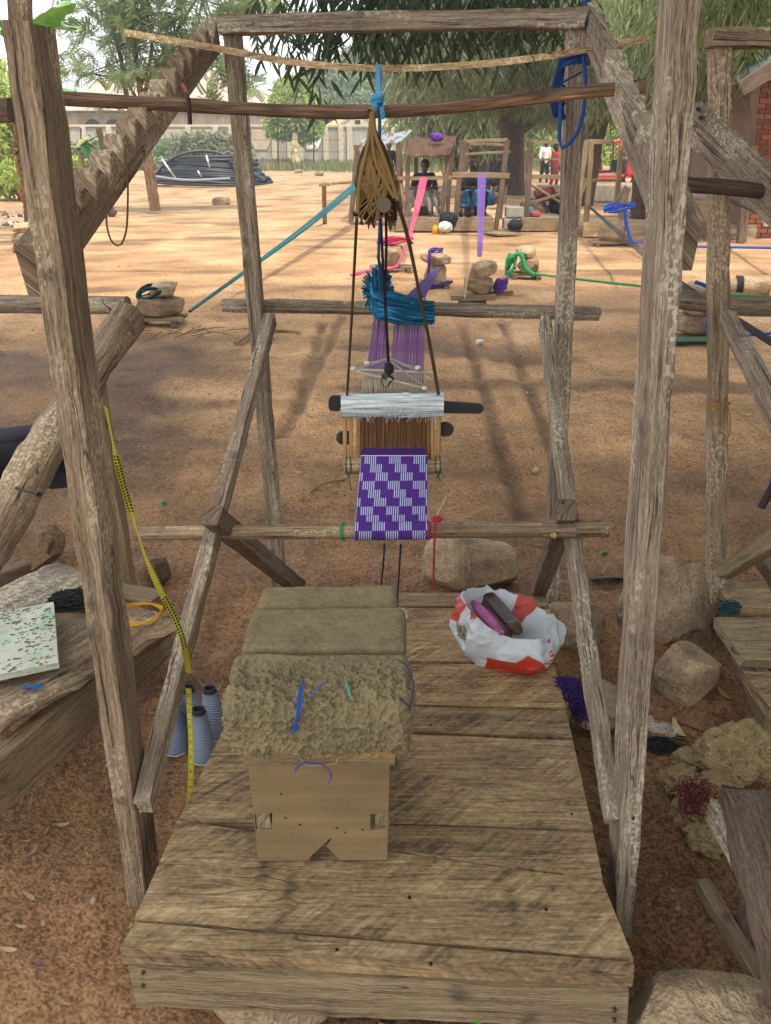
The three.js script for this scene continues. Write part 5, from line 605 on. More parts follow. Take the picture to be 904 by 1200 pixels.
// ---------------------------------------------------------------- right neighbour loom and bench
{
  const nl = thing('neighbour_loom', 'second timber loom frame at the right edge with its own notched rail', 'loom frame', P(842, 700, 2.85).setY(0));
  nl.part('post', timber(P(838, 744, 2.82).setY(-0.02), P(843, 40, 2.82), 0.052, 0.062, { seed: 581, up: V(0, 0, 1) }), M.postBrown);
  nl.part('top_beam', timber(P(832, 44, 2.8), P(960, 45, 2.8), 0.08, 0.05, { seed: 582 }), M.postBrown);
  { const a = P(960, 250, 2.25), b = P(818, 120, 2.9), dir = b.clone().sub(a), L = dir.length(); dir.normalize(); const up = V(0, 1, 0).addScaledVector(dir, -dir.y).normalize(), side = V(0, 0, 0).crossVectors(dir, up); const s = new THREE.Shape(), hh = 0.1, n = 9, p = (L - 0.12) / n; s.moveTo(0, -hh); s.lineTo(0, 0); for (let i = 0; i < n; i++) { const x = i * p; s.lineTo(x + 0.006, -0.026); s.quadraticCurveTo(x + p * 0.15, 0, x + p * 0.4, 0.001); s.lineTo(x + p * 0.9, -0.002); s.quadraticCurveTo(x + p, -0.006, x + p, -0.022); } s.lineTo(L - 0.11, 0); s.lineTo(L, 0); s.lineTo(L, -hh); s.lineTo(0, -hh); const g = new THREE.ExtrudeGeometry(s, { depth: 0.036, bevelEnabled: true, bevelSize: 0.002, bevelThickness: 0.002, bevelSegments: 1 }), uv = g.attributes.uv, q = g.attributes.position; for (let i = 0; i < uv.count; i++) uv.setXY(i, q.getX(i) / 1.1, (q.getY(i) + q.getZ(i)) / 0.32); const m = new THREE.Matrix4().makeBasis(dir, up, side); g.translate(0, 0, -0.02).applyMatrix4(m).translate(a.x, a.y, a.z); nl.part('notched_rail', g, M.post);
    for (const [x, y] of [[818, 128], [821, 138]]) nl.part('nail', pole([P(x, y, 2.78), P(x + 1, y, 2.86)], 0.006, 0.006, { s: 6 }), M.iron); }
  nl.part('brace', timber(P(852, 372, 2.7), P(960, 592, 1.75), 0.04, 0.05, { seed: 583 }), M.post);
  nl.part('short_brace', timber(P(848, 676, 2.72).setY(0.28), P(940, 612, 2.2), 0.042, 0.055, { seed: 584 }), M.tan);
  nl.part('short_brace', timber(P(888, 645, 2.75), P(925, 700, 2.4), 0.05, 0.05, { seed: 585 }), M.dark);
  one('neighbour_log_pole', 'thick grey log pole of the right loom crossing behind its post', 'pole', pole([P(790, 350, 2.98), P(860, 358, 2.95), P(960, 360, 2.9)], 0.031, 0.034, { rough: 0.05, s: 16, seed: 586, su: 0.8, sv: 0.3 }), M.post);
  one('dark_cross_stick', 'dark bark cross stick resting on the right loom rail', 'stick', pole([P(800, 216, 2.5), P(850, 220, 2.48), P(960, 231, 2.45)], 0.018, 0.021, { rough: 0.1, s: 14, seed: 587, color: () => [0.75, 0.68, 0.62] }), M.bark);
  one('yellow_twine', 'orange twine tied round the right loom post with a dangling end', 'twine', merge([strands(4, 0.002, 941, (R) => [P(829, 471 + R() * 5, 2.76), P(840, 473 + R() * 5, 2.74), P(853, 471 + R() * 5, 2.77), P(855, 473, 2.86)]), rope([P(854, 478, 2.77), P(856, 490, 2.77), P(855, 512, 2.76)], 0.003), rope([P(832, 478, 2.75), P(838, 486, 2.75), P(846, 480, 2.75)], 0.002)]), flat('#a8741f'));
  one('fallen_twine', 'straw coloured twine running from the tied post to the right edge', 'twine', rope([P(858, 478, 2.95), P(875, 492, 2.9), P(910, 522, 2.7)], 0.002), flat('#a5864a'));
  one('dark_stick_end', 'charred stick end hanging at the right edge', 'stick', pole([P(892, 595, 2.3), P(905, 572, 2.3), P(915, 545, 2.3)], 0.012, 0.012, { s: 8, rough: 0.1 }), M.iron);
  const rp = thing('neighbour_platform', 'plank platform of the right neighbouring loom', 'platform', G(880, 760)); const rh = 0.16, q = (x, y, h) => G(x, y, h);
  rp.part('plank', timber(q(848, 702, rh), q(985, 702, rh), 0.2, 0.035, { seed: 591, sv: 0.6 }), M.plankB); rp.part('plank', timber(q(852, 752, rh - 0.006), q(990, 752, rh - 0.006), 0.26, 0.035, { seed: 592, sv: 0.6 }), M.tan); rp.part('plank', timber(q(886, 815, rh), q(1010, 815, rh), 0.2, 0.035, { seed: 593, sv: 0.6 }), M.plankB);
  rp.part('side_board', timber(q(838, 700, 0.075).add(V(0.03, 0, 0)), q(905, 842, 0.075), 0.035, 0.13, { seed: 594 }), M.tan); rp.part('bearer', timber(q(852, 716, 0.1), q(912, 815, 0.1), 0.06, 0.06, { seed: 595 }), M.dark);
  one('thread_wisp', 'dark thread wisp caught at the foot of the right loom post', 'thread', strands(24, 0.002, 951, (R) => { const b = q(856, 712, rh + 0.02); return [...Array(5)].map(() => V(b.x + 0.07 * (R() - 0.5), b.y + 0.04 * (R() - 0.5), b.z + 0.05 * (R() - 0.5))); }), M.tealDark);
  // dark bench at the lower right
  const be = thing('dark_bench', 'dark worn bench plank at the lower right beside the husk heap', 'bench', G(900, 1000)); const hb = 0.3;
  be.part('top_plank', timber(q(848, 940, hb).add(V(0.17, 0, 0)), q(990, 1190, hb).add(V(0.06, 0, 0)), 0.34, 0.05, { seed: 601, sv: 0.6, rough: 0.004, bow: 0.002 }), M.dark);
  be.part('side_rail', timber(q(838, 950, hb - 0.04), q(925, 1098, hb - 0.04), 0.03, 0.06, { seed: 602 }), M.post);
  for (const [x, y] of [[880, 1000], [960, 1130]]) be.part('leg', timber(q(x, y, hb - 0.05).setY(0).add(V(0.04, 0, 0)), q(x, y, hb - 0.05).add(V(0.04, 0, 0)), 0.06, 0.06, { seed: 603 + x, up: V(0, 0, 1) }), M.dark);
  one('loose_batten', 'loose square batten lying on the soil in front of the dark bench', 'batten', timber(G(824, 1036, 0.05), G(925, 1206, 0.03), 0.032, 0.03, { seed: 605, bow: 0.002 }), M.tan);
}

// ---------------------------------------------------------------- warp sleds and stones out on the sand
{
  const fib = (n, r, seed, c, sx, sy, sz) => strands(n, r, seed, (R) => { const a = R() * 6.28; return [...Array(7)].map((_, i) => { const t = a + i * 1.1; return V(c.x + sx * Math.cos(t) * (0.7 + 0.3 * R()), c.y + sy * Math.sin(t * 1.3) * (0.6 + 0.4 * R()), c.z + sz * Math.sin(t) * (0.7 + 0.3 * R())); }); }, { n: 22 });
  const sled = (label, px, py, w, d = 0.3) => { const p = onG(px, py), t = thing('drag_sled', label, 'sled', p); for (const s of [-0.36, 0.36]) t.part('runner', timber(p.clone().add(V(w * s, 0.02, d * 0.7)), p.clone().add(V(w * s * 0.9, 0.02, -d * 0.8)), 0.06, 0.045), M.dark); for (const s of [-0.3, 0.3]) t.part('plank', timber(p.clone().add(V(-w / 2, 0.062, s * d)), p.clone().add(V(w / 2, 0.066, s * d * 1.2)), 0.1, 0.03), M.tan); return p; };
  const st = (label, p, dx, y, sx, sy, sz, seed, mat = M.stone, e = 4.5) => one('stone', label, 'stone', rock(p.clone().add(V(dx, y + sy / 2, 0)), sx, sy, sz, { seed, e, amp: 0.08, n: 20, rot: [0, seed * 0.7, 0.06 * Math.sin(seed)] }), mat);
  let p;
  // teal sled at the left
  p = sled('low sled under the two stones with teal yarn', 187, 380, 0.5); st('broad brown stone on the teal yarn sled', p, 0.0, 0.08, 0.47, 0.2, 0.34, 1, M.stone); st('smaller upper stone wrapped by teal yarn', p, 0.07, 0.26, 0.27, 0.13, 0.24, 2, M.stonePale);
  one('teal_yarn', 'teal yarn hank looped over the upper stone of the left sled', 'yarn', fib(70, 0.006, 21, p.clone().add(V(-0.03, 0.31, 0.06)), 0.15, 0.07, 0.12), flat('#123f45')); one('purple_yarn', 'purple yarn end hanging off the left sled', 'yarn', fib(26, 0.006, 22, p.clone().add(V(-0.26, 0.06, 0.16)), 0.09, 0.05, 0.1), M.purpleLt);
  const strip = (name, label, cat, a, b, w0, w1, mat) => { const n = 18, L = []; for (let i = 0; i < n; i++) { const t = i / (n - 1) - 0.5, m = a.clone().lerp(b, 0.5).add(V(t * (w0 + w1) / 2, -0.05 - 0.02 * n3(i * 3.1, a.x, 2), 0)); L.push(pole([a.clone().add(V(t * w0, 0.006 * n3(i, 2, 1), 0)), m, b.clone().add(V(t * w1, 0, 0))], Math.max(w0, w1) / n * 0.42, Math.max(w1, 0.05) / n * 0.5, { s: 5, n: 16, rough: 0, open: true })); } return one(name, label, cat, merge(L), mat); };
  strip('teal_warp', 'teal warp strip stretched from the left sled to the far looms', 'warp', p.clone().add(V(0.3, 0.12, 0)), P(424, 212, 20), 0.02, 0.22, M.teal);
  one('straw_litter', 'heap of twigs and straw litter beside the teal yarn sled', 'litter', strands(34, 0.003, 23, (R) => { const b = onG(226, 392); return (() => { const x = b.x + 0.8 * (R() + R() - 1), z = b.z + 0.4 * (R() - 0.5), a = R() * 6, l = 0.05 + 0.12 * R(); return [-1, 0, 1].map((k) => V(x + k * l * Math.cos(a), b.y + 0.012 + 0.02 * R(), z + k * l * Math.sin(a))); })(); }, { n: 4 }), M.dark);
  // stones by the left edge
  { const b = onG(28, 296); st('flat dark stone at the bottom of the left edge pile', b, 0.0, 0, 0.4, 0.13, 0.3, 3, M.stoneDark); st('middle stone of the pile at the left edge', b, 0.08, 0.12, 0.42, 0.2, 0.3, 4); st('top stone of the pile at the left edge', b, 0.1, 0.31, 0.4, 0.16, 0.28, 5, M.stonePale); }
  // pink, purple, centre sleds
  p = sled('sled carrying the pink topped block', 460, 318, 0.62); st('pale concrete block under the pink yarn', p, 0, 0.08, 0.3, 0.27, 0.28, 6, M.stonePale, 7);
  one('pink_yarn', 'crimson pink yarn roll on top of the pale block', 'yarn', fib(50, 0.009, 24, p.clone().add(V(0.04, 0.4, 0)), 0.26, 0.05, 0.1), M.magenta); one('pink_yarn', 'pink yarn trail on the sand beside the pale block', 'yarn', rope([p.clone().add(V(-0.55, 0.02, 0.5)), p.clone().add(V(-0.3, 0.05, 0.3)), p.clone().add(V(0.05, 0.1, 0.25)), p.clone().add(V(0.16, 0.3, 0.1))], 0.02), M.pink);
  strip('pink_warp', 'pink warp fanning down from the roofed loom to the pale block', 'warp', P(497, 208, 18.6), p.clone().add(V(0.22, 0.42, 0)), 0.15, 0.04, M.pink);
  p = sled('small dark sled under the two blocks with purple yarn', 510, 337, 0.36); st('lower block of the purple yarn sled', p, 0, 0.07, 0.25, 0.2, 0.24, 7, M.stone, 6); st('upper block of the purple yarn sled', p, 0, 0.27, 0.33, 0.14, 0.26, 8, M.stonePale, 6);
  one('purple_yarn', 'purple yarn bound round the two stacked blocks', 'yarn', merge([fib(24, 0.008, 25, p.clone().add(V(0, 0.43, 0)), 0.09, 0.03, 0.08), rope([p.clone().add(V(-0.08, 0.44, 0.1)), p.clone().add(V(-0.08, 0.4, 0.16)), p.clone().add(V(-0.09, 0.2, 0.16)), p.clone().add(V(-0.09, 0.06, 0.16)), p.clone().add(V(0.2, 0.1, 0.2))], 0.018)]), flat('#4a2a7c'));
  { const b = onG(558, 357), t = thing('drag_sled', 'wide plank sled under the tall stone and purple ball', 'sled', b); t.part('plank', timber(b.clone().add(V(-0.28, 0.09, 0.06)), b.clone().add(V(0.2, 0.1, 0.1)), 0.16, 0.05), M.tan); t.part('plank', timber(b.clone().add(V(-0.02, 0.1, -0.12)), b.clone().add(V(0.4, 0.12, -0.04)), 0.1, 0.05), M.tan); t.part('runner', timber(b.clone().add(V(-0.2, 0.03, 0.1)), b.clone().add(V(0.1, 0.03, 0.1)), 0.06, 0.05), M.dark);
    st('lower half of the tall stone on the wide sled', b, 0.02, 0.12, 0.32, 0.18, 0.28, 9, M.stone, 5); st('upper half of the tall stone on the wide sled', b, 0.05, 0.28, 0.3, 0.19, 0.26, 10, M.stonePale, 4);
    one('purple_ball', 'ball of purple yarn on the right end of the wide sled', 'yarn', merge([fib(50, 0.008, 26, b.clone().add(V(0.26, 0.2, 0)), 0.075, 0.08, 0.07), rock(b.clone().add(V(0.26, 0.2, 0)), 0.13, 0.14, 0.12, { n: 8, e: 2 })]), flat('#5e3596'));
    one('tie_cord', 'pale cord tied down the front of the tall stone', 'cord', rope([b.clone().add(V(-0.06, 0.46, 0.1)), b.clone().add(V(-0.12, 0.3, 0.2)), b.clone().add(V(-0.14, 0.1, 0.2))], 0.008), M.cream);
    strip('purple_warp', 'purple warp hanging from the middle loom bar to the tall stone', 'warp', P(565, 204, 18.5), b.clone().add(V(0.04, 0.48, -0.2)), 0.16, 0.05, M.purpleLt); }
  p = sled('dark sled under the stones with green yarn', 615, 326, 0.42); st('lower stone of the green yarn sled', p, 0.03, 0.07, 0.36, 0.18, 0.28, 11, M.stone); st('upper round stone of the green yarn sled', p, 0.0, 0.24, 0.28, 0.17, 0.24, 12, M.stonePale, 2.6);
  one('green_yarn', 'green yarn skein draped over the stones beside the green rope', 'yarn', merge([fib(46, 0.01, 27, p.clone().add(V(-0.2, 0.18, 0.1)), 0.07, 0.14, 0.1), rope([p.clone().add(V(-0.22, 0.26, 0.1)), p.clone().add(V(-0.1, 0.32, 0.16)), p.clone().add(V(-0.02, 0.14, 0.2)), p.clone().add(V(0.1, 0.06, 0.2))], 0.03)]), M.green);
  one('green_rope', 'green warp rope stretched low across the sand to the right edge', 'warp', rope([p.clone().add(V(0.1, 0.08, 0.2)), P(720, 332, 10), P(940, 352, 6.2)], 0.014, { step: 0.2 }), M.green);
  // blue sled, right stack, log
  p = sled('sled with blue yarn in front of the pale timber loom', 716, 288, 0.72); st('flat block on the blue yarn sled', p, 0, 0.07, 0.42, 0.3, 0.3, 13, M.stone, 6); one('blue_yarn', 'royal blue yarn hanging over the block of the far sled', 'yarn', merge([fib(26, 0.012, 28, p.clone().add(V(0.06, 0.62, 0.1)), 0.28, 0.08, 0.1), rope([p.clone().add(V(0.14, 0.6, 0.16)), p.clone().add(V(0.2, 0.3, 0.2)), p.clone().add(V(0.3, 0.05, 0.3))], 0.03)]), M.royal);
  p = sled('green painted sled under the stacked stones at the right', 808, 402, 0.5, 0.2); st('lowest stone of the right stack', p, 0, 0.09, 0.36, 0.17, 0.28, 14); st('middle stone of the right stack', p, 0.02, 0.25, 0.34, 0.12, 0.26, 15, M.stone); st('top stone of the right stack behind the log pole', p, -0.02, 0.37, 0.38, 0.15, 0.26, 16, M.stonePale);
  one('blue_band', 'bright blue yarn band running down the stacked stones', 'yarn', rope([p.clone().add(V(-0.05, 0.54, 0.1)), p.clone().add(V(0.04, 0.5, 0.16)), p.clone().add(V(0.06, 0.3, 0.18)), p.clone().add(V(0.1, 0.1, 0.18)), p.clone().add(V(0.2, 0.06, 0.16))], 0.016), M.royal);
  one('sled_rail', 'pale green sled rail in front of the stacked stones', 'rail', timber(p.clone().add(V(-0.22, 0.07, 0.2)), p.clone().add(V(0.24, 0.07, 0.2)), 0.03, 0.03), flat('#5e8f7c'));
  one('blue_line', 'blue warp line low on the sand near the right edge', 'warp', rope([p.clone().add(V(0.18, 0.06, 0.1)), P(870, 393, 7.2), P(950, 388, 7)], 0.013, { step: 0.2 }), M.royal); one('blue_line', 'blue warp line stretched behind the right loom post', 'warp', rope([P(735, 283, 15.4), P(820, 289, 12), P(950, 291, 11)], 0.016, { step: 0.2 }), M.royal);
  { const b = onG(868, 346); one('log', 'pale log with a dark band lying behind the right pole', 'log', pole([b.clone().add(V(-0.28, 0.11, -0.05)), b.clone().add(V(0.3, 0.1, 0.05))], 0.1, 0.095, { rough: 0.1, s: 16 }), M.stonePale); one('dark_band', 'dark strap round the pale log', 'strap', pole([b.clone().add(V(-0.07, 0.11, -0.01)), b.clone().add(V(0.0, 0.11, 0.0))], 0.112, 0.112, { rough: 0.03, s: 16 }), M.black); }
  one('dark_warp', 'dark warp threads slanting from the pale timber loom to the right edge', 'warp', merge([0, 1, 2, 3, 4, 5].map((i) => rope([P(672 + i, 226 + i, 21), P(745, 285 + i * 1.6, 11), P(800, 330 + i * 1.6, 7), P(930, 412 + i * 2, 4.6)], 0.004, { step: 0.3 }))), flat('#26222c'));
  one('far_dark_warp', 'dark warp line running down behind the far right loom', 'warp', rope([P(850, 232, 18), P(930, 268, 12)], 0.03, { step: 0.4 }), flat('#332e35'));
  one('stake', 'short wooden stake with a crosspiece standing in the sand', 'stake', merge([timber(onG(381, 262), P(380, 216, 19.6), 0.09, 0.09), timber(P(374, 217, 19.6), P(387, 216, 19.6), 0.1, 0.06)]), M.tan);
}

// ---------------------------------------------------------------- people
function arc(pts) { return pts; }
function person(label, pos, turn, o) {
  const caps = [], C = (a, ar, b, br) => caps.push([...a, ar, ...b, br]), s = o.pose === 'sit';
  const hip = s ? [0, 0.58, -0.05] : [0, 0.93, 0], neck = s ? [0, 1.04, 0.03] : [0, 1.46, 0.02], ch = [lerp(hip[0], neck[0], 0.68), lerp(hip[1], neck[1], 0.68), lerp(hip[2], neck[2], 0.68)], head = [o.look ?? 0, neck[1] + 0.15, neck[2] + (s ? 0.055 : 0.02)];
  const J = { hip, neck, ch, head }; const L = (sd) => { const sh = [sd * 0.175, neck[1] - 0.07, neck[2] - 0.01], hj = [sd * 0.09, hip[1], hip[2]]; let el, ha, kn, an; if (s) { el = [sd * 0.27, neck[1] - 0.33, neck[2] + 0.08]; ha = o.hands ? [sd * o.hands[0], o.hands[1], o.hands[2]] : [sd * 0.14, 0.74, 0.38]; kn = [sd * 0.2, 0.6, 0.4]; an = [sd * 0.13, 0.27, 0.48]; } else { el = [sd * 0.24, 1.14, -0.01]; ha = [sd * 0.25, 0.88, 0.08]; kn = [sd * 0.1, 0.5, 0.03 + sd * 0.05]; an = [sd * 0.11, 0.08, -0.02 + sd * 0.08]; } return { sh, el, ha, hj, kn, an }; };
  const Ls = [L(-1), L(1)];
  // body
  C(hip, 0.125, [hip[0], hip[1] + 0.16, hip[2]], 0.115); C([hip[0], hip[1] + 0.16, hip[2]], 0.115, ch, 0.13); C([-0.09, ch[1], ch[2]], 0.1, [0.09, ch[1], ch[2]], 0.1); C([-0.15, neck[1] - 0.07, neck[2] - 0.01], 0.055, [0.15, neck[1] - 0.07, neck[2] - 0.01], 0.055); C([0, neck[1] - 0.04, neck[2]], 0.055, [head[0] * 0.5, head[1] - 0.07, head[2] - 0.02], 0.05);
  const dn = s ? 0.02 : 0; C([head[0], head[1] + 0.025, head[2] - 0.02], 0.088, [head[0], head[1] + 0.02, head[2] + 0.01], 0.084); C([head[0], head[1] - 0.02, head[2] + 0.02], 0.066, [head[0], head[1] - 0.085 - dn, head[2] + 0.045], 0.04); C([head[0], head[1] + 0.005, head[2] + 0.088], 0.01, [head[0], head[1] - 0.03, head[2] + 0.106], 0.014);
  for (const e of [-1, 1]) C([head[0] + e * 0.085, head[1] - 0.01, head[2] - 0.01], 0.016, [head[0] + e * 0.09, head[1] + 0.02, head[2] - 0.018], 0.018);
  for (const q of Ls) { C(q.sh, 0.06, q.el, 0.043); C(q.el, 0.043, q.ha, 0.028); C(q.hj, 0.09, q.kn, 0.06); C(q.kn, 0.058, q.an, 0.036); C(q.an, 0.036, [q.an[0] * 1.1, q.an[1] - 0.05, q.an[2] + 0.05], 0.034); C([q.an[0] * 1.1, q.an[1] - 0.05, q.an[2] + 0.05], 0.032, [q.an[0] * 1.25, q.an[1] - 0.065, q.an[2] + 0.17], 0.024); }
  const bodyG = skinMesh(caps, 0.018, 0.016), hands = [];
  Ls.forEach((q, k) => { const sd = k ? 1 : -1, d = V(q.ha[0] - q.el[0], q.ha[1] - q.el[1], q.ha[2] - q.el[2]).normalize(), w = V(q.ha[0], q.ha[1], q.ha[2]), across = V(0, 0, 0).crossVectors(d, V(sd * 0.3, 1, 0)).normalize(), nrm = V(0, 0, 0).crossVectors(across, d).normalize().multiplyScalar(-1), hc = [], at = (a, b, c) => { const v = w.clone().addScaledVector(d, a).addScaledVector(across, b).addScaledVector(nrm, c); return [v.x, v.y, v.z]; };
    hc.push([...at(-0.03, 0, 0), 0.027, ...at(0.02, 0, 0), 0.024]); for (const b of [-0.026, -0.009, 0.009, 0.024]) hc.push([...at(0.01, b * 0.7, 0), 0.014, ...at(0.075, b, 0), 0.012]);
    [[-0.028, 0.06], [-0.01, 0.072], [0.009, 0.067], [0.027, 0.052]].forEach(([b, l]) => { const m1 = at(0.075 + l * 0.5, b * 1.1, 0.012), m2 = at(0.075 + l * 0.72, b * 1.1, 0.012 + l * 0.55); hc.push([...at(0.075, b, 0), 0.0095, ...m1, 0.0085], [...m1, 0.0085, ...m2, 0.0075]); }); const th = -0.03; hc.push([...at(0.015, th * 0.8, 0.004), 0.013, ...at(0.05, th * 1.7, 0.022), 0.0105], [...at(0.05, th * 1.7, 0.022), 0.0105, ...at(0.078, th * 1.5, 0.038), 0.0085]);
    hands.push(skinMesh(hc, 0.005, 0.004)); });
  const t = new THREE.Group(); t.name = numbered('person'); meta(t, label, 'person'); t.position.copy(pos); t.rotation.y = turn; t.scale.setScalar(s ? 0.9 : 1); scene.add(t);
  const add = (n, g, m) => { const q = new THREE.Mesh(g, m); q.name = n; q.castShadow = q.receiveShadow = true; t.add(q); };
  add('body', merge([bodyG, ...hands]), flat(o.skin ?? '#4a2f22', { roughness: 0.6 }));
  // hair, eyes, mouth
  const hairM = flat(o.hair ?? '#120e0c'); add('hair', skinMesh([[head[0], head[1] + 0.04, head[2] - 0.03, 0.095, head[0], head[1] + 0.055, head[2] + 0.0, 0.085], [head[0], head[1] - 0.01, head[2] - 0.05, 0.08, head[0], head[1] + 0.03, head[2] - 0.03, 0.09]], 0.014, 0.01), hairM);
  for (const e of [-1, 1]) { add('eye', new THREE.SphereGeometry(0.011, 10, 8).translate(head[0] + e * 0.032, head[1] + 0.004, head[2] + 0.084), flat('#e3dcd2')); add('eye', new THREE.SphereGeometry(0.006, 8, 6).translate(head[0] + e * 0.032, head[1] + 0.003, head[2] + 0.0925), M.black); } add('mouth', new THREE.CapsuleGeometry(0.006, 0.03, 4, 8).rotateZ(Math.PI / 2).translate(head[0], head[1] - 0.062, head[2] + 0.083), flat('#5c2f2b'));
  // shirt
  const shc = [[...hip, 0.14, hip[0], hip[1] + 0.16, hip[2], 0.135], [hip[0], hip[1] + 0.16, hip[2], 0.135, ...ch, 0.148], [-0.09, ch[1], ch[2], 0.116, 0.09, ch[1], ch[2], 0.116], [-0.15, neck[1] - 0.075, neck[2] - 0.01, 0.068, 0.15, neck[1] - 0.075, neck[2] - 0.01, 0.068]];
  for (const q of Ls) { const f = o.sleeve ?? 0.7, e = [0, 1, 2].map((i) => lerp(q.sh[i], q.el[i], Math.min(1, f))); shc.push([...q.sh, 0.075, ...e, 0.064]); if (f > 1) shc.push([...q.el, 0.06, ...[0, 1, 2].map((i) => lerp(q.el[i], q.ha[i], f - 1)), 0.045]); }
  add('shirt', skinMesh(shc, 0.018, 0.016), flat(o.shirt));
  if (o.wrap) { const wc = [[-0.12, hip[1] + 0.02, hip[2] + 0.04, 0.125, 0.12, hip[1] + 0.02, hip[2] + 0.04, 0.125], [-0.3, 0.48, 0.42, 0.07, 0.3, 0.5, 0.42, 0.07], [-0.36, 0.36, 0.44, 0.04, 0.36, 0.42, 0.42, 0.05], [-0.22, 0.6, 0.34, 0.1, 0.22, 0.6, 0.34, 0.1], [-0.2, 0.55, 0.1, 0.12, -0.22, 0.58, 0.36, 0.1], [0.2, 0.55, 0.1, 0.12, 0.22, 0.58, 0.36, 0.1]]; if (o.long) wc.push([-0.26, 0.5, 0.46, 0.06, -0.34, 0.2, 0.5, 0.035], [0.26, 0.5, 0.46, 0.06, 0.34, 0.22, 0.5, 0.035], [-0.1, 0.5, 0.48, 0.06, -0.14, 0.26, 0.52, 0.035], [0.1, 0.5, 0.48, 0.06, 0.14, 0.26, 0.52, 0.035]); const g = skinMesh(wc, 0.018, 0.02), q = g.attributes.position; for (let i = 0; i < q.count; i++) q.setZ(i, q.getZ(i) + 0.02 * Math.sin(q.getX(i) * 40 + 8 * q.getY(i))); g.computeVertexNormals(); add('wrapper_cloth', g, flat(o.wrap)); }
  const tc = []; for (const q of Ls) { tc.push([...q.hj, 0.108, ...q.kn, 0.078], [...q.kn, 0.076, ...[0, 1, 2].map((i) => lerp(q.kn[i], q.an[i], o.leg ?? 0.9)), 0.056]); } tc.push([-0.07, hip[1] + 0.03, hip[2], 0.115, 0.07, hip[1] + 0.03, hip[2], 0.115]); add('trousers', skinMesh(tc, 0.018, 0.012), flat(o.trousers));
  return t;
}
const base = (x, d, y = 0) => { const p = P(x, 600, d); const q = P(x, 168, d); return V(q.x, y, -d); };
person('weaver seated under the brown corrugated roof, dark purple shirt and grey lap cloth', base(498, 19.4, 0.12), -0.05, { pose: 'sit', shirt: '#2c2033', wrap: '#8d867b', long: true, trousers: '#5a564f', look: 0.02 });
person('weaver seated at the open middle loom, dark clothes and blue cloth over the lap', base(558, 19.4, 0.12), 0.1, { pose: 'sit', shirt: '#17151a', wrap: '#2a6388', trousers: '#1a181a', skin: '#2f1f18', look: -0.03 });
person('person in black sitting behind the tree trunk beside the middle loom', base(588, 25, 0.12), -0.5, { pose: 'sit', shirt: '#141316', trousers: '#151519', skin: '#33221a' });
person('person in a white top and dark trousers standing beyond the empty loom', base(640, 41, 0.0), 0.4, { pose: 'stand', shirt: '#dcd9d2', trousers: '#191b22', sleeve: 1.5 });
person('person in red clothes standing left of the right back post', base(652, 38, -0.15), 0.9, { pose: 'stand', shirt: '#9c2838', trousers: '#7c2a36', sleeve: 1.3 });
person('person in black standing far behind the raffia bundle', base(456, 36, -0.1), 0.2, { pose: 'stand', shirt: '#141316', trousers: '#1c1b20', sleeve: 1.4 });
for (const [x, d, l] of [[498, 19.5, 'low seat block under the weaver with the grey lap cloth'], [558, 19.5, 'low seat block under the weaver with the blue cloth'], [588, 25.05, 'seat block under the person in black']]) { const p = base(x, d, 0.15); one('seat_block', l, 'seat', box(V(p.x, 0.37, p.z - 0.02), 0.38, 0.46, 0.3), M.dark); }

// ---------------------------------------------------------------- far looms
function farLoom(name, label, d, o, mats) {
  const t = thing(name, label, 'loom', base(o.x, d)), g = (x, y, dd = d) => P(x, y, dd);
  for (const [x0, y0, x1, y1, dd] of o.posts) { const a = g(x0, y0, d + (dd ?? 0)); t.part('post', timber(a, g(x1, y1, d + (dd ?? 0)), 0.09, 0.09, { step: 0.4, bow: 0.02 }), mats[0]); }
  for (const [x0, y0, x1, y1, dd, w] of o.bars) t.part('bar', timber(g(x0, y0, d + (dd ?? 0)), g(x1, y1, d + (dd ?? 0)), w ?? 0.07, w ?? 0.07, { step: 0.4, bow: 0.02 }), mats[1] ?? mats[0]);
  if (o.deck) { const [x0, x1, y, dd] = o.deck, a = base(x0, d, 0), b = base(x1, d, 0), n = 5; for (let i = 0; i < n; i++) { const z = -d + 0.15 - (i + 0.5) * (dd / n); t.part('plank', timber(V(a.x, 0.22, z), V(b.x, 0.22, z), dd / n - 0.012, 0.05, { step: 0.5 }), mats[2] ?? mats[0]); } t.part('front_board', timber(V(a.x, 0.1, -d + 0.16), V(b.x, 0.1, -d + 0.16), 0.04, 0.2, { step: 0.5 }), mats[2] ?? mats[0]); }
  return t;
}
const W3 = [M.dark, M.tan, M.tan];
farLoom('roofed_loom', 'far loom with a brown corrugated roof and a seated weaver', 18.8, { x: 500, posts: [[477, 268, 478, 164], [516, 268, 527, 172], [470, 262, 469, 166, 1.6], [524, 258, 531, 170, 1.6], [488, 262, 487, 170, 1.6]], bars: [[466, 209, 532, 208], [477, 182, 528, 184, 0, 0.05], [466, 226, 526, 227, 0.4, 0.06], [478, 266, 470, 215, 0, 0.05], [494, 262, 484, 226, 0.8, 0.05]], deck: [464, 522, 262, 1.7] }, W3);
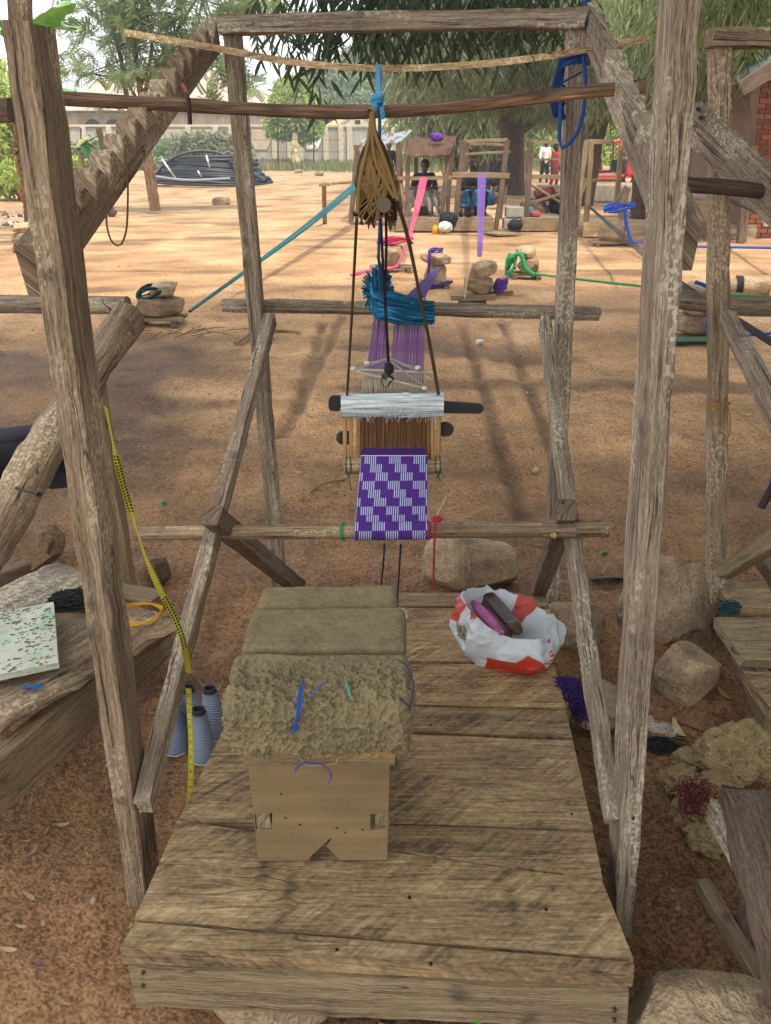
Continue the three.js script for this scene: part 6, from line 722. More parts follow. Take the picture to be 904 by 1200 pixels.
{ // corrugated roofs
  const sheet = (name, label, a, b, c, d, n, mat, amp = 0.014) => { const pos = [], uv = [], idx = [], U = n * 8, W = 10, th = 0.006; for (const off of [0, -th]) for (let j = 0; j <= W; j++) for (let i = 0; i <= U; i++) { const u = i / U, v = j / W, p = a.clone().lerp(b, u).lerp(d.clone().lerp(c, u), v); pos.push(p.x, p.y + off + amp * Math.sin(u * n * Math.PI * 2) + 0.02 * n3(u * 5, v * 3, n), p.z); uv.push(u * 3, v); } const S = (U + 1) * (W + 1); for (let j = 0; j < W; j++) for (let i = 0; i < U; i++) { const k = j * (U + 1) + i; idx.push(k, k + 1, k + U + 1, k + 1, k + U + 2, k + U + 1, k + S, k + U + 1 + S, k + 1 + S, k + 1 + S, k + U + 1 + S, k + U + 2 + S); } return one(name, label, 'roof', build(pos, uv, idx), mat); };
  sheet('corrugated_roof', 'brown corrugated sheet roof drooping over the far weaver', P(478, 183, 18.6), P(528, 182, 18.6), P(536, 160, 20.4), P(478, 161, 20.4), 14, withTex(T_BARK, 0.002, { color: new THREE.Color(1.0, 0.72, 0.5) }));
  sheet('lean_to_roof', 'grey corrugated lean-to roof behind the raffia bundle', P(414, 172, 21), P(468, 168, 21), P(484, 153, 23), P(432, 160, 23), 14, M.rust);
  const lt = thing('lean_to', 'pole frame of the lean-to left of the roofed loom', 'shelter', base(440, 20.8)); for (const [x0, y0, x1, y1] of [[411, 266, 419, 170], [424, 200, 417, 170], [468, 262, 467, 168]]) lt.part('post', pole([P(x0, y0, 20.8), P(x1, y1, 20.8)], 0.055, 0.05, { step: 0.3 }), M.dark); lt.part('rail', pole([P(388, 215, 20.8), P(470, 209, 20.8)], 0.03, 0.03, { step: 0.3 }), M.tan); lt.part('deck_edge', timber(P(412, 264, 20.6), P(478, 266, 20.2), 0.2, 0.14, { step: 0.4 }), M.dark);
  one('purple_heap', 'purple yarn heap on top of the brown corrugated roof', 'yarn', rock(P(512, 161, 19.6), 0.26, 0.16, 0.22, { n: 8, seed: 5, amp: 0.25 }), M.purple);
}
farLoom('open_loom', 'far open pole loom with the weaver in dark clothes', 18.8, { x: 560, posts: [[533, 270, 544, 165], [581, 270, 595, 164], [540, 258, 548, 168, 1.6], [586, 256, 593, 168, 1.6]], bars: [[530, 205, 597, 206, 0, 0.1], [544, 166, 595, 164, 0, 0.06], [544, 181, 598, 178, 1.0, 0.05], [536, 226, 589, 228, 0.4, 0.06], [546, 169, 592, 170, 1.6, 0.05]], deck: [534, 582, 268, 1.8] }, W3);
farLoom('empty_loom', 'empty far pole loom left of the right back post', 18.8, { x: 640, posts: [[615, 272, 623, 166], [668, 270, 678, 164], [620, 258, 617, 176, 1.8]], bars: [[616, 207, 684, 208, 0, 0.08], [623, 168, 676, 164, 0, 0.06], [623, 187, 680, 186, 0.8, 0.04], [660, 226, 628, 236, 0.6, 0.05]], deck: [615, 668, 268, 1.8] }, W3);
farLoom('pale_timber_loom', 'pale new timber loom seen between the right posts', 17.6, { x: 720, posts: [[676, 262, 688, 164], [686, 274, 693, 166], [722, 250, 728, 176, 1], [727, 256, 736, 220]], bars: [[688, 166, 716, 166, 0, 0.08], [678, 195, 694, 167, 0, 0.06], [674, 240, 692, 205, 0, 0.06], [674, 211, 722, 211, 0.6, 0.06], [716, 246, 734, 218, 0.4, 0.06], [726, 255, 738, 250, 0, 0.1], [720, 240, 736, 224, 0.4, 0.06]], deck: [690, 732, 270, 1.4] }, [M.tan, M.tan, M.lath]);
farLoom('right_far_loom', 'far loom with a tripod and bench at the right edge', 17, { x: 860, posts: [[818, 262, 820, 235], [872, 256, 876, 232, 0.5], [894, 256, 898, 226, 0.5], [826, 212, 814, 180, 3], [905, 258, 912, 180, 0]], bars: [[800, 207, 880, 207, 3, 0.06], [868, 238, 925, 236, 0.5, 0.05], [830, 256, 816, 236, 0, 0.06]], deck: [838, 898, 260, 1.2] }, [M.postBrown, M.post, M.postBrown]);
one('draped_cloth', 'pale cloth bundle on the far right stand', 'cloth', rock(P(820, 232, 16.9), 0.45, 0.2, 0.3, { n: 14, seed: 12, amp: 0.2 }), flat('#8d7d72'));
one('cardboard_box', 'brown box standing under the pale cloth bundle', 'box', box(P(822, 247, 16.9), 0.4, 0.36, 0.36), M.tan);
one('white_cup', 'white cup on the far right bench end', 'cup', new THREE.CylinderGeometry(0.07, 0.05, 0.14, 16, 1, true).translate(...P(898, 260, 16.8).toArray()), M.white);
one('red_bench', 'red bench or sheet beyond the far right loom', 'bench', timber(P(850, 234, 24), P(888, 234, 24), 0.5, 0.12, { step: 0.5 }), M.red);
one('yellow_sandals', 'pair of yellow bottles in front of the roofed loom', 'bottles', merge([-0.06, 0.07].map((x) => new THREE.LatheGeometry([[0.001, 0], [0.06, 0], [0.062, 0.1], [0.05, 0.13], [0.03, 0.145], [0.03, 0.17], [0.001, 0.17]].map(([a, b]) => new THREE.Vector2(a, b)), 16).translate(base(516, 18.4).x + x, groundY(1, -18.4), -18.4))), M.orange);
one('black_bag', 'black bag slumped between the roofed loom and the open loom', 'bag', rock(base(526, 18.7, 0.16), 0.4, 0.36, 0.3, { n: 16, seed: 15, amp: 0.16 }), M.black);
one('white_bag', 'small white bag in front of the black bag', 'bag', rock(base(525, 18.35, 0.1), 0.26, 0.2, 0.2, { n: 12, seed: 16, amp: 0.16 }), M.white);
one('blue_wrapper', 'black shoe pair on the deck of the open loom', 'shoes', merge([0, 0.14].map((x) => rock(base(543, 18.9, 0.3).add(V(x, 0, 0)), 0.1, 0.1, 0.24, { n: 8, seed: 17 }))), M.black).name = 'shoes';
one('flat_board', 'flat pale board on the sand before the open loom', 'board', timber(onG(578, 274, 0.03), onG(598, 277, 0.03), 0.5, 0.03, { step: 0.3 }), M.tan);
{ const p = base(606, 18.9), t = thing('block_pile', 'pile of grey blocks left of the empty loom', 'blocks', p); t.part('block', box(p.clone().add(V(0, 0.12, 0)), 0.4, 0.2, 0.3), M.conc); t.part('block', box(p.clone().add(V(0.02, 0.34, 0)), 0.36, 0.2, 0.3), M.conc); t.part('dark_pot', rock(V(p.x, 0.12, p.z + 0.3), 0.3, 0.22, 0.24, { n: 8, seed: 4, e: 2.3 }), M.black); }
one('red_bottle', 'red and teal bundle on the deck of the empty loom', 'bundle', merge([rock(base(631, 18.9, 0.3), 0.24, 0.12, 0.18, { n: 8, seed: 18 })]), flat('#b0464e')); one('teal_bundle', 'teal roll beside the red bundle on the empty loom', 'bundle', rock(base(625, 18.95, 0.34), 0.2, 0.18, 0.2, { n: 8, seed: 19 }), flat('#3d7f86'));
{ const p = base(648, 20, 0.2), t = thing('bundle_heap', 'heap of dark and rust coloured bundles behind the empty loom', 'bundles', p); for (const [x, y, sx, sy, m, sd] of [[-0.3, 0.3, 0.6, 0.5, M.dark, 1], [0.25, 0.32, 0.5, 0.5, M.black, 2], [-0.1, 0.62, 0.42, 0.3, flat('#6b2a2a'), 3], [0.3, 0.62, 0.36, 0.24, M.stone, 4]]) t.part('bundle', rock(V(p.x + x, y, p.z), sx, sy, 0.4, { n: 10, seed: sd + 40, amp: 0.2 }), m); t.part('pole', pole([V(p.x - 0.5, 0.85, p.z + 0.2), V(p.x + 0.5, 0.3, p.z + 0.3)], 0.03, 0.03), M.tan); }
// red three-wheeled taxi
{
  const d = 43, o = base(714, d, -0.12), t = thing('three_wheeler', 'red three-wheeled taxi parked between the trees', 'taxi', o), R = flat('#c02332', { roughness: 0.4 }), k = V(o.x, o.y, o.z), b = (n, x, y, z, sx, sy, sz, m, r) => t.part(n, box(k.clone().add(V(x, y, z)), sx, sy, sz, { r }), m);
  b('body', -0.72, 0.72, 0, 0.5, 0.8, 1.25, R, 0.1); b('body_floor', 0.2, 0.38, 0, 2.1, 0.14, 1.2, R, 0.05); b('rear_body', 1.0, 0.75, 0, 0.6, 0.8, 1.25, R, 0.12); b('roof', 0.1, 1.8, 0, 2.2, 0.14, 1.3, R, 0.06); for (const [x, z] of [[-0.85, 0.6], [-0.85, -0.6], [0.35, 0.6], [1.2, 0.6], [1.2, -0.6], [0.35, -0.6]]) b('pillar', x, 1.3, z, 0.08, 0.95, 0.08, R, 0.02);
  b('seat', 0.55, 0.8, 0, 0.5, 0.5, 1.1, M.black, 0.08); b('front_seat', -0.1, 0.7, 0, 0.35, 0.2, 0.5, M.cream, 0.06); b('windscreen', -0.9, 1.35, 0, 0.03, 0.75, 1.1, new THREE.MeshPhysicalMaterial({ transmission: 1, roughness: 0.05, thickness: 0 }), 0.01); b('back_panel', 1.3, 1.3, 0, 0.05, 0.9, 1.1, M.black, 0.02);
  for (const [x, z] of [[-0.7, 0], [0.85, 0.55], [0.85, -0.55]]) { const w = t.part('wheel', new THREE.TorusGeometry(0.2, 0.07, 12, 26).translate(k.x + x, k.y + 0.27, k.z + z), M.black); t.part('rim', new THREE.CylinderGeometry(0.15, 0.15, 0.06, 20).rotateX(Math.PI / 2).translate(k.x + x, k.y + 0.27, k.z + z), M.cream, w); } t.part('mirror', rock(k.clone().add(V(-0.9, 1.3, 0.72)), 0.12, 0.14, 0.05, { n: 5 }), M.black);
  t.part('headlight', new THREE.SphereGeometry(0.1, 16, 12).translate(k.x - 0.98, k.y + 0.85, k.z + 0.3), M.white);
}
one('low_kerb', 'low concrete edge on the ground before the red taxi', 'kerb', box(base(716, 30, 0.15), 4.4, 0.5, 0.4), M.conc);

// ---------------------------------------------------------------- coil of black pipe
{
  const d = 43, c = base(247, d, -0.1), t = thing('pipe_coil', 'heap of coiled black water pipe on the sand', 'pipe coil', c), m = flat('#22262c', { roughness: 0.45 }), R = rng(77);
  for (let k = 0; k < 26; k++) { const a0 = 2.5 + 0.25 * R(), yy = 0.06 + k * 0.036, tilt = 0.1 + 0.006 * k, pts = [...Array(17)].map((_, i) => { const a = i / 16 * Math.PI * 2, r = a0 * (1 - k * 0.012); return V(c.x + r * Math.cos(a) * 1.0 + 0.2 * (R() - 0.5), c.y + Math.max(0.05, yy + tilt * 0.9 * Math.cos(a + 2.6 + 0.1 * k) + 0.05 * R()), c.z + r * 0.8 * Math.sin(a)); }); t.part('pipe_turn', new THREE.TubeGeometry(new THREE.CatmullRomCurve3(pts, true), 70, 0.05, 6, true), m); }
  t.part('loose_turn', new THREE.TubeGeometry(new THREE.CatmullRomCurve3([P(182, 205, d - 1), P(196, 190, d - 1.2), P(215, 180, d - 1.2), P(240, 177, d - 1), P(262, 182, d - 1), P(262, 190, d - 1)]), 60, 0.06, 8), flat('#2f4034', { roughness: 0.5 }));
  t.part('loose_turn', new THREE.TubeGeometry(new THREE.CatmullRomCurve3([P(270, 190, d - 1.5), P(295, 202, d - 2), P(312, 212, d - 3)]), 30, 0.07, 8), m); t.part('loose_turn', new THREE.TubeGeometry(new THREE.CatmullRomCurve3([P(176, 206, d - 2.6), P(220, 211, d - 2.8), P(270, 209, d - 2.6)]), 30, 0.05, 8), flat('#8d9296'));
  for (const [x0, y0, x1, y1] of [[190, 186, 206, 209], [242, 182, 246, 196], [232, 200, 236, 207]]) t.part('binding_strap', ribbon([P(x0, y0, d - 2.3), P((x0 + x1) / 2, (y0 + y1) / 2, d - 2.9), P(x1, y1, d - 2.7)], 0.07, () => V(1, 0.3, 0), { th: 0.01, n: 10 }), flat('#b9bdbf'));
  scatter('litter', 'purplish litter flakes scattered on the sand beside the pipe coil', 'litter', new THREE.BoxGeometry(1, 0.1, 0.7), std({ color: 0xffffff }), 340, 61, (o, R) => { const p = onG(248 + 60 * R() + 20 * R(), 197 + 12 * R()); o.position.copy(p); o.position.y += 0.01; o.scale.setScalar(0.04 + 0.07 * R()); o.rotation.y = R() * 6; const k = 0.5 + 0.5 * R(); return [0.5 * k, 0.36 * k, 0.46 * k]; });
  scatter('litter', 'whitish plastic litter on the ground near the left edge', 'litter', rock(V(0, 0, 0), 1, 0.5, 0.8, { n: 3, seed: 3, amp: 0.3 }), std({ color: 0xffffff }), 80, 62, (o, R) => { const p = onG(-10 + 60 * R(), 248 + 22 * R()); o.position.copy(p); o.scale.setScalar(0.05 + 0.16 * R() * R()); o.rotation.set(R(), R() * 6, R()); const k = 0.2 + 0.4 * R(); return R() < 0.4 ? [k, k, k] : [0.2 * k, 0.15 * k, 0.1 * k]; });
  for (const [x, y] of [[374, 206], [350, 203], [286, 228], [260, 240], [420, 205]]) one('ground_stone', `lone stone on the far sand ${['left of the stake', 'before the wall by the round tree', 'below the pipe coil', 'left of the teal warp', 'near the lean-to post'][[374, 350, 286, 260, 420].indexOf(x)]}`, 'stone', rock(onG(x, y, 0.08), 0.5, 0.28, 0.4, { n: 8, seed: x }), M.stone);
}

// ---------------------------------------------------------------- compound wall and houses
{
  const d = 76, t = thing('compound_wall', 'long grey compound wall with hexagonal openings and cream pilasters', 'wall', base(360, d)), yb = -0.4, yt = 2.75, X = (px) => base(px, d).x;
  const holes = [[205, 24], [268 - 20, 0], [237, 22], [366, 22], [306, 22], [480, 22], [640, 22]].filter((h) => h[1]), s = new THREE.Shape(), x0 = X(60), x1 = X(760); s.moveTo(x0, yb); s.lineTo(x1, yb); s.lineTo(x1, yt); s.lineTo(x0, yt); s.lineTo(x0, yb); const frames = [];
  for (const [px, w] of holes) { const cx = X(px), hw = w / 2 * d / F * 0.9, p = [[-hw, 2.5], [-hw, 1.9], [-hw * 0.55, 1.25], [hw * 0.55, 1.25], [hw, 1.9], [hw, 2.5]], h = new THREE.Path(), f = new THREE.Shape(), fi = new THREE.Path(); p.forEach(([a, b], i) => { i ? h.lineTo(cx + a, b) : h.moveTo(cx + a, b); const k = 1.14, B = 1.9 + (b - 1.9) * 1.14; i ? f.lineTo(cx + a * k, B) : f.moveTo(cx + a * k, B); i ? fi.lineTo(cx + a, b) : fi.moveTo(cx + a, b); }); h.closePath(); f.closePath(); fi.closePath(); s.holes.push(h); f.holes.push(fi); frames.push(f); }
  t.part('masonry', boxUV(new THREE.ExtrudeGeometry(s, { depth: 0.25, bevelEnabled: false }).translate(0, 0, -d - 0.25), 3), M.conc); for (const f of frames) t.part('opening_frame', new THREE.ExtrudeGeometry(f, { depth: 0.09, bevelEnabled: false }).translate(0, 0, -d + 0.002), M.concPale);
  for (const px of [70, 100, 130, 160, 190, 222, 254, 272, 290, 322, 340, 352, 382, 400, 410, 440, 460, 496, 520, 560, 600, 660, 700, 740]) t.part('pilaster', box(V(X(px), (yb + yt) / 2 + 0.06, -d + 0.09), 0.42, yt - yb + 0.1, 0.24), M.concPale); t.part('coping', box(V((x0 + x1) / 2, yt + 0.11, -d - 0.1), x1 - x0, 0.16, 0.5), M.concPale);
  // gate or arched screen
  const ga = thing('arched_gate', 'pale blue arched metal gate in the compound wall', 'gate', base(208, d - 0.6)), g = new THREE.Shape(), w = 2.1; g.moveTo(-w, 0); g.lineTo(w, 0); g.lineTo(w, 1.9); g.quadraticCurveTo(0, 2.9, -w, 1.9); const c = base(207, d - 0.7, -0.3); ga.part('gate_panel', new THREE.ExtrudeGeometry(g, { depth: 0.06, bevelEnabled: false }).translate(c.x, c.y, c.z), flat('#8fa3ab')); for (const x of [-2, -1, 0, 1, 2]) ga.part('bar', box(V(c.x + x * 0.9, c.y + 1, c.z + 0.1), 0.07, 1.9, 0.06), M.iron);
  for (const [x, y0, y1] of [[326, 193, 140], [368, 194, 150], [232, 184, 152], [95, 196, 150]]) one('fence_post', `thin iron fence post ${x === 326 ? 'right of the left back post' : x === 368 ? 'right of the small round tree' : x === 232 ? 'standing before the pale gate' : 'far left near the banana plant'}`, 'post', pole([P(x, y0, 66), P(x, y1, 66)], 0.05, 0.05, { step: 0.5, s: 6 }), M.iron, 'thin posts before the compound wall');
  one('fence_wire', 'wire strung along the thin posts before the compound wall', 'wire', merge([0, 1].map((k) => rope([P(90, 178 - k * 14, 66), P(400, 178 - k * 14, 66)], 0.015, { step: 8 }))), M.iron);
  const hip = (a, b, c, e, ridge, mat, par, name = 'roof') => { const [x0, x1, z0, z1] = [a, b, c, e], y = ridge[0], h = ridge[1], rx0 = ridge[2], rx1 = ridge[3], zm = (z0 + z1) / 2, v = [[x0, y, z0], [x1, y, z0], [x1, y, z1], [x0, y, z1], [rx0, h, zm], [rx1, h, zm]], f = [[0, 1, 5], [0, 5, 4], [1, 2, 5], [2, 3, 4], [2, 4, 5], [3, 0, 4], [0, 3, 2], [0, 2, 1]]; const pos = []; for (const q of f) for (const i of q) pos.push(...v[i]); const g2 = new THREE.BufferGeometry(); g2.setAttribute('position', new THREE.Float32BufferAttribute(pos, 3)); g2.computeVertexNormals(); return par.part(name, boxUV(g2, 3), mat); };
  { const D = 94, h = thing('large_house', 'large house with a pale pinkish hipped roof and arched veranda', 'house', base(190, D)), x0 = base(70, D).x, x1 = base(335, D).x, yE = 4.6; const roofM = withTex(T_CONC, 0.01, { color: new THREE.Color(1.25, 1.05, 1.0) });
    hip(x0 - 0.8, x1 + 0.8, -D + 0.9, -D - 14, [yE, 8.9, base(165, D).x, base(230, D).x], roofM, h); hip(base(90, D).x, base(190, D).x, -D + 3, -D - 6, [yE - 0.2, 7.4, base(120, D).x, base(150, D).x], roofM, h, 'porch_roof');
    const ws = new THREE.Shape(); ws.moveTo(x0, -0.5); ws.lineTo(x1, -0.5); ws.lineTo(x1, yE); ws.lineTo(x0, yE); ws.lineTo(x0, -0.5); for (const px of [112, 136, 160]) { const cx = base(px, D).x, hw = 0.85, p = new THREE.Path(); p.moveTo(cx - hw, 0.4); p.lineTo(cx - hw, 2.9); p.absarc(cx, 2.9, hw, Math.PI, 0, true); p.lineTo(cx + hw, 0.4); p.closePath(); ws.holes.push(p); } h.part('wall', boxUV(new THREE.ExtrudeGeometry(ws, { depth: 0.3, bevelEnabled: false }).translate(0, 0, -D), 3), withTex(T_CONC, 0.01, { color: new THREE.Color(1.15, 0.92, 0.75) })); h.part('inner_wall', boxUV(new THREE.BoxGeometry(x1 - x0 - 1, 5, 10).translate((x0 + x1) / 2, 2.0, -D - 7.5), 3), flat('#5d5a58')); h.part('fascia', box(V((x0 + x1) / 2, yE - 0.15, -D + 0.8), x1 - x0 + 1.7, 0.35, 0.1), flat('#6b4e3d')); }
  for (const [a, b, gx, l, D] of [[378, 470, 420, 'low house with a tan roof and a grey gable left of the lean-to', 92], [455, 560, 486, 'low house with a tan roof and a pale gable behind the lean-to', 90], [270, 345, 300, 'small house with an orange tan roof beside the round tree', 98]]) {
    const h = thing('low_house', l, 'house', base((a + b) / 2, D)), x0 = base(a, D).x, x1 = base(b, D).x, yE = 3.0, yR = 4.3, tan = flat('#c09a63'); h.part('wall', boxUV(new THREE.BoxGeometry(x1 - x0 - 0.8, yE + 0.5, 8).translate((x0 + x1) / 2, (yE - 0.5) / 2, -D - 5), 3), M.concPale); hip(x0, x1, -D, -D - 10, [yE, yR, x0 + 2, x1 - 2], tan, h); const gc = base(gx, D).x, gs = new THREE.Shape(); gs.moveTo(-2.0, 0); gs.lineTo(2.0, 0); gs.lineTo(0, 1.35); gs.lineTo(-2.0, 0); const gg = new THREE.ExtrudeGeometry(gs, { depth: 3, bevelEnabled: false }).translate(gc, yE - 0.1, -D - 2.2); h.part('gable', gg, M.concPale); for (const sg of [-1, 1]) h.part('gable_verge', timber(V(gc + sg * 2.3, yE - 0.25, -D + 0.85), V(gc, yE + 1.36, -D + 0.85), 0.12, 0.22, { step: 1 }), M.conc); h.part('gable_vent', box(V(gc, yE + 0.4, -D + 0.81), 0.5, 0.4, 0.05), M.iron); }
  // brick hut at the right edge
  { const D = 17, h = thing('brick_hut', 'brown brick hut with a sheet roof at the right edge', 'hut', base(905, D)), wall = flat('#7a4a33'), bm = [flat('#7b4731'), flat('#8a5338'), flat('#6b3c2a')], w0 = P(884, 100, D).x, R = rng(9), H = 3.35; h.part('wall', new THREE.BoxGeometry(3.4, H, 3).translate(w0 + 1.74, H / 2, -D - 1.54), flat('#7d6450')); const bg = new THREE.BoxGeometry(0.225, 0.072, 0.06); for (let r = 0; r < 40; r++) for (let c = 0; c < 7; c++) { const x = w0 + 0.13 + c * 0.24 + (r % 2) * 0.12; const m = new THREE.Mesh(bg, bm[Math.floor(R() * 3)]); m.name = 'brick'; m.castShadow = m.receiveShadow = true; m.position.set(x - h.position.x, 0.06 + r * 0.082, -0.035 + 0.004 * R()); h.add(m); }
    const a = P(868, 98, D - 1), b = P(910, 70, D - 1), zb = V(0, 0, -4.5); h.part('corner_post', timber(P(876, 232, D - 0.6).setY(0), P(886, 84, D - 0.6), 0.14, 0.14, { step: 0.4 }), M.dark); h.part('roof_sheet', boxUV(ribbon([a, b, P(990, 22, D - 1)], 5, () => V(0, 0, 1), { th: 0.05, n: 8 }).translate(0, 0.02, -1.8), 1), M.rust); h.part('fascia', timber(P(869, 104, D - 0.9 + -2.4), P(990, 28, D - 3.3), 0.05, 0.2, { step: 0.6 }), M.dark); }
  for (const k of [0, 1]) one('power_line', k ? 'lower power cable crossing the pale sky left of the round tree' : 'upper power cable crossing the pale sky left of the round tree', 'cable', rope([P(140, 20 + k * 14, 80), P(280, 100 + k * 16, 90), P(345, 145 + k * 8, 100)], 0.03, { step: 3 }), M.iron);
}

// ---------------------------------------------------------------- trees and plants
const leafMat = std({ color: 0xffffff, side: THREE.DoubleSide, roughness: 0.55 });
const pane = new THREE.MeshPhysicalMaterial({ color: 0xffffff, side: THREE.DoubleSide, roughness: 0.9, transmission: 0.4, thickness: 0 });
function blade(len, w) { const pos = [], uv = [], idx = [], N = 3; for (let i = 0; i <= N; i++) { const t = i / N, ww = w / 2 * Math.sin(Math.PI * (0.08 + 0.9 * t)); pos.push(-ww, -t * len, 0.12 * len * t * t, ww, -t * len, 0.12 * len * t * t + ww * 0.3); uv.push(0, t, 1, t); } for (let i = 0; i < N; i++) { const a = i * 2; idx.push(a, a + 1, a + 2, a + 1, a + 3, a + 2); } return build(pos, uv, idx); }
function sprig(kind, seed) {
  const R = rng(seed), L = [];
  if (kind === 'droop') for (let i = 0; i < 11; i++) { const g = blade(0.13 + 0.07 * R(), 0.022 + 0.008 * R()); g.rotateX((R() - 0.5) * 1.0).rotateZ((R() - 0.5) * 1.3).rotateY(R() * 6.28).translate((R() - 0.5) * 0.16, -0.04 * i + 0.1 * R(), (R() - 0.5) * 0.16); L.push(g); }
  if (kind === 'pinnate') for (let k = 0; k < 4; k++) { const a = R() * 6.28, e = 0.2 - 0.6 * R(), stem = []; for (let i = 0; i < 9; i++) for (const s of [-1, 1]) { const g = blade(0.055, 0.026); g.rotateX(-1.35).rotateY(s * 1.2).translate(s * 0.01, -0.02 * (i / 8) * (i / 8) * 6 * 0.3, 0.05 + i * 0.032).rotateX(e).rotateY(a); L.push(g); } }
  if (kind === 'dense') for (let i = 0; i < 14; i++) { const g = blade(0.12 + 0.06 * R(), 0.06); g.rotateX(-0.6 - R()).rotateY(R() * 6.28).translate((R() - 0.5) * 0.26, (R() - 0.5) * 0.22, (R() - 0.5) * 0.26); L.push(g); }
  return merge(L);
}
const SPR = { droop: [sprig('droop', 1), sprig('droop', 2)], pinnate: [sprig('pinnate', 3), sprig('pinnate', 4)], dense: [sprig('dense', 5), sprig('dense', 6)] };
// blobs: [centre, rx, ry, rz, n]; tone: [r,g,b] dark and light
function tree(name, label, cat, base0, trunks, blobs, kind, scale, tones, seed, o = {}) {
  const t = thing(name, label, cat, base0.clone(), o.group), R = rng(seed);
  for (const [pts, r0, r1] of trunks) t.part('trunk', pole(pts, r0, r1, { rough: 0.14, s: 12, step: Math.max(0.12, r0), su: 0.9, sv: 0.4 }), o.bark ?? M.trunk);
  const twigs = [], spots = [];
  for (const [c, rx, ry, rz, n] of blobs) { for (let i = 0; i < n; i++) { let v; do v = V(R() * 2 - 1, R() * 2 - 1, R() * 2 - 1); while (v.length() > 1 || v.length() < 0.25 * R()); const gap = fb3(v.x * 2.1 + seed, v.y * 2.1, v.z * 2.1 + c.x, 2); if (gap < (o.gap ?? -0.12)) continue; spots.push([V(c.x + v.x * rx, c.y + v.y * ry, c.z + v.z * rz), v]); }
    if (o.limbs !== 0) { const tr = trunks[Math.floor(R() * trunks.length)]; if (tr) { const from = tr[0][tr[0].length - 1].clone().lerp(tr[0][Math.max(0, tr[0].length - 2)], 0.5 * R()); const nl = o.nl ?? 3; for (let k = 0; k < nl; k++) { const to = V(c.x + (R() - 0.5) * rx * 1.4, c.y + (R() - 0.3) * ry, c.z + (R() - 0.5) * rz * 1.4), mid = from.clone().lerp(to, 0.5).add(V(0, 0.12 * from.distanceTo(to), 0)); twigs.push(pole([from, mid, to], tr[2] * 0.6, tr[2] * 0.12, { s: 6, n: 8, rough: 0.1, su: 0.6, sv: 0.3 })); } } } }
  if (twigs.length) t.part('limbs', merge(twigs), o.bark ?? M.trunk);
  SPR[kind].forEach((g, k) => { const mine = spots.filter((_, i) => i % 2 === k), q = new THREE.Object3D(), col = new THREE.Color(), m = new THREE.InstancedMesh(g, pane, mine.length); mine.forEach(([p, v], i) => { q.position.copy(p).sub(base0); q.rotation.set((R() - 0.5) * (kind === 'droop' ? 0.7 : 2.5), R() * 6.28, (R() - 0.5) * (kind === 'droop' ? 0.7 : 2.5)); q.scale.setScalar(scale * (0.7 + 0.7 * R())); q.updateMatrix(); m.setMatrixAt(i, q.matrix); const f = clamp(0.45 + 0.4 * fb3(p.x * 0.9, p.y * 0.9, p.z * 0.9, 2) * 1.6 + 0.35 * (R() - 0.5)), c = mix3(tones[0], tones[1], f); m.setColorAt(i, col.setRGB(...c)); }); m.name = 'crown'; m.userData.kind = 'stuff'; m.castShadow = m.receiveShadow = true; t.add(m); });
  return t;
}
const EU = [[0.1, 0.135, 0.045], [0.34, 0.4, 0.15]], LIME = [[0.16, 0.22, 0.03], [0.55, 0.66, 0.12]], MID = [[0.08, 0.13, 0.04], [0.26, 0.34, 0.11]];
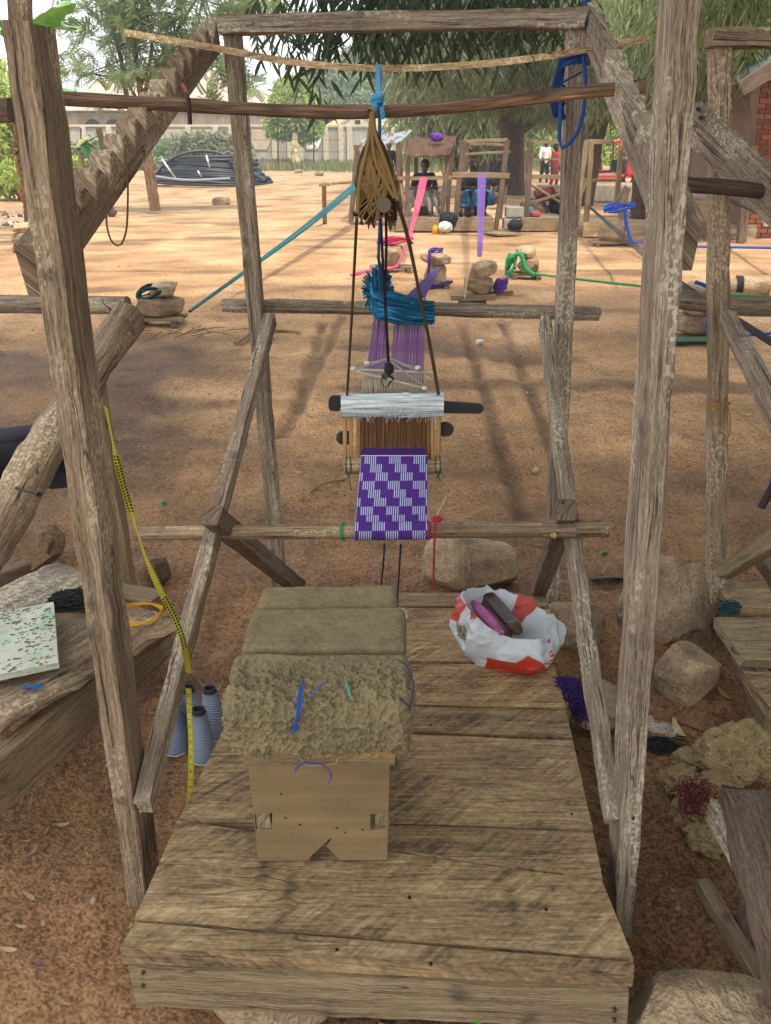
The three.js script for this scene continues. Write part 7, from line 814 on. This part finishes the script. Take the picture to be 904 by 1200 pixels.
{ // big drooping tree in the middle distance, trunk between the far looms
  const D = 34, b = base(603, D, -0.1), top = P(597, -20, D), q = (x, y, d) => P(x, y, d);
  tree('drooping_tree', 'large drooping leaved tree behind the open loom with a thick dark trunk', 'tree', b, [[[b, q(600, 150, D), q(592, 60, D), top], 0.46, 0.26], [[q(600, 160, D), q(630, 140, D), q(668, 110, D)], 0.16, 0.08]], [[q(545, 25, 31), 2.5, 1.9, 3, 3000], [q(610, 20, 33), 3.4, 2.3, 4, 3600], [q(680, 25, 31), 3.2, 2.6, 3, 3400], [q(500, 58, 33), 1.2, 1.1, 2, 800], [q(560, 72, 34), 1.8, 1.1, 2.5, 1400], [q(630, 80, 33), 2.0, 1.2, 2.5, 1500], [q(462, 18, 32), 1.3, 0.9, 1.6, 420], [q(600, -80, 34), 5, 2.5, 5, 1000], [q(540, 108, 36), 0.9, 0.7, 1.4, 260], [q(645, 112, 36), 1.0, 0.7, 1.4, 260]], 'droop', 1.3, EU, 11, {});
  const b2 = base(684, 27, -0.1); tree('leaning_tree', 'leaning dark trunked tree behind the navy yarn post', 'tree', b2, [[[b2, q(690, 170, 27), q(706, 120, 27), q(735, 40, 27), q(750, -60, 27)], 0.42, 0.22]], [[q(745, 20, 25), 1.8, 1.8, 2, 900], [q(720, 70, 26), 1.3, 1.2, 1.5, 450], [q(700, -10, 27), 2.2, 1.4, 2, 800], [q(780, 110, 27), 1.3, 1.6, 1.4, 560]], 'droop', 1.5, EU, 12, {});
  const b3 = base(757, 22, -0.05); tree('dark_trunk_tree', 'dark trunked drooping tree just behind the right front post', 'tree', b3, [[[b3, q(756, 170, 22), q(758, 60, 22), q(752, -60, 22)], 0.2, 0.15], [[q(757, 90, 22), q(755, 20, 21), q(748, -40, 20)], 0.1, 0.07]], [[q(800, 10, 19), 1.5, 1.3, 1.6, 800], [q(838, 6, 17), 1.2, 0.9, 1.4, 800], [q(830, 62, 20), 1.0, 1.1, 1.2, 480], [q(870, -40, 15), 0.9, 0.4, 1, 240], [q(810, 130, 22), 0.9, 1.0, 1.2, 300]], 'droop', 1.35, EU, 13, {});
  // trunks of trees farther back
  for (const [x, d, w, l, sd] of [[563, 45, 0.45, 'grey trunked tree beyond the open loom on the left', 14], [580, 48, 0.55, 'broad grey trunked tree beyond the seated person in black', 15], [532, 46, 0.4, 'dark trunked tree beyond the roofed loom', 16]]) { const bb = base(x, d, -0.2), tp = q(x + 3, 60, d); tree('background_tree', l, 'tree', bb, [[[bb, q(x - 1, 150, d), tp], w, w * 0.5]], [[q(x, 90, d), 3, 2.6, 3, 520], [q(x + 20, 40, d), 3.6, 3, 3, 560]], 'droop', 3.2, EU, sd, {}); }
}
{ // near shade tree: it stands behind the camera, its boughs hang over the loom
  const b = V(5.2, 0, 3.4), q = (x, y, d) => P(x, y, d), tp = V(4.2, 4.6, 1.6);
  tree('shade_tree', 'near shade tree whose drooping leaves hang into the top of the picture', 'tree', b, [[[b, V(4.9, 2.4, 2.6), tp], 0.3, 0.18], [[tp, V(2.5, 5.6, -0.6), V(0.4, 6.0, -1.4)], 0.16, 0.08], [[tp, V(3, 5.6, -3), V(1.5, 6.2, -6)], 0.15, 0.05], [[tp, V(3, 6, 3), V(1.5, 6.4, 2.5)], 0.14, 0.06]],
    [[V(1.2, 6.2, -0.2), 2.4, 1.1, 2.2, 950], [V(3.4, 6.0, 0.2), 2.4, 1.2, 2.4, 900], [V(2.4, 6.6, 2.6), 2.6, 1.1, 2.2, 700], [V(3.6, 5.6, -3.0), 2.2, 0.9, 2.2, 700], [V(0.2, 6.3, -2.6), 1.8, 0.8, 1.6, 420], [V(5.4, 5.8, -1), 2, 1, 3, 500], [V(6.4, 3.6, -0.6), 1.6, 1.8, 2.4, 900], [V(6.2, 3.6, 2.8), 1.8, 1.8, 2.2, 800], [V(0.4, 6.2, 2.2), 2.2, 1, 2, 500], [V(3.2, 6.3, -6.2), 2.6, 1.1, 2.6, 1700], [V(0.2, 6.4, -6), 2.6, 1.1, 2.6, 1700], [V(-2.8, 6.4, -5.2), 2.4, 1.1, 2.6, 1500], [V(1.8, 6.6, -3.6), 2.6, 0.9, 1.8, 800], [V(6, 6.4, -5), 2.2, 1, 3, 600], [V(-1.4, 6.6, -1.4), 1.4, 0.7, 1.6, 360]], 'droop', 1.5, EU, 21, { gap: -0.2, nl: 4 });
  for (const [x, z, l, sd] of [[5.4, -4.2, 'leafy tree crowding the right side, beyond the second loom', 25], [5.2, 0.4, 'leafy tree right of the loom, beside the shade tree', 26]]) tree('side_tree', l, 'tree', V(x, 0, z), [[[V(x, 0, z), V(x + 0.2, 1.4, z), V(x + 0.1, 2.6, z)], 0.14, 0.08]], [[V(x + 0.6, 3.0, z), 1.5, 1.9, 2.0, 900], [V(x + 0.9, 1.5, z), 1.1, 1.3, 1.9, 600], [V(x + 1.2, 4.4, z), 1.4, 1.2, 1.9, 500]], 'dense', 1.5, MID, sd, { gap: -0.4 });
  tree('hanging_bough', 'near bough of long drooping leaves hanging in at the top centre', 'branch', V(0.8, 3.6, -6.3), [[[V(2, 5.0, -6), V(0.9, 3.9, -6.2), q(560, -40, 6.2), q(440, -22, 6.2), q(345, -12, 6.2)], 0.035, 0.012]], [[q(350, 0, 6.2), 0.3, 0.1, 0.4, 14], [q(400, 0, 6.2), 0.3, 0.1, 0.4, 16], [q(440, -18, 6.1), 0.3, 0.12, 0.4, 34], [q(500, -20, 6), 0.35, 0.12, 0.4, 36], [q(580, -18, 6), 0.4, 0.12, 0.4, 36], [q(640, -12, 6.4), 0.3, 0.14, 0.4, 26], [q(385, 48, 6.4), 0.07, 0.04, 0.2, 4], [q(320, 0, 6.4), 0.2, 0.05, 0.2, 8]], 'droop', 0.72, [[0.03, 0.05, 0.022], [0.1, 0.14, 0.06]], 23, { gap: -0.5, nl: 2 });
  tree('hanging_bough', 'near bough of drooping leaves at the top right above the second loom', 'branch', V(3.2, 3.8, -7), [[[V(4.2, 4.6, -5), q(940, -60, 7), q(860, -30, 7)], 0.035, 0.012]], [[q(880, -22, 7), 0.5, 0.12, 0.4, 40], [q(840, -14, 7.2), 0.4, 0.14, 0.4, 34]], 'droop', 0.72, EU, 24, { gap: -0.5, nl: 2 });
}
{ // slender light tree on the left and banana plants
  const D = 24, q = (x, y, d = D) => P(x, y, d), b = base(182, D, 0); const pts = (l) => l.map(([x, y]) => q(x, y));
  tree('slender_tree', 'slender feathery tree with several thin stems left of the pipe coil', 'tree', b, [[pts([[184, 247], [176, 190], [168, 130], [160, 70], [150, -10]]), 0.1, 0.05], [pts([[180, 247], [172, 200], [150, 120], [140, 60], [120, 0]]), 0.085, 0.04], [pts([[166, 118], [180, 84], [205, 40], [230, 0]]), 0.06, 0.03], [pts([[172, 150], [150, 100], [105, 85]]), 0.05, 0.02], [pts([[165, 100], [178, 60], [170, 0]]), 0.05, 0.03]],
    [[q(120, 30), 1.3, 0.8, 1.2, 170], [q(175, 20), 1.2, 0.7, 1.2, 150], [q(225, 35), 0.9, 0.6, 1, 100], [q(100, 80), 0.9, 0.3, 0.9, 70], [q(165, 85), 0.9, 0.28, 0.9, 60], [q(265, 75), 0.55, 0.35, 0.6, 60], [q(290, 95), 0.32, 0.2, 0.4, 26], [q(300, 10), 0.9, 0.4, 0.9, 110], [q(205, 70), 0.6, 0.3, 0.6, 60], [q(245, 118), 0.3, 0.1, 0.3, 14], [q(125, 125), 0.3, 0.1, 0.3, 12], [q(190, -40), 2.2, 0.9, 1.8, 340]], 'pinnate', 1.0, [[0.12, 0.18, 0.06], [0.34, 0.44, 0.16]], 31, { bark: M.trunkPale, nl: 2 });
  const b2 = base(126, 23, 0); tree('stump', 'short cut trunk behind the left front post', 'stump', b2, [[[b2, P(128, 245, 23), P(126, 200, 23), P(116, 150, 23)], 0.11, 0.07]], [], 'pinnate', 1, MID, 32, { limbs: 0, bark: M.trunk });
  const bananaLeaf = (len, w, arch, seed) => { const pos = [], uv = [], idx = [], N = 22, R = rng(seed); let x = 0; for (let i = 0; i <= N; i++) { const t = i / N, ww = w * Math.pow(Math.sin(Math.PI * clamp(0.04 + 0.94 * t)), 0.6) * (0.9 + 0.2 * n3(t * 9, seed, 1)), y = len * (t * 0.75 - arch * t * t), z = len * t * (0.45 + 0.35 * t); for (const s of [-1, -0.5, 0, 0.5, 1]) { pos.push(s * ww * 0.5, y - Math.abs(s) * ww * 0.18 + 0.03 * n3(t * 14, s * 2, seed), z + 0.02 * n3(t * 11, s, seed + 4)); uv.push(s, t); } } for (let i = 0; i < N; i++) for (let j = 0; j < 4; j++) { const a = i * 5 + j; if ((j === 0 || j === 3) && R() < 0.08) continue; idx.push(a, a + 5, a + 1, a + 1, a + 5, a + 6); } return build(pos, uv, idx); };
  const gl = ['#3f7a2c', '#6a9a3a', '#9aa34a', '#b5a33e'].map((c) => new THREE.MeshPhysicalMaterial({ color: new THREE.Color(c), side: THREE.DoubleSide, roughness: 0.5, transmission: 0.35, thickness: 0 })), dry = flat('#8d6238', { side: THREE.DoubleSide });
  const banana = (label, px, d, h, leaves, seed, dryStem) => { const bb = base(px, d, 0), t = thing('banana_plant', label, 'plant', bb), R = rng(seed), top = V(bb.x, h, bb.z); t.part('stem', pole([bb, V(bb.x + 0.05, h * 0.5, bb.z), top], 0.11, 0.07, { rough: 0.1, s: 12 }), dryStem ? M.bark2 : flat('#8a8a4a')); leaves.forEach(([az, len, w, arch, m, tl], i) => { const g = bananaLeaf(len, w, arch, seed + i); g.rotateX(-(tl ?? 0)).rotateY(az).translate(top.x, top.y - 0.1, top.z); t.part('leaf', g, m === 9 ? dry : gl[m]); g.dispose(); }); if (dryStem) for (let k = 0; k < 22; k++) { const g = bananaLeaf(0.5 + 0.3 * R(), 0.14, 0.9, seed + 40 + k); g.rotateX(1.5).rotateY(R() * 6.28).translate(bb.x, 0.5 + h * 0.85 * R(), bb.z); t.part('dry_leaf', g, dry); } };
  M.bark2 = withTex(T_BARK, 0.01, { color: new THREE.Color(1.5, 1.05, 0.7) });
  banana('banana plant with a dry ragged trunk at the left edge', 22, 19, 2.2, [[1.4, 1.7, 0.5, 0.5, 1], [2.2, 1.5, 0.45, 0.6, 1], [0.5, 1.5, 0.45, 0.8, 0], [3.4, 1.6, 0.45, 0.7, 0], [-1.2, 1.6, 0.5, 0.5, 1], [4.4, 1.6, 0.45, 0.4, 1]], 61, true);
  banana('young banana plant with yellow green leaves behind the notched rail', 92, 26, 1.5, [[1.5, 1.2, 0.36, 0.9, 0], [2.0, 1.1, 0.34, 0.5, 2], [0.8, 1.2, 0.36, 1.2, 0], [-1.5, 1.1, 0.34, 0.7, 3], [3.1, 1.0, 0.3, 0.4, 3], [1.2, 0.9, 0.3, 0.3, 1]], 71, false);
  banana('tall banana plant whose broad leaf shows beside the post top', 40, 16, 3.1, [[1.35, 1.3, 0.8, 0.35, 1, 0.1], [1.9, 1.2, 0.45, 0.5, 1], [-0.4, 1.3, 0.45, 0.4, 0], [3.6, 1.3, 0.45, 0.5, 1], [-1.6, 1.3, 0.45, 0.3, 1]], 81, false);
  banana('small banana plant in front of the pale gabled house', 470, 70, 2.4, [[1.4, 2.4, 0.5, 0.4, 1], [-1.4, 2.2, 0.5, 0.4, 1], [0.2, 2.2, 0.5, 0.6, 1]], 91, false);
  { const bb = base(346, 70, 0), t = thing('dead_banana', 'dead straw coloured banana stem before the compound wall', 'plant', bb); t.part('stem', pole([bb, P(346, 155, 70)], 0.28, 0.2, { step: 0.3 }), M.cream); for (let k = 0; k < 14; k++) { const g = bananaLeaf(1.3, 0.4, 1, 140 + k); g.rotateX(1.2).rotateY(k * 2.4).translate(bb.x, 0.4 + 0.12 * k, bb.z); t.part('dry_leaf', g, flat('#c7b482', { side: THREE.DoubleSide })); } }
}
{ // round tree, trees beyond the wall, bushes
  const q = (x, y, d) => P(x, y, d), D = 71, b = base(345, D, -0.2);
  tree('round_tree', 'small round bright green tree in front of the compound wall', 'tree', b, [[[b, q(347, 165, D), q(345, 140, D)], 0.16, 0.09]], [[q(345, 124, D), 1.75, 1.7, 1.7, 900], [q(330, 145, D), 1.2, 0.9, 1.2, 260], [q(358, 148, D), 1.3, 1.0, 1.2, 300], [q(340, 108, D), 1.0, 0.8, 1, 200]], 'dense', 1.9, LIME, 41, { gap: -0.3 });
  for (const [x, y, d, rx, ry, l, sd, n] of [[392, 112, 105, 4.5, 3.4, 'leafy tree beyond the low houses, right of the round tree', 42, 800], [440, 100, 112, 5, 5, 'tall leafy tree beyond the low houses behind the blue strap', 43, 900], [410, 128, 100, 3, 1.8, 'low leafy tree just above the tan roofs', 44, 400], [480, 120, 110, 4.5, 3.2, 'leafy tree beyond the pale gabled house', 45, 600]]) { const bb = base(x, d, -0.2); tree('far_tree', l, 'tree', bb, [[[bb, q(x, y + 25, d), q(x, y, d)], 0.3, 0.16]], [[q(x, y, d), rx, ry, rx, n], [q(x + 12, y + 12, d), rx * 0.7, ry * 0.7, rx, n / 3], [q(x - 14, y + 10, d), rx * 0.7, ry * 0.7, rx, n / 3]], 'dense', 3.2, MID, sd, { gap: -0.25 }); }
  for (const [x, y, d, rx, ry, l, sd, n, tn] of [[245, 176, 62, 2.0, 0.9, 'brownish low bush in front of the pale gate', 51, 320, [[0.1, 0.12, 0.05], [0.3, 0.3, 0.12]]], [215, 180, 64, 1.6, 0.8, 'low green bush left of the brownish bush', 52, 220, MID], [120, 185, 60, 2.4, 1.0, 'low green bush at the far left before the house', 53, 300, MID], [45, 190, 40, 1.4, 0.8, 'low green shrub behind the left front post', 54, 200, LIME], [-12, 130, 34, 1.2, 2.0, 'tall green shrub at the left edge', 55, 260, LIME], [20, 212, 30, 0.9, 0.35, 'patch of low weeds at the left edge', 56, 120, LIME], [760, 185, 60, 5, 2.0, 'yellow green thicket behind the right posts', 57, 700, LIME], [870, 175, 50, 3.0, 2.0, 'yellow green bushes right of the second loom post', 58, 620, LIME], [835, 190, 55, 2.6, 1.7, 'bright bushes left of the second loom post', 59, 460, LIME], [850, 128, 70, 2.2, 2.0, 'small palm like tree seen beside the brick hut', 60, 260, MID], [520, 180, 70, 2.6, 1.4, 'green bushes behind the roofed loom', 63, 300, LIME], [660, 170, 75, 5, 2.4, 'sunlit thicket behind the standing people', 64, 600, LIME], [610, 165, 80, 5, 2.4, 'pale green thicket behind the middle trunks', 65, 500, LIME]]) { const bb = q(x, y, d).setY(-0.1); tree('bush', l, 'bush', bb, [[[bb, q(x, y, d)], 0.06, 0.03]], [[q(x, y, d), rx, ry, rx * 0.8, n], [q(x, y, d).add(V(rx * 0.7, -ry * 0.3, 0)), rx * 0.6, ry * 0.7, rx * 0.6, n / 3], [q(x, y, d).add(V(-rx * 0.7, -ry * 0.3, 0)), rx * 0.6, ry * 0.7, rx * 0.6, n / 3]], 'dense', d / 26, tn, sd, { gap: -0.25 }); }
  const bl = merge([0, 1, 2, 3].map((i) => { const g = blade(0.3, 0.05); g.rotateX(Math.PI + 0.3).rotateY(i * 1.7).translate(0.05 * i, 0, 0.04 * i); return g; }));
  scatter('grass', 'strip of rough green grass at the foot of the compound wall', 'grass', bl, pane, 6000, 71, (o, R) => { const z = -58 - 16 * Math.pow(R(), 0.7), x = (R() - 0.62) * 70; o.position.set(x, groundY(x, z), z); o.scale.setScalar(0.8 + 1.3 * R()); o.rotation.y = R() * 6; const k = 0.6 + 0.6 * R(); return R() < 0.3 ? [0.34 * k, 0.26 * k, 0.12 * k] : [0.16 * k, 0.22 * k, 0.06 * k]; });
}

renderer.render(scene, camera);
